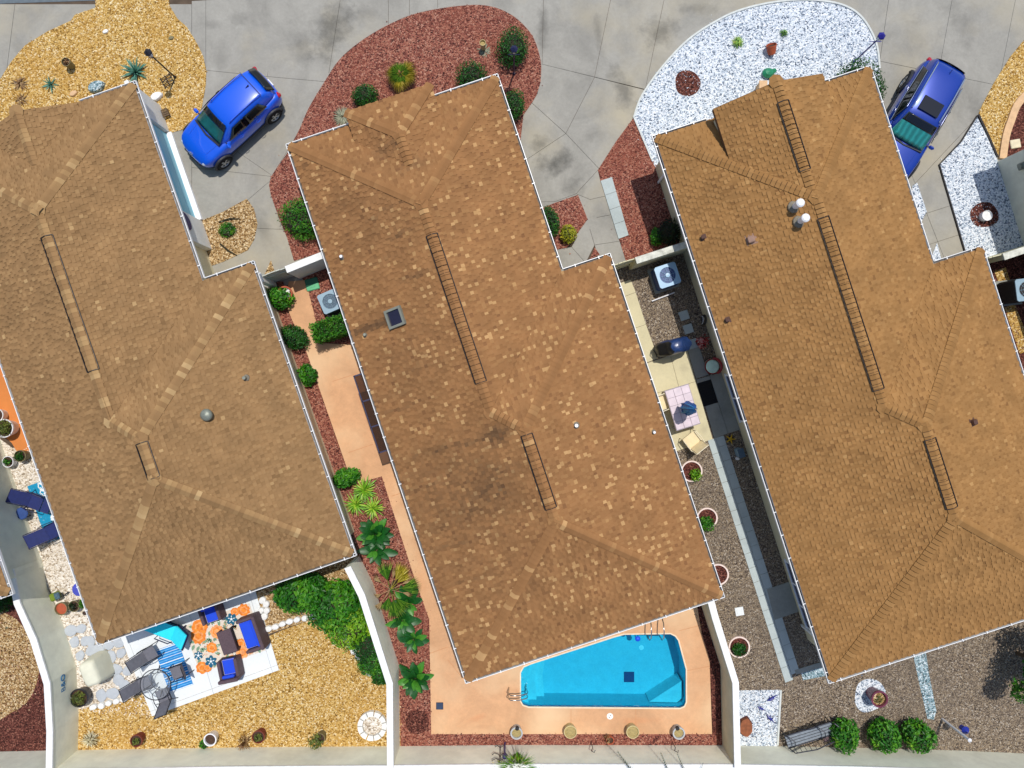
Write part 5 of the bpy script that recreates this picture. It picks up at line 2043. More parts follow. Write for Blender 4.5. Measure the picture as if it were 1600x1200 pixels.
# ------------------------------------------------------------------ pots
plain('terracotta', rgb(164, 76, 44), .7, .15, 7)
plain('terracotta_dark', rgb(120, 48, 36), .7, .15, 7)
plain('pot_white', rgb(228, 228, 230), .4, .06, 6)
plain('pot_stone', rgb(200, 184, 134), .8, .12, 7)
plain('pot_grey', rgb(176, 178, 178), .7, .12, 7)
plain('pot_dark', rgb(30, 34, 44), .4, .15, 6)
plain('pot_maroon', rgb(104, 40, 62), .35, .15, 6, spec=.7)
plain('pot_blue', rgb(90, 120, 170), .4, .1, 6)
plain('pot_olive', rgb(116, 108, 74), .6, .15, 6)
plain('potting_soil', rgb(70, 50, 38), .95, .3, 14, .5)
plain('sand_fill', rgb(164, 146, 96), .95, .2, 14, .5)


def pot(px, py, r, h, mat, label, fill='potting_soil', plant=None, name='plant_pot', group=None, base=.04, rim=.9, seed=1, cat='pot', pr=None, ph=.2, pn=160, psz=.04, taper=.72, off=(0, 0)):
    root = thing(name, label, cat, W(px, py, base), 0, group)
    MB().lathe([(r * taper, 0), (r * .95, h * .8), (r, h * .86), (r, h), (r * rim, h), (r * rim * .97, h * .8)], 22).build('pot', MATS[mat], root, False)
    MB().lathe([(r * rim * .985, h * .80), (r * .5, h * .83), (0, h * .84)], 18).build('soil', MATS[fill], root)
    if plant:
        foliage('foliage', root, [(off[0], off[1], h + ph * .35, pr or r, pr or r, ph)], pn, psz, plant, seed, shell=.2)
    return root


GP = 'big pots along the pool deck'
pot(807, 1138, .24, .42, 'pot_grey', 'leftmost pale grey pot along the lower deck edge', 'edging_dark' if False else 'sand_fill', None, group=GP, rim=.78)
pot(890, 1136, .25, .42, 'pot_stone', 'left tan pot along the lower deck edge', 'sand_fill', None, group=GP)
pot(986, 1136, .25, .42, 'pot_stone', 'right tan pot along the lower deck edge', 'sand_fill', None, group=GP)
pot(1057, 1138, .24, .42, 'pot_grey', 'rightmost pale grey pot along the lower deck edge', 'sand_fill', None, group=GP, rim=.78)
for x in (808, 1058):
    o = MB().lathe([(0, 0), (.075, 0), (.085, .07), (.05, .12), (0, .13)], 12).build('black_finial', MATS['edging_dark'], None, loc=W(x, 1137, .38))
    tag(o, 'small black ornament in the %s grey pot' % ('leftmost' if x < 900 else 'rightmost'), 'ornament')
pot(952, 1152, .16, .26, 'terracotta', 'small terracotta pot with drooping stems by the back wall', plant='leaf_dry', ph=.18, pn=70, off=(-.1, .1), rim=.8)
pot(134, 1083, .36, .46, 'pot_dark', 'big round dark pot with green plant by the left garden wall', plant='leaf_olive', pr=.3, ph=.18, pn=420, psz=.035)
GT = 'pots along the bottom of the golden gravel'
pot(221, 1150, .24, .40, 'terracotta_dark', 'terracotta pot with small cactus leftmost of its row', plant='leaf_olive', pr=.15, ph=.2, pn=130, group=GT)
pot(409, 1144, .25, .40, 'terracotta_dark', 'terracotta pot with spiky greens right of the dried plant', plant='leaf_olive', pr=.17, ph=.2, pn=130, group=GT)
pot(335, 1148, .25, .42, 'pot_white', 'white rimmed pot with dark soil along the bottom wall', 'potting_soil', None, group=GT, rim=.84)
shrub(322, 1160, .2, .2, .35, 'small bushy green plant beside the white rimmed pot', 'leaf_bright', 200, .05, seed=61)
pot(504, 1146, .2, .42, 'pot_olive', 'brown pot with drooping green plant near the stone ring', plant='leaf_olive', pr=.3, ph=.28, pn=230, psz=.05, group=GT, off=(-.12, -.08))
tuft(384, 1156, .42, 46, 'leaf_dry', 'leaning dried reddish plant by the bottom wall', .5, 7, 'dried_plant')
tuft(146, 1152, .42, 110, 'leaf_white', 'cream and brown striped plant in the wall corner', .45, 8, 'striped_plant')
# ring planters
for i, (x, y, rr, ml, lb, pn, po) in enumerate(((1080, 736, .42, 'leaf_lime', 'pale ring planter with small lime shrub nearest the patio', 240, (.12, -.12)), (1104, 809, .41, 'leaf_bright', 'pale ring planter half filled by a green shrub', 420, (-.05, -.2)),
                                        (1121, 897, .42, None, 'pale ring planter half hidden by the roof corner', 0, (0, 0)), (1154, 1010, .42, 'leaf_deep', 'pale ring planter with grassy green plant right of the pool wall', 420, (-.05, -.03)))):
    root = thing('ring_planter', lb, 'planter', W(x, y, .03), 0, 'ring planters in the brown pebbles')
    MB().lathe([(rr, 0), (rr, .10), (rr - .055, .10), (rr - .055, .04)], 28).build('ring', plain('ring_pink', rgb(226, 206, 196), .7, .08, 6), root)
    MB().lathe([(rr - .05, .05), (rr * .5, .075), (0, .08)], 22).build('soil', MATS['mulch_dark'], root)
    if ml:
        foliage('foliage', root, [(po[0], po[1], .24, .25 if i == 0 else .32, .24 if i == 0 else .3, .2)], pn, .05, ml, 70 + i, shell=.3)
# left edge pots
pot(20, 668, .36, .50, 'pot_white', 'white pot with yellowish bushy plant at the left edge', plant='leaf_olive', pr=.34, ph=.22, pn=420, psz=.04, base=.05)
pot(6, 648, .26, .40, 'pot_white', 'white pot cut by the left edge on the orange path', plant=None, base=.05)
pot(22, 720, .22, .36, 'pot_white', 'small white pot with leafy seedling left of the dark pot', plant='leaf_bright', pr=.16, ph=.12, pn=60, psz=.05)
pot(42, 711, .23, .40, 'pot_olive', 'olive pot with dark green plant beside the orange path', plant='leaf_deep', pr=.2, ph=.15, pn=160)
pot(104, 947, .25, .36, 'pot_olive', 'tan rimmed pot of bare soil by the left garden wall', 'terracotta', None)
pot(124, 943, .22, .36, 'pot_olive', 'pot of dark succulents beside the tan rimmed pot', plant='leaf_dark', pr=.17, ph=.1, pn=90)
pot(137, 939, .18, .3, 'pot_olive', 'small pot of green leaves tucked under the left eave', plant='leaf_bright', pr=.16, ph=.15, pn=120)
pot(134, 957, .08, .08, 'pot_dark', 'tiny black cup in the cream pebbles', None or 'potting_soil')
# front pots and ornaments
pot(113, 104, .17, .42, 'pot_olive', 'olive brown tall pot on the golden front bed', plant='leaf_dry', pr=.12, ph=.06, pn=40)
pot(755, 76, .12, .5, 'pot_stone', 'small stone pedestal pot on the red front bed', 'sand_fill', None, name='stone_pedestal', cat='pedestal')
tuft(757, 80, .42, 60, 'leaf_silver', 'dry grassy ring round the stone pedestal', .06, 11)
rp = pot(1204, 86, .2, .34, 'terracotta', 'tipped terracotta pot on the white front bed', 'potting_soil', None)
rp.rotation_euler = (math.radians(50), 0, math.radians(200))
rp.location.z = .16
pot(450, 461, .30, .42, 'terracotta', 'terracotta pot of white stones by the left gate', 'white_stone', None, rim=.8, base=.055)
mp = pot(1362, 1082, .32, .62, 'pot_maroon', 'glossy maroon pot on round white gravel', 'gravel_mixed', None, base=.05, rim=.82)
foliage('foliage', mp, [(0, 0, .58, .18, .18, .08)], 60, .04, 'leaf_olive', 77)
pot(1536, 339, .20, .26, 'pot_white', 'white round pot lid in the brown mulch patch', 'white_stone', None, base=.06, rim=.96, taper=.9)
for (x, y, lb) in ((1140, 1178, 0),):
    pass
# ------------------------------------------------------------------ outdoor furniture
plain('wicker', rgb(84, 66, 72), .7, .2, 25, .4, 60)
plain('wicker_dark', rgb(44, 36, 50), .7, .2, 25, .4, 60)
plain('cushion_blue', rgb(22, 70, 206), .85, .06, 6)
plain('cushion_cyan', rgb(40, 214, 236), .85, .05, 5)
plain('cushion_piping', rgb(190, 190, 206), .8)
plain('frame_navy', rgb(24, 26, 66), .5, .1, 8)
plain('frame_black', rgb(26, 26, 34), .5, .1, 8)
plain('sling_grey', rgb(104, 104, 112), .85, .12, 9)
plain('sling_navy', rgb(28, 40, 96), .8, .15, 9)
plain('sling_navy_light', rgb(44, 72, 130), .8, .15, 9)
plain('cream_sling', rgb(224, 206, 164), .8, .06, 6)
plain('cream_metal', rgb(226, 214, 184), .5, .05, 6)
plain('rug_beige', rgb(214, 202, 186), .95, .08, 20)
plain('rug_orange', rgb(236, 130, 48), .95, .35, 9)
plain('rug_peach', rgb(240, 158, 100), .95, .3, 9)
plain('rug_teal', rgb(22, 92, 120), .95, .15, 14)
plain('rug_green', rgb(120, 150, 122), .95, .15, 14)
plain('rug_brown', rgb(112, 84, 72), .95, .15, 14)
plain('rug_white', rgb(226, 232, 232), .95, .08, 14)
plain('rug_blue', rgb(34, 128, 196), .95, .2, 6)
plain('rug_skyblue', rgb(120, 186, 226), .95, .15, 6)
plain('rug_aqua', rgb(20, 140, 180), .95, .12, 10)
UV = heading(.949, -.316)                                       # direction across the lots
H1V = heading(.9444, -.3289)
PZ = .076


def flower(mb, x, y, r, z, mi, petals=6, seed=0, wob=.25):
    q = random.Random(seed)
    n = petals * 6
    ph = q.uniform(0, 6)
    ring = []
    for i in range(n):
        a = 6.283 * i / n
        rr = r * (1 - wob + wob * abs(math.cos(petals * a / 2 + ph))) * q.uniform(.93, 1.05)
        ring.append((x + rr * math.cos(a), y + rr * math.sin(a), z))
    b = [(x, y, z)] + ring
    mb.add(b, [(0, 1 + i, 1 + (i + 1) % n) for i in range(n)], mi)


def leafmark(mb, x, y, L_, w, a, z, mi):
    c, s = math.cos(a), math.sin(a)
    P = [(0, 0), (.35, .5), (.7, .4), (1, 0), (.7, -.4), (.35, -.5)]
    mb.add([(x + (p * L_) * c - (q * w) * s, y + (p * L_) * s + (q * w) * c, z) for p, q in P], [(0, 5, 4, 3, 2, 1)[::-1]], mi)


# flowered rug: flat print of orange and teal flowers
rug = thing('flower_rug', 'beige outdoor rug with orange and teal flowers on the white patio', 'rug', W(351, 997, PZ), H1V)
MB().box((0, 0, .006), (2.72, 1.95, .012)).build('rug_base', MATS['rug_beige'], rug)
fm = MB()
RM = ['rug_orange', 'rug_peach', 'rug_teal', 'rug_green', 'rug_brown', 'rug_white']
q = random.Random(3)


def rl(px, py):
    d = W(px, py, .09) - W(351, 997, PZ)
    c, s = math.cos(-H1V), math.sin(-H1V)
    return d.x * c - d.y * s, d.x * s + d.y * c


zz = .0135
for (px, py, r, m_) in ((312, 980, .26, 0), (310, 994, .25, 0), (339, 987, .22, 1), (331, 1012, .17, 0), (367, 956, .14, 0), (381, 953, .20, 0), (313, 1044, .20, 0), (324, 1043, .15, 0), (377, 1005, .16, 0), (379, 1019, .20, 1), (363, 1029, .13, 1), (391, 1016, .12, 1)):
    x, y = rl(px, py)
    x, y = max(-1.2, min(1.2, x)), max(-.86, min(.86, y))
    zz += .0022
    flower(fm, x, y, r * 1.25, zz, m_, q.choice((6, 7, 8)), int(px), .14)
    flower(fm, x, y, r * .8, zz + .0008, 1 - m_, 6, int(py), .2)
    flower(fm, x, y, r * .55, zz + .0012, m_, 6, int(py), .2)
    flower(fm, x, y, r * .2, zz + .0016, m_, 5, 3)
for (px, py, r) in ((362, 967, .24), (330, 1033, .24), (301, 1027, .18)):
    x, y = rl(px, py)
    x = max(-1.17, x)
    zz += .0022
    flower(fm, x, y, r, zz, 2, 6, int(px), .35)
    for k in range(5):
        a = k * 1.256
        leafmark(fm, x + .06 * math.cos(a), y + .06 * math.sin(a), .09, .035, a, zz + .0008, 5)
    flower(fm, x, y, .05, zz + .0016, 5, 5, 1)
zz = .0135
for k in range(130):
    x, y = q.uniform(-1.25, 1.25), q.uniform(-.88, .88)
    if k % 2:
        leafmark(fm, x, y, q.uniform(.18, .34), .12, q.uniform(0, 6.28), zz - .0008, 3)
    else:
        for j in range(4):
            leafmark(fm, x + q.uniform(-.1, .1), y + q.uniform(-.1, .1), .08, .03, q.uniform(0, 6.28), zz - .0005, q.choice((4, 4, 1, 5)))
fm.build('flower_print', [MATS[k] for k in RM], rug)['kind'] = 'stuff'
r2 = thing('striped_rug', 'blue and white striped rug under the glass table', 'rug', W(272, 1043, PZ), H1V)
MB().box((0, 0, .006), (.98, 1.75, .012)).build('rug_base', MATS['rug_blue'], r2)
sm_ = MB()
for k in range(19):
    y = -.85 + k * .094
    sm_.box((0, y, .0135), (.965, .018 if k % 3 else .034, .002), mi=0 if k % 2 else 1)
sm_.build('stripe_print', [MATS['rug_skyblue'], MATS['rug_white']], r2)
r3 = thing('blue_flower_rug', 'aqua rug with white flowers between the navy lounge chairs', 'rug', W(84, 795, .05), heading(.943, -.333))
MB().box((0, 0, .006), (1.35, 2.35, .012)).build('rug_base', MATS['rug_aqua'], r3)
fm = MB()
for k in range(16):
    x, y = q.uniform(-.55, .55), -1.05 + k * .14
    a0, rr = q.uniform(0, 6), q.uniform(.13, .24)
    pts = [(x + rr * math.cos(a0 + t * .35) * (1 + .18 * math.cos(t * 2.4)), y + rr * math.sin(a0 + t * .35) * (1 + .18 * math.cos(t * 2.4)), .0135) for t in range(9)]
    pts = [(max(-.65, min(.65, a)), max(-1.14, min(1.14, b)), c) for a, b, c in pts]
    for a, b in zip(pts, pts[1:]):
        d = Vector(b) - Vector(a)
        if d.length < 1e-4:
            continue
        s = Vector((-d.y, d.x, 0)).normalized() * .022
        fm.add([Vector(a) + s, Vector(a) - s, Vector(b) - s, Vector(b) + s], [(0, 1, 2, 3)])
    leafmark(fm, x, y, .2, .09, a0, .014, 0)
fm.build('flower_print', MATS['rug_white'], r3)['kind'] = 'stuff'


def wicker_seat(px, py, rz, wide, label, group, name='wicker_armchair', cat='armchair'):
    """faces +y; wide is the seat width"""
    root = thing(name, label, cat, W(px, py, PZ + .012), rz, group)
    MB().box((0, 0, .15), (wide + .2, .72, .26), bev=.02).build('base', MATS['wicker_dark'], root)
    for sg in (-1, 1):
        MB().box((sg * (wide / 2 + .065), .02, .30), (.12, .70, .56), bev=.025).build('arm', MATS['wicker'], root)
    MB().box((0, -.37, .40), (wide + .25, .13, .76), bev=.03).build('backrest', MATS['wicker'], root)
    n = 2 if wide > .9 else 1
    c = MB().box((0, .05, .345), (wide - .02, .62, .13), bev=.035).build('seat_cushion', MATS['cushion_blue'], root)
    MB().box((0, -.25, .52), (wide - .04, .12, .34), bev=.04, M=Matrix.Rotation(-.15, 4, 'X')).build('back_cushion', MATS['cushion_blue'], root)
    MB().tube([(-wide / 2 + .03, -.2, .415), (wide / 2 - .03, -.2, .415), (wide / 2 - .03, .35, .415), (-wide / 2 + .03, .35, .415)], .008, 5, closed=True).build('piping', MATS['cushion_piping'], c)
    for sx in (-1, 1):
        for y in (-.38, .33):
            MB().box((sx * (wide / 2 + .06), y, .02), (.05, .05, .06)).build('leg', MATS['frame_black'], root)
    return root


GW = 'wicker seats with blue cushions'
wicker_seat(336, 952, heading(.33, .944) - math.pi / 2, .52, 'blue cushioned wicker armchair tucked under the rear eave', GW)
wicker_seat(365, 1038, heading(-.2, -.98) - math.pi / 2, .52, 'blue cushioned wicker armchair at the lower edge of the flowered rug', GW)
wicker_seat(399, 984, heading(-.944, .33) - math.pi / 2, 1.08, 'blue cushioned wicker loveseat at the right side of the flowered rug', GW, 'wicker_loveseat', 'loveseat')
ct = thing('coffee_table', 'dark wicker coffee table in the middle of the flowered rug', 'coffee table', W(361, 997, PZ + .012), H1V)
MB().box((0, 0, .40), (.56, .92, .05), bev=.015).build('tabletop', MATS['wicker'], ct)
for sx in (-1, 1):
    MB().box((sx * .24, 0, .30), (.03, .8, .12)).build('apron', MATS['wicker_dark'], ct)
    for sy in (-1, 1):
        MB().box((sx * .24, sy * .42, .19), (.06, .06, .37)).build('leg', MATS['wicker_dark'], ct)
MB().box((0, 0, .12), (.46, .80, .03)).build('shelf', MATS['wicker_dark'], ct)
ch = thing('chaise_lounge', 'cyan cushioned chaise lounge half under the rear eave', 'chaise lounge', W(268, 981, PZ), heading(.93, .36))
M_ = Matrix.Rotation(-.5, 4, 'Y')
MB().box((-.30, 0, .33), (1.15, .60, .10), bev=.03).build('seat_cushion', MATS['cushion_cyan'], ch)
MB().box((.57, 0, .52), (.74, .60, .10), bev=.03, M=Matrix.Rotation(-.62, 4, 'Y')).build('back_cushion', MATS['cushion_cyan'], ch)
MB().box((-.3, 0, .25), (1.2, .66, .06), bev=.01).box((.60, 0, .45), (.80, .66, .05), M=Matrix.Rotation(-.62, 4, 'Y')).build('frame', MATS['frame_navy'], ch)
for sx in (-.8, .5):
    for sy in (-.29, .29):
        MB().box((sx, sy, .12), (.05, .05, .24)).build('leg', MATS['frame_navy'], ch)
for sy in (-1, 1):
    MB().tube([(-.3, sy * .34, .3), (-.3, sy * .37, .52), (.25, sy * .37, .52), (.3, sy * .34, .34)], .022, 6).build('armrest', MATS['frame_navy'], ch)


def sling_chair(px, py, rz, label, group, sl='sling_grey', fr='frame_black', recline=.42, wd=.5, back=.78, name='sling_chair', base=PZ, seat_l=.48, sh=.40, leg_rest=0.0):
    """faces +x"""
    root = thing(name, label, 'chair', W(px, py, base), rz, group)
    s = MB()
    s.box((0, 0, sh), (seat_l, wd - .04, .022), M=Matrix.Rotation(-.08, 4, 'Y'))
    s.build('seat', MATS[sl], root)
    bx, bz = -seat_l / 2, sh - .01
    ex, ez = bx - back * math.sin(recline), bz + back * math.cos(recline)
    sd = Vector((0, wd / 2 - .03, 0))
    b0, b1 = Vector((bx, 0, bz)), Vector((ex, 0, ez))
    nn = Vector((math.cos(recline), 0, math.sin(recline))) * .012
    bk = MB()
    bk.add([b0 - sd + nn, b0 + sd + nn, b1 + sd + nn, b1 - sd + nn, b0 - sd - nn, b0 + sd - nn, b1 + sd - nn, b1 - sd - nn],
           [(0, 1, 2, 3), (7, 6, 5, 4), (0, 4, 5, 1), (1, 5, 6, 2), (2, 6, 7, 3), (3, 7, 4, 0)])
    bk.build('backrest', MATS[sl], root)
    if leg_rest:
        MB().box((seat_l / 2 + leg_rest / 2, 0, sh - .06), (leg_rest, wd - .04, .02), M=Matrix.Rotation(.15, 4, 'Y')).build('leg_rest', MATS[sl], root)
    for sg in (-1, 1):
        y = sg * wd / 2
        MB().tube([(seat_l / 2 + leg_rest, y, sh - (.1 if leg_rest else 0)), (bx, y, bz), (ex, y, ez)], .016, 6).build('side_rail', MATS[fr], root)
        MB().tube([(seat_l / 2 + .03, y, 0), (seat_l / 2 - .02, y + sg * .02, sh + .2), (bx * .4, y + sg * .04, sh + .24), (bx - .1, y + sg * .02, sh + .2)], .016, 6).build('armrest', MATS[fr], root)
        MB().tube([(bx + .05, y, sh + .2), (bx - .16, y, 0)], .016, 6).build('leg', MATS[fr], root)
    MB().tube([(ex, -wd / 2, ez), (ex, wd / 2, ez)], .016, 6).build('top_rail', MATS[fr], root)
    return root


GC = 'grey sling chairs round the glass table'
sling_chair(243, 1015, heading(.86, -.5), 'grey sling chair uppermost at the left patio edge', GC)
sling_chair(234, 1061, heading(.93, -.36), 'grey sling chair left of the glass table by the white border stones', GC)
sling_chair(263, 1079, heading(-.38, -.93), 'grey sling chair hanging over the lower patio edge', GC)
sling_chair(285, 1043, heading(-.93, .36), 'grey sling chair right of the glass table on the striped rug', GC)
gt = thing('glass_table', 'round glass patio table with a black scrolled frame', 'table', W(257, 1058, PZ))
m, nt, bs, N, L = new_mat('table_glass')
bs.inputs['Roughness'].default_value = .05
tp = N('ShaderNodeBsdfTransparent')
tp.inputs[0].default_value = (.97, .985, .99, 1)
ms = N('ShaderNodeMixShader')
ms.inputs[0].default_value = .05
L(tp.outputs[0], ms.inputs[1])
L(bs.outputs[0], ms.inputs[2])
L(ms.outputs[0], nt.nodes['Material Output'].inputs[0])
MATS['table_glass'] = m
MB().lathe([(0, .70), (.57, .70), (.57, .712), (0, .712)], 32).build('glass_top', m, gt)


def ring(r, z, n=28, c=(0, 0)):
    return [(c[0] + r * math.cos(6.283 * i / n), c[1] + r * math.sin(6.283 * i / n), z) for i in range(n)]


MB().tube(ring(.585, .706), .018, 6, closed=True).build('rim', MATS['frame_black'], gt)
MB().tube(ring(.34, .35), .014, 6, closed=True).build('lower_ring', MATS['frame_black'], gt)
for k in range(4):
    a = k * math.pi / 2 + .4
    c_, s_2 = math.cos(a), math.sin(a)
    MB().tube([(c_ * .5, s_2 * .5, .70), (c_ * .36, s_2 * .36, .5), (c_ * .34, s_2 * .34, .3), (c_ * .42, s_2 * .42, .1), (c_ * .5, s_2 * .5, 0)], .016, 6).build('leg', MATS['frame_black'], gt)
gv = thing('covered_grill', 'grill under a cream fabric cover on the stepping stones', 'covered grill', W(163, 1037, .04), H1V)
plain('cover_cream', rgb(214, 212, 190), .8, .06, 4, .3, 7)
cm = MB()
prof = [(.40, .62, 0), (.41, .64, .25), (.38, .60, .6), (.36, .58, .86), (.33, .54, 1.0), (.24, .42, 1.06)]
n = 28
for k, (a, b, z) in enumerate(prof):
    for i in range(n):
        t = 6.283 * i / n
        ca, sa = math.cos(t), math.sin(t)
        e = .42
        w = 1 + (.035 * math.sin(t * 9) * (1 - k / 5))
        cm.v.append((.86 * a * w * math.copysign(abs(ca) ** e, ca), .84 * b * w * math.copysign(abs(sa) ** e, sa), z + .02 * math.sin(t * 3) * (k > 2)))
for k in range(len(prof) - 1):
    for i in range(n):
        j = (i + 1) % n
        cm.f.append((k * n + i, k * n + j, (k + 1) * n + j, (k + 1) * n + i))
cm.f.append(tuple((len(prof) - 1) * n + i for i in range(n)))
cm.build('cover', MATS['cover_cream'], gv, True)
MB().box((0, 0, .03), (.6, 1.0, .05)).build('base', MATS['frame_black'], gv)
GN = 'navy lounge chairs by the left eave'
sling_chair(66, 782, heading(.93, .38), 'upper navy folding lounge chair beside the left eave', GN, 'sling_navy', 'frame_navy', .95, .58, .72, 'lounge_chair', .065, .5, .38, .3)
sling_chair(92, 826, heading(.90, -.45), 'lower navy folding lounge chair on the aqua rug', GN, 'sling_navy', 'frame_navy', .95, .58, .72, 'lounge_chair', .065, .5, .38, .3)
st_ = thing('side_table', 'small octagonal navy side table by the pale wall', 'side table', W(46, 799, .04))
MB().lathe([(.24, .42), (.25, .44), (.22, .47), (0, .49)], 8).build('tabletop', MATS['sling_navy_light'], st_)
for k in range(4):
    a = k * math.pi / 2 + .3
    MB().tube([(.2 * math.cos(a), .2 * math.sin(a), .43), (.17 * math.cos(a), .17 * math.sin(a), 0)], .02, 6).build('leg', MATS['frame_navy'], st_)
o = MB().lathe([(0, 0), (.26, 0), (.25, .012), (0, .014)], 24).build('door_mat', plain('mat_violet', rgb(70, 78, 176), .95), None, loc=W(123, 921, .06))
tag(o, 'round violet blue mat peeking out from the left eave', 'mat')
fz = thing('planter_figure', 'green and blue metal frog planter leaning on the left wall', 'garden figure', W(92, 929, .04), heading(-.9, .3))
MB().box((0, 0, .22), (.22, .30, .44), bev=.05).build('trough', plain('olive_green', rgb(110, 130, 30), .5), fz)
MB().box((-.16, 0, .35), (.2, .26, .12), bev=.03).build('face', plain('slate_blue', rgb(70, 96, 110), .5, .3, 12), fz)
MB().tube([(-.2, .05, .1), (-.32, .08, .2), (-.45, .02, .08)], .025, 6).build('tail', MATS['pot_dark'], fz)
# wall sign, lettering as cut metal scroll letters
sg = thing('wall_sign', 'small blue metal word sign on the left garden wall', 'sign', W(99, 1067, .88))
sg.rotation_euler = (math.radians(90), 0, heading(.09, -1) if False else math.radians(-84 + 174))
tx = bpy.data.curves.new('letters', 'FONT')
tx.body = 'B&O'
tx.size = .34
tx.extrude = .012
tx.align_x, tx.align_y = 'CENTER', 'CENTER'
to = bpy.data.objects.new('letters', tx)
col.objects.link(to)
dg_ = bpy.context.evaluated_depsgraph_get()
dg_.update()
me = bpy.data.meshes.new_from_object(to.evaluated_get(dg_))
bpy.data.objects.remove(to)
plain('sign_blue', rgb(24, 104, 150), .5)
me.materials.clear()
me.materials.append(MATS['sign_blue'])
lo_ = link('letters', me, sg)
# side yard of the middle house
def ac_unit(px, py, rz, label, base, body, top, sz=.78, h=.8, group='air conditioners beside the houses'):
    root = thing('air_conditioner', label, 'air conditioner', W(px, py, .03), rz, group)
    MB().box((0, 0, .04), (sz + .16, sz + .16, .08)).build('pad', MATS['grey_slab'], root)
    b = MB().box((0, 0, .08 + h / 2), (sz, sz, h), bev=.06)
    for k in range(9):
        for sgn, ax in ((1, 0), (-1, 0), (1, 1), (-1, 1)):
            y = -sz / 2 + .1 + k * (sz - .2) / 8
            c = (sgn * (sz / 2 + .004), y, .08 + h * .47) if ax == 0 else (y, sgn * (sz / 2 + .004), .08 + h * .47)
            s = (.012, .025, h * .74) if ax == 0 else (.025, .012, h * .74)
            b.box(c, s)
    b.build('cabinet', body, root)
    t = MB()
    R_ = sz * .37
    o8 = [(x * sz / 2, y * sz / 2) for x, y in ((-.86, -1), (.86, -1), (1, -.86), (1, .86), (.86, 1), (-.86, 1), (-1, .86), (-1, -.86))]
    hole = [(R_ * math.cos(6.283 * i / 28), R_ * math.sin(6.283 * i / 28)) for i in range(28)]
    t.prism(o8, h + .08, h + .12, holes=[hole])
    t.build('top_panel', top, root)
    MB().lathe([(R_ * .98, h + .02), (0, h + .02)], 28).build('fan_well', plain('well_navy', rgb(18, 30, 74), .6), root)
    g = MB()
    for rr in (.45, .72, .97):
        g.tube(ring(R_ * rr, h + .115, 24), .0035, 4, closed=True)
    for k in range(8):
        a = k * math.pi / 4
        g.tube([(0, 0, h + .115), (R_ * math.cos(a), R_ * math.sin(a), h + .115)], .006, 4)
    g.build('guard', top, root)
    MB().lathe([(.085, h + .03), (.085, h + .13), (0, h + .135)], 16).build('hub', top, root)
    for k in range(4):
        a = k * math.pi / 2 + .3
        f = MB()
        vs = []
        for (rr, da, dz) in ((.1, -.25, .04), (.1, .25, .07), (R_ * .92, .42, .085), (R_ * .95, -.12, .03)):
            vs.append((rr * math.cos(a + da), rr * math.sin(a + da), h + dz))
        f.add(vs, [(0, 1, 2, 3)])
        f.build('fan_blade', plain('blade_blue', rgb(96, 128, 168), .4), root)
    return root


plain('ac_bluegrey', rgb(136, 162, 176), .45, .06, 5)
plain('ac_body', rgb(70, 92, 110), .5, .1, 5)
plain('ac_navy', rgb(36, 66, 120), .5, .1, 5)
plain('ac_top', rgb(140, 178, 206), .4, .06, 5)
ac_unit(525, 475, heading(.92, -.4), 'grey-blue air conditioner between the green lids and the hedge', 0, MATS['ac_body'], MATS['ac_bluegrey'])
ac_unit(1036, 435, heading(.949, -.316), 'bright blue air conditioner under the worn garden wall', 0, MATS['ac_navy'], MATS['ac_top'], .84, .72)
ac_unit(1573, 458, heading(.98, -.12), 'air conditioner cut by the right edge beyond the roof', 0, MATS['edging_dark'], MATS['ac_bluegrey'], .84, 1.0)
for k, (px, py, c_, lb) in enumerate(((487, 440, rgb(40, 110, 84), 'green valve box lid with wall shade put into its darker colour'), (489, 448.5, rgb(92, 176, 126), 'green valve box lid with sunlight put into its lighter colour'))):  # same lid twice, a shaded and a sunlit tone in the colour
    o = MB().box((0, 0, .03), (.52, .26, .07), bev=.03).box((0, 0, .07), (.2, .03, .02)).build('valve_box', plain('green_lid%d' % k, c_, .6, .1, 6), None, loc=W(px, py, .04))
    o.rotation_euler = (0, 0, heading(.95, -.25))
    tag(o, lb, 'valve box')
hr_ = thing('hose_reel', 'white hose reel with coiled hose against the eave below the hedge', 'hose reel', W(558, 536, .055))
MB().tube([p for k in range(3) for p in ring(.17 - .02 * k, .32 + .05 * k, 16)], .022, 6).build('hose', MATS['pot_white'], hr_)
MB().cyl((0, 0, 0), (0, 0, .5), .05).build('drum', MATS['pot_dark'], hr_)
wr_ = thing('garden_rack', 'white T shaped rack standing on the orange path by the eave', 'rack', W(566, 553, .055), heading(.316, .949))
MB().box((0, 0, .62), (.62, .10, .08), bev=.02).build('bar', MATS['pot_white'], wr_)
MB().box((-.05, .17, .62), (.09, .34, .07), bev=.02).build('arm', MATS['pot_white'], wr_)
for x in (-.24, .24):
    MB().cyl((x, 0, 0), (x, 0, .6), .03).build('leg', MATS['pot_white'], wr_)
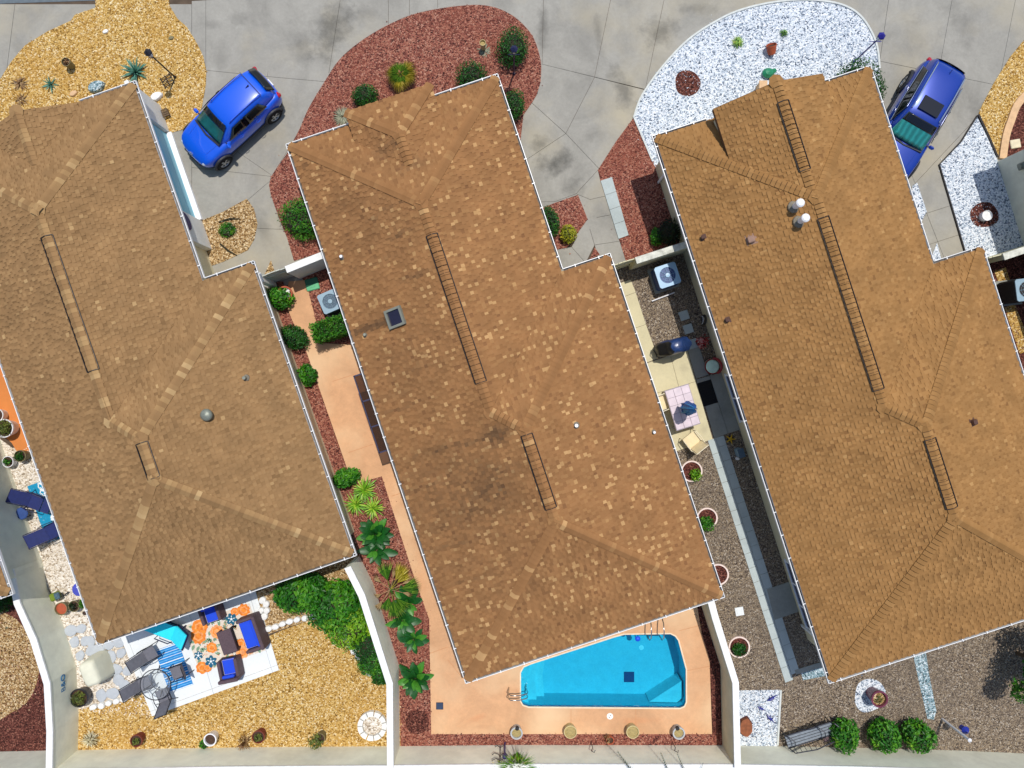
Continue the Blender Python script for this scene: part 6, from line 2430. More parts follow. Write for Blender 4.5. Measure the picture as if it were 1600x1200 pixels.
# tinted canopy panels along the left wall of the middle house
m, nt, bs, N, L = new_mat('bronze_screen')
bs.inputs['Base Color'].default_value = (.10, .055, .03, 1)
bs.inputs['Roughness'].default_value = .25
tp = N('ShaderNodeBsdfTransparent')
tp.inputs[0].default_value = (.46, .38, .34, 1)
ms = N('ShaderNodeMixShader')
ms.inputs[0].default_value = .3
L(tp.outputs[0], ms.inputs[1])
L(bs.outputs[0], ms.inputs[2])
L(ms.outputs[0], nt.nodes['Material Output'].inputs[0])
MATS['bronze_screen'] = m
aw = thing('window_canopy', 'three bronze tinted canopy panels sticking out from under the left eave', 'canopy', (H2.A.x, H2.A.y, 0), math.atan2(H2.v.y, H2.v.x))
ta = H2.to_local(W(553, 588, 2.1))[1]
tb = H2.to_local(W(597, 706, 2.1))[1]
x0 = H2.to_local(W(553, 588, 2.1))[0]
for k in range(3):
    y0, y1 = ta + (tb - ta) * k / 3, ta + (tb - ta) * (k + 1) / 3
    MB().box(((x0 + OV) / 2, -(y0 + y1) / 2, 2.1), (OV - x0 - .04, (y1 - y0) - .05, .012)).build('panel', m, aw)
for k in range(4):
    y0 = ta + (tb - ta) * k / 3
    MB().box(((x0 + OV) / 2, -y0, 2.1), (OV - x0, .05, .05)).build('crossbar', MATS['frame_navy'], aw)
MB().box((x0, -(ta + tb) / 2, 2.1), (.04, tb - ta + .05, .05)).build('front_bar', MATS['frame_navy'], aw)
MB().box((x0 + (OV - x0) * .62, -(ta + tb) / 2, 2.135), (.05, tb - ta, .03)).build('white_bar', MATS['gutter_white'], aw)
# right side yard: tiled table with umbrella, chairs, barbecue
TR_ = heading(.957, -.29)
tt = thing('tiled_table', 'rectangular patio table topped with pale pink tiles', 'table', W(1060, 635.5, .06), TR_)
plain('tile_pink', rgb(206, 190, 198), .35, .1, 4, spec=.6)
plain('table_frame', rgb(150, 140, 150), .5, .1, 6)
MB().box((0, 0, .665), (.96, 1.6, .03)).build('frame', MATS['table_frame'], tt)
for i in range(3):
    for j in range(5):
        MB().box((-.31 + i * .31, -.62 + j * .31, .69), (.298, .298, .025), bev=.004).build('tile', MATS['tile_pink'], tt)
for sx in (-.42, .42):
    for sy in (-.72, .72):
        MB().box((sx, sy, .33), (.05, .05, .66)).build('leg', MATS['table_frame'], tt)
um = thing('patio_umbrella', 'closed blue patio umbrella standing in the tiled table', 'umbrella', W(1061, 636, .06))
plain('umbrella_blue', rgb(30, 136, 196), .6, .3, 9)
plain('umbrella_navy', rgb(30, 84, 160), .6, .3, 9)
u_m = MB()
n = 24
for k, (r_, z_) in enumerate(((.07, .95), (.21, 1.1), (.22, 1.5), (.15, 2.1), (.04, 2.5))):
    for i in range(n):
        t = 6.283 * i / n
        rr = r_ * (1 + .28 * math.cos(t * 8))
        u_m.v.append((rr * math.cos(t), rr * math.sin(t), z_ + (.05 * math.cos(t * 8) if k == 0 else 0)))
for k in range(4):
    for i in range(n):
        j = (i + 1) % n
        u_m.f.append((k * n + i, k * n + j, (k + 1) * n + j, (k + 1) * n + i))
        u_m.m.append(0 if i % 3 else 1)
u_m.build('canopy', [MATS['umbrella_blue'], MATS['umbrella_navy']], um, True)
MB().cyl((0, 0, 0), (0, 0, 2.56), .022).build('pole', MATS['table_frame'], um)
MB().lathe([(.22, 0), (.22, .06), (.05, .1), (.04, .3)], 16).build('base', MATS['pot_dark'], um)
MB().tube(ring(.23, 1.4, 16), .02, 5, closed=True).build('tie', MATS['umbrella_navy'], um)
sling_chair(1077, 686, heading(-.62, -.78), 'cream sling chair standing askew below the tiled table', 'cream chairs round the tiled table', 'cream_sling', 'cream_metal', .3, .56, .62, 'patio_chair', .06)
sling_chair(1032, 628, heading(.95, -.3), 'cream patio chair half hidden under the eave left of the tiled table', 'cream chairs round the tiled table', 'cream_sling', 'cream_metal', .3, .56, .62, 'patio_chair', .06)
bb = thing('covered_barbecue', 'barbecue under a navy and black vinyl cover', 'covered barbecue', W(1047, 543, .06), heading(.95, -.25))
plain('cover_navy', rgb(30, 54, 100), .3, .25, 6, .4, 8, spec=.7)
plain('cover_black', rgb(22, 22, 26), .4, .25, 6, .4, 8)
cb_ = MB()
prof = [(.66, .30, 0), (.66, .31, .5), (.64, .29, .78), (.36, .29, .86), (.32, .26, 1.08), (.22, .16, 1.2)]
n = 32
for k, (a, b, z) in enumerate(prof):
    for i in range(n):
        t = 6.283 * i / n
        ca, sa = math.cos(t), math.sin(t)
        w = 1 + .05 * math.sin(t * 7 + k)
        cb_.v.append((a * w * math.copysign(abs(ca) ** .6, ca), b * w * math.copysign(abs(sa) ** .6, sa), z))
for k in range(len(prof) - 1):
    for i in range(n):
        j = (i + 1) % n
        cb_.f.append((k * n + i, k * n + j, (k + 1) * n + j, (k + 1) * n + i))
        cb_.m.append(1 if 10 < i < 22 else 0)
cb_.f.append(tuple((len(prof) - 1) * n + i for i in range(n)))
cb_.m.append(0)
cb_.build('cover', [MATS['cover_navy'], MATS['cover_black']], bb, True)
MB().tube([(-.66, .2, .4), (-.74, .05, .5), (-.66, -.15, .45)], .02, 6).build('strap', MATS['cover_black'], bb)
o = MB().tube([W(1018.5, 470.5, .10), W(1054, 457, .16)], .026, 8).build('white_pole', MATS['pot_white'])
tag(o, 'white pole lying on the pebbles below the blue air conditioner', 'pole')
hw = thing('hose_coil', 'black hose coil hanging on the pale wall of the right house', 'hose', W(1094, 502, .04))
MB().tube([(.0, .17 * math.cos(t * .4), .55 + .26 * math.sin(t * .4)) for t in range(47)], .045, 8).build('coil', MATS['vent_black'], hw)
MB().tube([(-.08, .15 * math.cos(t * .4), .55 + .2 * math.sin(t * .4)) for t in range(9)], .012, 6).build('nozzle_strap', MATS['pot_white'], hw)
fp = thing('flower_pot', 'red and white flowers in a pot by the wall of the right house', 'flowers', W(1093, 535, .04))
MB().lathe([(.15, 0), (.2, .3), (.17, .3), (.1, .25)], 16).build('pot', MATS['pot_dark'], fp)
foliage('flowers', fp, [(0, 0, .42, .27, .3, .18)], 260, .045, 'petal_red', 81, shell=.2)
rc = thing('round_chair', 'round red chair with a pale mint cushion against the house wall', 'chair', W(1109, 573, .05), heading(-.95, .3))
plain('red_shell', rgb(142, 18, 22), .4, .1, 5)
MB().lathe([(.14, 0), (.24, .2), (.30, .36), (.27, .36), (.2, .3), (0, .29)], 24).build('shell', MATS['red_shell'], rc)
MB().lathe([(0, .36), (.25, .36), (.26, .40), (.22, .44), (0, .45)], 24).build('cushion', plain('mint', rgb(196, 222, 204), .8), rc)
MB().tube([(-.16, .26 * math.cos(t), .4 + .05) for t in (0,)] + [(-.1 - .2 * math.sin(t * .35), .29 * math.cos(t * .35), .46 + .1 * math.sin(t * .35)) for t in range(10)], .045, 8).build('backrest', MATS['red_shell'], rc)
o = MB().box((0, 0, .02), (.58, .95, .03), bev=.01)
for k in range(8):
    o.box((0, -.4 + k * .114, .04), (.5, .03, .012))
o = o.build('door_mat', plain('mat_black', rgb(16, 16, 18), .9), None, loc=W(1105, 614, .05))
o.rotation_euler = (0, 0, TR_)
tag(o, 'black ribbed mat sunk between the grey slabs', 'mat')
yf = thing('yellow_toy', 'yellow starfish shaped garden ornament by the grey slab', 'ornament', W(1141, 686, .04))
mm = MB()
for k in range(5):
    a = k * 1.2566
    mm.add([(0, 0, .12), (.07 * math.cos(a + .6), .07 * math.sin(a + .6), .05), (.25 * math.cos(a), .25 * math.sin(a), .03), (.07 * math.cos(a - .6), .07 * math.sin(a - .6), .05)], [(0, 3, 2), (0, 2, 1)])
mm.build('star', plain('yellow_paint', rgb(206, 164, 24), .5, .3, 12), yf)
MB().lathe([(.13, 0), (.12, .05), (0, .06)], 12).build('base', MATS['edging_dark'], yf)
ub = thing('utility_box', 'blue-grey utility box on the wall base beside a white figurine', 'utility box', W(1152, 706, .03), heading(.95, -.3))
MB().box((0, 0, .25), (.22, .34, .5), bev=.04).build('cabinet', MATS['ac_bluegrey'], ub)
MB().box((.0, 0, .51), (.24, .36, .03), bev=.01).build('lid', MATS['ac_body'], ub)
o = MB().lathe([(.06, 0), (.07, .08), (.03, .16), (.045, .22), (.02, .28), (0, .29)], 12).build('figurine', MATS['pot_white'], None, loc=W(1151, 716, .03))
tag(o, 'little white figurine in the shaded pebbles', 'figurine')
# iron bench at the bottom right
ib = thing('iron_bench', 'long dark iron bench with hooped arms along the lower right wall', 'bench', W(1258, 1140, .03), heading(.955, -.295))
plain('iron', rgb(40, 44, 56), .45, .15, 8, metal=.3)
plain('bench_mesh', rgb(120, 128, 136), .6, .15, 9)
for k in range(4):
    MB().box((0, -.16 + .11 * k, .44), (1.86, .085, .025)).build('seat_slat', MATS['bench_mesh'], ib)
MB().tube([(-.95, -.24, .44), (.95, -.24, .44), (.95, .24, .44), (-.95, .24, .44)], .024, 6, closed=True).build('seat_frame', MATS['iron'], ib)
for x in (-.9, .3, .9):
    MB().tube([(x, .24, 0), (x, .26, .45), (x + .08, .28, .7), (x + .2, .12, .78), (x + .18, -.1, .70), (x, -.22, .5), (x, -.24, 0)], .02, 6).build('arm_hoop', MATS['iron'], ib)
MB().tube([(-.9, -.26, .44), (-.8, -.32, .75), (0, -.36, .86), (.8, -.32, .75), (.9, -.26, .44)], .022, 6).build('back_rail', MATS['iron'], ib)
for k in range(9):
    x = -.72 + k * .18
    MB().tube([(x, -.25, .45), (x, -.345, .84 - .14 * abs(x))], .011, 5).build('spindle', MATS['iron'], ib)
MB().tube([(.1 + .42 * math.cos(t * .35), .36 + .0 * t, .35 + .36 * math.sin(t * .35)) for t in range(10)], .02, 6).build('hoop', MATS['iron'], ib)
bc = thing('brown_stool', 'small brown metal stool between bench and round shrub', 'stool', W(1286, 1144, .03), heading(.95, -.3))
MB().box((0, 0, .40), (.34, .30, .03)).build('seat', plain('brown_metal', rgb(96, 76, 78), .5), bc)
for x in (-.15, .15):
    for y in (-.13, .13):
        MB().tube([(x, y, .4), (x * 1.2, y * 1.2, 0)], .014, 5).build('leg', MATS['brown_metal'], bc)
fp_ = thing('feeder_pole', 'white pole with a hanging blue bird feeder by the lower right wall', 'bird feeder', W(1472, 1123, .03))
MB().cyl((0, 0, 0), (0, 0, 1.65), .045, n=10).lathe([(.06, 1.65), (.075, 1.70), (0, 1.76)], 12).build('pole', MATS['pot_white'], fp_)
MB().tube([(0, 0, 1.15), (.16, .02, 1.22), (.28, .03, 1.12)], .016, 5).build('hook', MATS['frame_navy'], fp_)
MB().lathe([(0, .74), (.10, .76), (.09, .95), (.15, 1.0), (.04, 1.12), (0, 1.13)], 14, (.28, .03, 0)).build('feeder', plain('feeder_blue', rgb(30, 44, 140), .4, .2, 8), fp_)
# ground ornaments on the square white pad and on the front beds
for (x, y, a, lb, s) in ((1204, 1091, -35, 'dark blue metal lizard near the upper corner of the white pad', 1), (1188, 1106, 20, 'dark blue metal lizard in the middle of the white pad', .8), (1202, 1121, 40, 'violet blue metal lizard near the edging of the white pad', 1)):
    lz = MB()
    lz.tube([(-.16, .03, .05), (-.05, 0, .07), (.08, 0, .07), (.16, -.01, .05), (.30, -.03, .03)], [.02, .05, .045, .02, .006], 6)
    for sx in (-.03, .09):
        for sy in (-1, 1):
            lz.tube([(sx, sy * .03, .06), (sx + .03, sy * .11, .03)], .012, 4)
    o = lz.build('lizard_ornament', plain('lizard_blue', rgb(26, 34, 128), .4, .2, 8), None, loc=W(x, y, .045))
    o.rotation_euler = (0, 0, math.radians(-a))
    o.scale = (s,) * 3
    tag(o, lb, 'ornament')
ts = thing('tree_stump', 'cut brown tree stump on the square white pad beside the wall', 'stump', W(1164, 1134, .04))
b = blob(.30, 14, .1, 4)
MB().prism([(x * .85, y * 1.15) for x, y in b], 0, .16).build('stump', plain('stump_wood', rgb(134, 78, 48), .85, .25, 8, .4), ts)
MB().prism([(x * 1.0, y * 1.28) for x, y in blob(.30, 14, .14, 4)], -.02, .03).build('root_ring', plain('stump_bark', rgb(64, 22, 28), .9, .2, 8), ts)
gf = thing('green_frog', 'green frog ornament beside the tipped terracotta pot', 'ornament', W(1199, 116, .05))
plain('frog_green', rgb(30, 128, 88), .4, .15, 6)
MB().lathe([(0, 0), (.17, .03), (.2, .12), (.12, .24), (0, .28)], 14, sx=1.2).build('body', MATS['frog_green'], gf)
MB().lathe([(0, 0), (.09, .03), (.09, .1), (0, .14)], 10, (.2, .06, .1)).build('head', MATS['frog_green'], gf)
bl_ = thing('stone_post', 'small tan stone block post against the eave of the right house', 'post', W(1186, 140, .05))
MB().box((0, 0, .22), (.26, .26, .44), bev=.02).build('block', MATS['tan_border'], bl_)
MB().box((0, 0, .46), (.32, .32, .05), bev=.015).build('cap', MATS['tan_border'], bl_)
for (x, y, r_, lb, m_) in ((153, 137, .26, 'grey and white rock against the left front eave', 'gravel_blue'), (246, 152, .2, 'pinkish white rock right of the left roof corner', 'white_stone'), (116, 147, .13, 'pale rock slab above the left front eave', 'tan_border'), (166, 50, .1, 'small pale rock near the top of the golden bed', 'white_stone'), (268, 60, .09, 'small dark rock on the golden bed', 'pot_olive')):
    o = rock_mesh(r_ * 1.2, r_ * .75, r_ * .8, int(x)).build('rock', MATS[m_], None, loc=W(x, y, .03))
    o.rotation_euler = (0, 0, .5)
    tag(o, lb, 'rock')
wt = thing('wire_trellis', 'bent dark wire trellis lying by the left lamp post', 'trellis', W(262, 127, .05), .5)
for k in range(4):
    MB().tube([(-.22, -.18 + k * .12, .03), (0, -.2 + k * .12, .08), (.22, -.16 + k * .12, .02)], .016, 5).build('wire', MATS['frame_black'], wt)
for x in (-.2, .0, .2):
    MB().tube([(x, -.22, .03), (x + .02, .05, .09), (x, .24, .03)], .016, 5).build('wire', MATS['frame_black'], wt)
cr = thing('wood_crate', 'small weathered slatted crate by the garage corner', 'crate', W(259, 179, .05), .4)
for k in range(4):
    MB().box((0, -.12 + k * .08, .16), (.34, .06, .02)).build('slat', MATS['trunk'], cr)
for x in (-.15, .15):
    MB().box((x, 0, .08), (.03, .3, .15)).build('side', MATS['trunk'], cr)
gl = thing('garden_bench_slats', 'dark slatted rack half hidden by the leafy shrub', 'rack', W(446, 933, .04), heading(.97, .22))
for k in range(4):
    MB().box((0, -.12 + .08 * k, .42), (.62, .055, .02)).build('slat', MATS['frame_navy'], gl)
for x in (-.28, .28):
    MB().box((x, 0, .21), (.04, .28, .42)).build('leg', MATS['frame_navy'], gl)
ir = thing('iron_trellis', 'curly black wrought iron trellis on the back wall', 'trellis', W(782, 1161, .05))
for (pts) in ([(0, 0, .2), (0, -.02, 1.4)], [(-.3, 0, .9), (-.22, 0, .75), (-.05, 0, .85), (0, 0, 1.1)], [(.28, 0, .95), (.2, 0, .72), (.05, 0, .85), (0, 0, 1.1)], [(-.2, 0, .3), (-.12, 0, .2), (0, 0, .35), (.12, 0, .2), (.2, 0, .3)], [(-.3, 0, 1.3), (-.15, 0, 1.15), (0, 0, 1.3), (.15, 0, 1.15)]):
    MB().tube(pts, .014, 5).build('scroll', MATS['frame_black'], ir)
for (x, lb) in ((923, 'thin black plant hook left of the small terracotta pot'), (1050, 'thin black plant hook near the right grey pot')):
    o = MB().tube([(0, 0, 0), (.02, 0, .5), (-.06, -.02, .7), (.05, -.03, .8), (.1, -.04, .62)], .014, 5).build('plant_hook', MATS['frame_black'], None, loc=W(x, 1158, .03))
    tag(o, lb, 'plant hook')
sp = thing('solar_lamp', 'slim purple solar light on the back wall beside the iron trellis', 'garden light', W(789, 1160, .03))
MB().cyl((0, 0, 0), (0, 0, .9), .03).build('stake', plain('solar_violet', rgb(62, 56, 110), .4), sp)
MB().lathe([(.05, .9), (.09, 1.0), (.06, 1.16), (0, 1.2)], 12).build('lantern', MATS['solar_violet'], sp)
dp = thing('stone_dish', 'round earthen dish hollow in the rosy gravel corner', 'dish', W(652, 1128, .04))
MB().lathe([(.44, 0), (.46, .04), (.42, .05), (.3, .02), (0, .015)], 26).build('dish', MATS['mulch_dark'], dp)
jk = thing('mail_chest', 'small white box beside the step of the middle roof', 'box', W(911, 418, .04), TR_)
MB().box((0, 0, .14), (.2, .26, .26), bev=.02).build('box', MATS['pot_white'], jk)
MB().box((0, 0, .285), (.22, .28, .03), bev=.01).build('lid', MATS['pot_white'], jk)
# ------------------------------------------------------------------ cars and lamp posts
def car_paint(name, c, flake=.3):
    m, nt, bs, N, L = new_mat(name)
    bs.inputs['Base Color'].default_value = c
    bs.inputs['Metallic'].default_value = flake
    bs.inputs['Roughness'].default_value = .32
    bs.inputs['Coat Weight'].default_value = 1.0
    bs.inputs['Coat Roughness'].default_value = .04
    MATS[name] = m
    return m


car_paint('paint_bright', rgb(0, 84, 214), .0)
car_paint('paint_deep', rgb(0, 50, 150), .25)
plain('cladding', rgb(40, 42, 50), .6, .1, 8)
plain('tyre', rgb(22, 22, 24), .85, .1, 10)
plain('rim', rgb(180, 184, 190), .3, .05, 5, metal=.7)
plain('rim_dark', rgb(30, 32, 36), .5)
plain('car_glass_dark', rgb(10, 12, 18), .05, .1, 2, spec=.9)
plain('chrome', rgb(206, 208, 212), .15, .02, 5, metal=.9)
plain('lamp_clear', rgb(190, 200, 210), .1, .05, 5, spec=.8)
plain('lamp_red', rgb(170, 12, 40), .2, .05, 5, spec=.8)
plain('plate', rgb(220, 222, 220), .5)


def wind_glass(name, c, stripes=False):
    m, nt, bs, N, L = new_mat(name)
    bs.inputs['Roughness'].default_value = .05
    bs.inputs['Specular IOR Level'].default_value = .9
    tc = N('ShaderNodeTexCoord')
    rp = N('ShaderNodeValToRGB')
    if stripes:
        wv = N('ShaderNodeTexWave')
        wv.bands_direction = 'Y'
        wv.inputs['Scale'].default_value = 1.5
        wv.inputs['Distortion'].default_value = 5
        L(tc.outputs['Object'], wv.inputs['Vector'])
        L(wv.outputs['Fac'], rp.inputs['Fac'])
        ramp_fill(rp, [(0, scl(c, .75)), (.6, c), (1, scl(c, 1.3))])
    else:
        no = N('ShaderNodeTexNoise')
        no.inputs['Scale'].default_value = 3
        L(tc.outputs['Object'], no.inputs['Vector'])
        L(no.outputs['Fac'], rp.inputs['Fac'])
        ramp_fill(rp, [(.35, scl(c, .6)), (.65, c)])
    L(rp.outputs['Color'], bs.inputs['Base Color'])
    MATS[name] = m
    return m


wind_glass('screen_teal', rgb(26, 96, 96))
wind_glass('screen_shade', rgb(40, 132, 130), True)


def loft(stations, smooth_lv=2):
    """stations: list of half rings [(y,z)...] with x; mirrored about y=0 into a closed skin"""
    bm = bmesh.new()
    rings = []
    for x, half in stations:
        r = [bm.verts.new((x, y, z)) for y, z in half] + [bm.verts.new((x, -y, z)) for y, z in reversed(half) if y > 1e-4]
        rings.append(r)
    n = len(rings[0])
    for a, b in zip(rings, rings[1:]):
        for i in range(n):
            j = (i + 1) % n
            bm.faces.new((a[i], a[j], b[j], b[i]))
    bm.faces.new(rings[0][::-1])
    bm.faces.new(rings[-1])
    bmesh.ops.recalc_face_normals(bm, faces=bm.faces)
    return bm


def finish(bm, name, mat, parent, sub=2, smooth=True):
    me = bpy.data.meshes.new(name)
    bm.to_mesh(me)
    bm.free()
    me.materials.append(mat)
    me.polygons.foreach_set('use_smooth', [smooth] * len(me.polygons))
    o = link(name, me, parent)
    if sub:
        md = o.modifiers.new('sub', 'SUBSURF')
        md.levels = md.render_levels = sub
    return o


def interp(tab, x):
    for (a, va), (b, vb) in zip(tab, tab[1:]):
        if a <= x <= b:
            t = (x - a) / (b - a)
            t = t * t * (3 - 2 * t)
            return va + (vb - va) * t
    return tab[0][1] if x < tab[0][0] else tab[-1][1]


def build_car(px, py, rz, label, L_, Wd, H_, paint, screen, p):
    """front bumper at x=+L/2; p holds the greenhouse stations"""
    car = thing('parked_car', label, 'car', W(px, py, .03), rz)
    hw, hl = Wd / 2, L_ / 2
    wtab = [(-hl, .76 * hw), (-hl + .18, .92 * hw), (-hl * .6, .99 * hw), (0, hw), (hl * .55, .985 * hw), (hl - .30, .93 * hw), (hl - .08, .76 * hw), (hl, .58 * hw)]
    belt = p['belt']
    ttab = [(-hl, .88 * belt), (-hl + .12, belt * 1.0), (-hl * .5, belt * 1.01), (p['cowl'], belt * 1.0), (hl - .55, p['hood']), (hl - .12, p['hood'] * .88), (hl, p['hood'] * .72)]
    st = []
    for i in range(19):
        x = -hl + L_ * i / 18
        w, t = interp(wtab, x), interp(ttab, x)
        zb = .26 + (.10 if abs(x) > hl - .25 else 0)
        st.append((x, [(0, zb), (w * .86, zb), (w * .97, zb + .12), (w, zb + (t - zb) * .45), (w * .985, zb + (t - zb) * .74), (w * .93, t - .035), (w * .80, t + .004), (w * .4, t + .035), (0, t + .045)]))
    body = finish(loft(st), 'body', paint, car)
    # lower cladding skirt
    st = []
    for i in range(13):
        x = -hl + .04 + (L_ - .08) * i / 12
        w = interp(wtab, x) + .012
        st.append((x, [(0, .20), (w * .84, .20), (w * .99, .28), (w * 1.004, .42), (w * .9, .44), (0, .44)]))
    finish(loft(st), 'cladding', MATS['cladding'], car, 1)
    # greenhouse: x stations with bottom half width, top half width, bottom z, top z
    g = p['green']
    gs = []
    for (x, wb, wt, zb, zt) in g:
        gs.append((x, [(0, zb), (wb, zb), (wb * .6 + wt * .4, zb + (zt - zb) * .5), (wt + .02, zt - .05), (wt - .07, zt - .006), (wt * .5, zt + .018), (0, zt + .024)]))
    finish(loft(gs), 'cabin', paint, car, 2)
    # glass set 6 mm proud of the pillars
    def patch(name, quad, mat, inset_=.0, n=6, bulge=0.0):
        a, b, c, d = [Vector(q_) for q_ in quad]
        vs, fs = [], []
        nrm = (b - a).cross(d - a).normalized()
        for i in range(n + 1):
            for j in range(n + 1):
                u_, v_2 = i / n, j / n
                pnt = (a * (1 - u_) + b * u_) * (1 - v_2) + (d * (1 - u_) + c * u_) * v_2
                vs.append(pnt + nrm * (bulge * 4 * u_ * (1 - u_)))
        for i in range(n):
            for j in range(n):
                k = i * (n + 1) + j
                fs.append((k, k + n + 1, k + n + 2, k + 1))
        o = MB().add(vs, fs).build(name, mat, car, True)
        md = o.modifiers.new('thick', 'SOLIDIFY')
        md.thickness = .012
        md.offset = 1
        return o
    w_ = p['wind']        # (x low, half width low, z low, x top, half width top, z top)
    patch('windshield', [(w_[0], -w_[1], w_[2]), (w_[0], w_[1], w_[2]), (w_[3], w_[4], w_[5]), (w_[3], -w_[4], w_[5])], MATS[screen], bulge=.05)
    lw_, up_w = .70, 1.0
    A_ = [(w_[0] + (w_[3] - w_[0]) * t, w_[1] + (w_[4] - w_[1]) * t, w_[2] + (w_[5] - w_[2]) * t + .012) for t in (.66, .995)]
    patch('shade_band', [(A_[0][0], -A_[0][1], A_[0][2]), (A_[0][0], A_[0][1], A_[0][2]), (A_[1][0], A_[1][1], A_[1][2]), (A_[1][0], -A_[1][1], A_[1][2])], MATS['car_glass_dark'], bulge=.05)
    o = MB().tube([(w_[0] + .05, -w_[1], w_[2] - .01), (w_[0] + .13, 0, w_[2] - .005), (w_[0] + .05, w_[1], w_[2] - .01)], .035, 6).build('cowl', MATS['cladding'], car)
    for sg in (-1, 1):
        MB().tube([(w_[0] + .10, sg * .08, w_[2] + .03), (w_[0] + .03, sg * .55, w_[2] + .03)], .010, 4).build('wiper', MATS['cladding'], car)
    r_ = p['rear']
    patch('rear_window', [(r_[0], r_[1], r_[2]), (r_[0], -r_[1], r_[2]), (r_[3], -r_[4], r_[5]), (r_[3], r_[4], r_[5])], MATS['car_glass_dark'], bulge=.04)
    for sg in (-1, 1):
        for quad in p['side']:
            q4 = [(x, sg * (y + .012), z) for x, y, z in quad]
            if sg < 0:
                q4 = q4[::-1]
            patch('side_window', q4[::-1] if sg > 0 else q4[::-1], MATS['car_glass_dark'], n=4)
        xs_ = p['side'][0][1][0]
        MB().box((xs_ - .02, sg * (p['side'][0][1][1] - .07), (p['side'][0][1][2] + p['side'][0][2][2]) / 2), (.16, .03, .36), M=Matrix.Rotation(sg * .38, 4, 'X')).build('door_pillar', MATS['car_glass_dark'], car)
        if p.get('chrome'):
            pts = [(x, sg * (y + .02), z) for q4 in p['side'] for x, y, z in (q4[0], q4[1])]
            MB().tube(sorted(pts), .012, 5).build('chrome_strip', MATS['chrome'], car)
            pts = [(x, sg * (y + .02), z) for q4 in p['side'] for x, y, z in (q4[3], q4[2])]
            MB().tube(sorted(pts), .012, 5).build('chrome_strip', MATS['chrome'], car)
        ra = p['rail']
        MB().tube([(ra[0], sg * ra[2], ra[3] - .05), (ra[0] + .1, sg * ra[2], ra[3]), ((ra[0] + ra[1]) / 2, sg * (ra[2] + .01), ra[3] + .015), (ra[1] - .1, sg * ra[2], ra[3]), (ra[1], sg * ra[2], ra[3] - .05)], .02, 6).build('roof_rail', MATS['chrome'] if p.get('chrome') else paint, car)
        mx_ = p['cowl'] - .22
        MB().box((mx_, sg * (hw + .01), belt + .05), (.13, .22, .14), bev=.05).build('mirror', paint, car)
        MB().tube([(mx_, sg * (hw - .22), belt - .01), (mx_, sg * (hw + .02), belt + .03)], .025, 6).build('mirror_arm', MATS['cladding'], car)
        MB().box((hl - .26, sg * hw * .62, p['hood'] * .78), (.26, .28, .09), bev=.04, rz=-sg * .5).build('headlight', MATS['lamp_clear'], car)
        MB().box((-hl + .13, sg * hw * .70, belt * .86), (.16, .26, .14), bev=.04, rz=sg * .35).build('tail_light', MATS['lamp_red'], car)
        for xx in p['handles']:
            MB().tube([(xx - .09, sg * (hw - .005), belt - .12), (xx, sg * (hw + .025), belt - .115), (xx + .09, sg * (hw - .005), belt - .12)], .014, 5).build('door_handle', MATS['chrome'] if p.get('chrome') else paint, car)
        for xx in p['axles']:
            wr, ww = p['wheel'], .22
            y = sg * (hw - ww / 2 + .045)
            wh = MB().lathe([(wr * .62, -ww / 2), (wr * .94, -ww / 2), (wr, -ww * .3), (wr, ww * .3), (wr * .94, ww / 2), (wr * .62, ww / 2)], 28, cap=False)
            wh.v = [(a, c, b) for a, b, c in wh.v]
            wheel = wh.build('wheel', MATS['tyre'], car, True, loc=(xx, y, wr))
            rm = MB()
            rm.lathe([(wr * .66, sg * ww * .40), (wr * .60, sg * ww * .47), (wr * .55, sg * ww * .36)], 24, cap=False)
            for k in range(5):
                a = k * 1.2566
                for da in (-.13, .13):
                    rm.add([(.05 * math.cos(a - .5), .05 * math.sin(a - .5), sg * ww * .40), (.05 * math.cos(a + .5), .05 * math.sin(a + .5), sg * ww * .40), (wr * .6 * math.cos(a + da + .09), wr * .6 * math.sin(a + da + .09), sg * ww * .45), (wr * .6 * math.cos(a + da - .09), wr * .6 * math.sin(a + da - .09), sg * ww * .45)], [(0, 1, 2, 3)])
            rm.lathe([(.07, sg * ww * .43), (0, sg * ww * .45)], 12)
            rm.v = [(a, c, b) for a, b, c in rm.v]
            rm.build('rim', MATS['rim'], wheel)
            dk = MB().lathe([(wr * .62, sg * ww * .22), (0, sg * ww * .22)], 20)
            dk.v = [(a, c, b) for a, b, c in dk.v]
            dk.build('rim_back', MATS['rim_dark'], wheel)
            ar = []
            for k in range(13):
                t = math.pi * k / 12
                ar.append((xx + (wr + .07) * math.cos(t), sg * (hw + .004), wr + (wr + .06) * math.sin(t)))
            MB().tube(ar, .055, 6).build('wheel_arch', MATS['cladding'], car)
            dkk = MB().lathe([(wr + .05, 0), (0, 0)], 24)
            dkk.v = [(a, c, b) for a, b, c in dkk.v]
            dkk.build('arch_well', MATS['tyre'], car, loc=(xx, sg * (hw + .006), wr + .01))
    MB().box((hl - .02, 0, .48), (.08, hw * 1.0, .20), bev=.03).build('grille', MATS['cladding'], car)
    MB().box((-hl + .0, 0, .62), (.04, .32, .12), bev=.01).build('number_plate', MATS['plate'], car)
    # sharp shark fin and hood creases
    fx = p['fin']
    MB().add([(fx + .12, 0, p['rz']), (fx - .06, .025, p['rz']), (fx - .06, -.025, p['rz']), (fx - .08, 0, p['rz'] + .07)], [(0, 1, 3), (0, 3, 2), (1, 2, 3)]).build('antenna', MATS['cladding'] if not p.get('chrome') else paint, car)
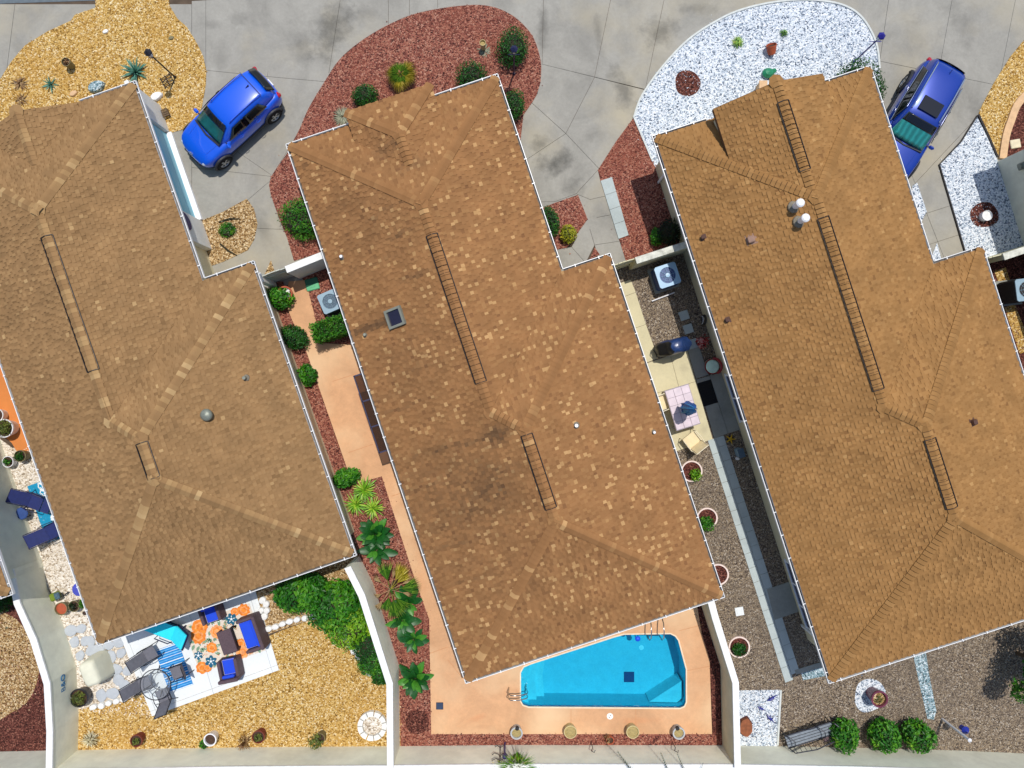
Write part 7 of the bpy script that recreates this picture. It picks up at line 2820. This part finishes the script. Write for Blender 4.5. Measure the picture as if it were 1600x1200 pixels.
    if p.get('sunroof'):
        a, b, c = p['sunroof']
        MB().box(((a + b) / 2, 0, p['rz'] + .012), (b - a, c, .02), bev=.008).build('sunroof', MATS['car_glass_dark'], car)
    else:
        MB().box((-hl + .62, 0, p['rz'] - .015), (.02, hw * 1.3, .012)).build('spoiler_seam', MATS['cladding'], car)
    for sg in (-1, 1):
        MB().tube([(p['cowl'] + .1, sg * hw * .62, belt + .012), (hl - .5, sg * hw * .55, p['hood'] + .012)], .008, 4).build('hood_crease', paint, car)
    MB().box((hl - .10, 0, p['hood'] * .86), (.05, .16, .07), bev=.02).build('badge', MATS['chrome'], car)
    return car


build_car(371, 196, heading(-.735, .679), 'bright blue compact hatchback crossover with dark lower trim on the left driveway', 4.15, 1.80, 1.55, MATS['paint_bright'], 'screen_teal', dict(
    belt=1.0, hood=.93, cowl=.95, axles=(-1.30, 1.34), wheel=.33, handles=(-.75, .12), rz=1.545, fin=-1.30,
    green=[(1.02, .70, .62, .90, 1.0), (.62, .80, .60, .92, 1.26), (.25, .82, .58, .92, 1.48), (-.35, .82, .58, .92, 1.55), (-1.1, .80, .57, .92, 1.53), (-1.68, .74, .55, .92, 1.44), (-1.94, .70, .56, .92, 1.10)],
    wind=(.93, .66, 1.08, .27, .52, 1.505), rear=(-1.97, .58, 1.12, -1.72, .50, 1.43),
    side=[[(.60, .80, 1.05), (-.32, .82, 1.05), (-.32, .655, 1.42), (.16, .66, 1.40)], [(-.38, .82, 1.05), (-1.35, .80, 1.08), (-1.15, .65, 1.40), (-.38, .655, 1.42)]],
    rail=(-1.45, .1, .52, 1.555)))
build_car(1409.5, 202.5, heading(-.5, .866), 'deep blue sport utility with sunroof and chrome window trim beside the right house', 4.75, 1.90, 1.70, MATS['paint_deep'], 'screen_shade', dict(
    belt=1.08, hood=1.02, cowl=.92, axles=(-1.42, 1.42), wheel=.37, handles=(-.9, .05), rz=1.705, fin=-1.75, chrome=True, sunroof=(-.55, .0, .80),
    green=[(1.02, .74, .66, .98, 1.08), (.62, .86, .66, 1.0, 1.38), (.20, .88, .64, 1.0, 1.63), (-.5, .88, .64, 1.0, 1.70), (-1.4, .86, .63, 1.0, 1.69), (-2.05, .80, .61, 1.0, 1.62), (-2.28, .74, .60, 1.0, 1.20)],
    wind=(.98, .72, 1.12, .24, .60, 1.64), rear=(-2.21, .60, 1.26, -2.05, .52, 1.57),
    side=[[(.56, .86, 1.13), (-.40, .88, 1.13), (-.40, .70, 1.56), (.06, .70, 1.53)], [(-.42, .88, 1.13), (-1.80, .83, 1.17), (-1.48, .69, 1.53), (-.42, .70, 1.56)]],
    rail=(-1.85, .05, .57, 1.71)))


def lamp_post(px, py, label, h=1.85, mat='frame_navy'):
    root = thing('lamp_post', label, 'lamp post', W(px, py, .03), 0, 'lamp posts on the front beds')
    MB().cyl((0, 0, 0), (0, 0, h), .032, .028, 10).cyl((0, 0, 0), (0, 0, .12), .07, .045, 10).build('post', MATS[mat], root)
    MB().lathe([(.04, h), (.085, h + .03), (.11, h + .24), (.09, h + .25)], 6).build('lantern', MATS['lamp_clear'], root)
    MB().lathe([(.15, h + .25), (.13, h + .29), (.04, h + .36), (0, h + .39)], 6).build('cap', MATS[mat], root)
    MB().tube([(-.22, 0, h - .18), (.22, 0, h - .18)], .014, 5).build('crossbar', MATS[mat], root)
    for k in range(6):
        a = k * 1.0472
        MB().tube([(.085 * math.cos(a), .085 * math.sin(a), h + .02), (.112 * math.cos(a), .112 * math.sin(a), h + .25)], .008, 4).build('lantern_bar', MATS[mat], root)
    return root


lamp_post(274, 121, 'dark lamp post beside the large agave', mat='frame_black')
lamp_post(803, 116, 'dark lamp post standing among the shrubs of the red bed')
plain('post_blue', rgb(40, 34, 130), .4, .1, 6)
lamp_post(1334, 97, 'blue lamp post at the edge of the white front bed', mat='post_blue')
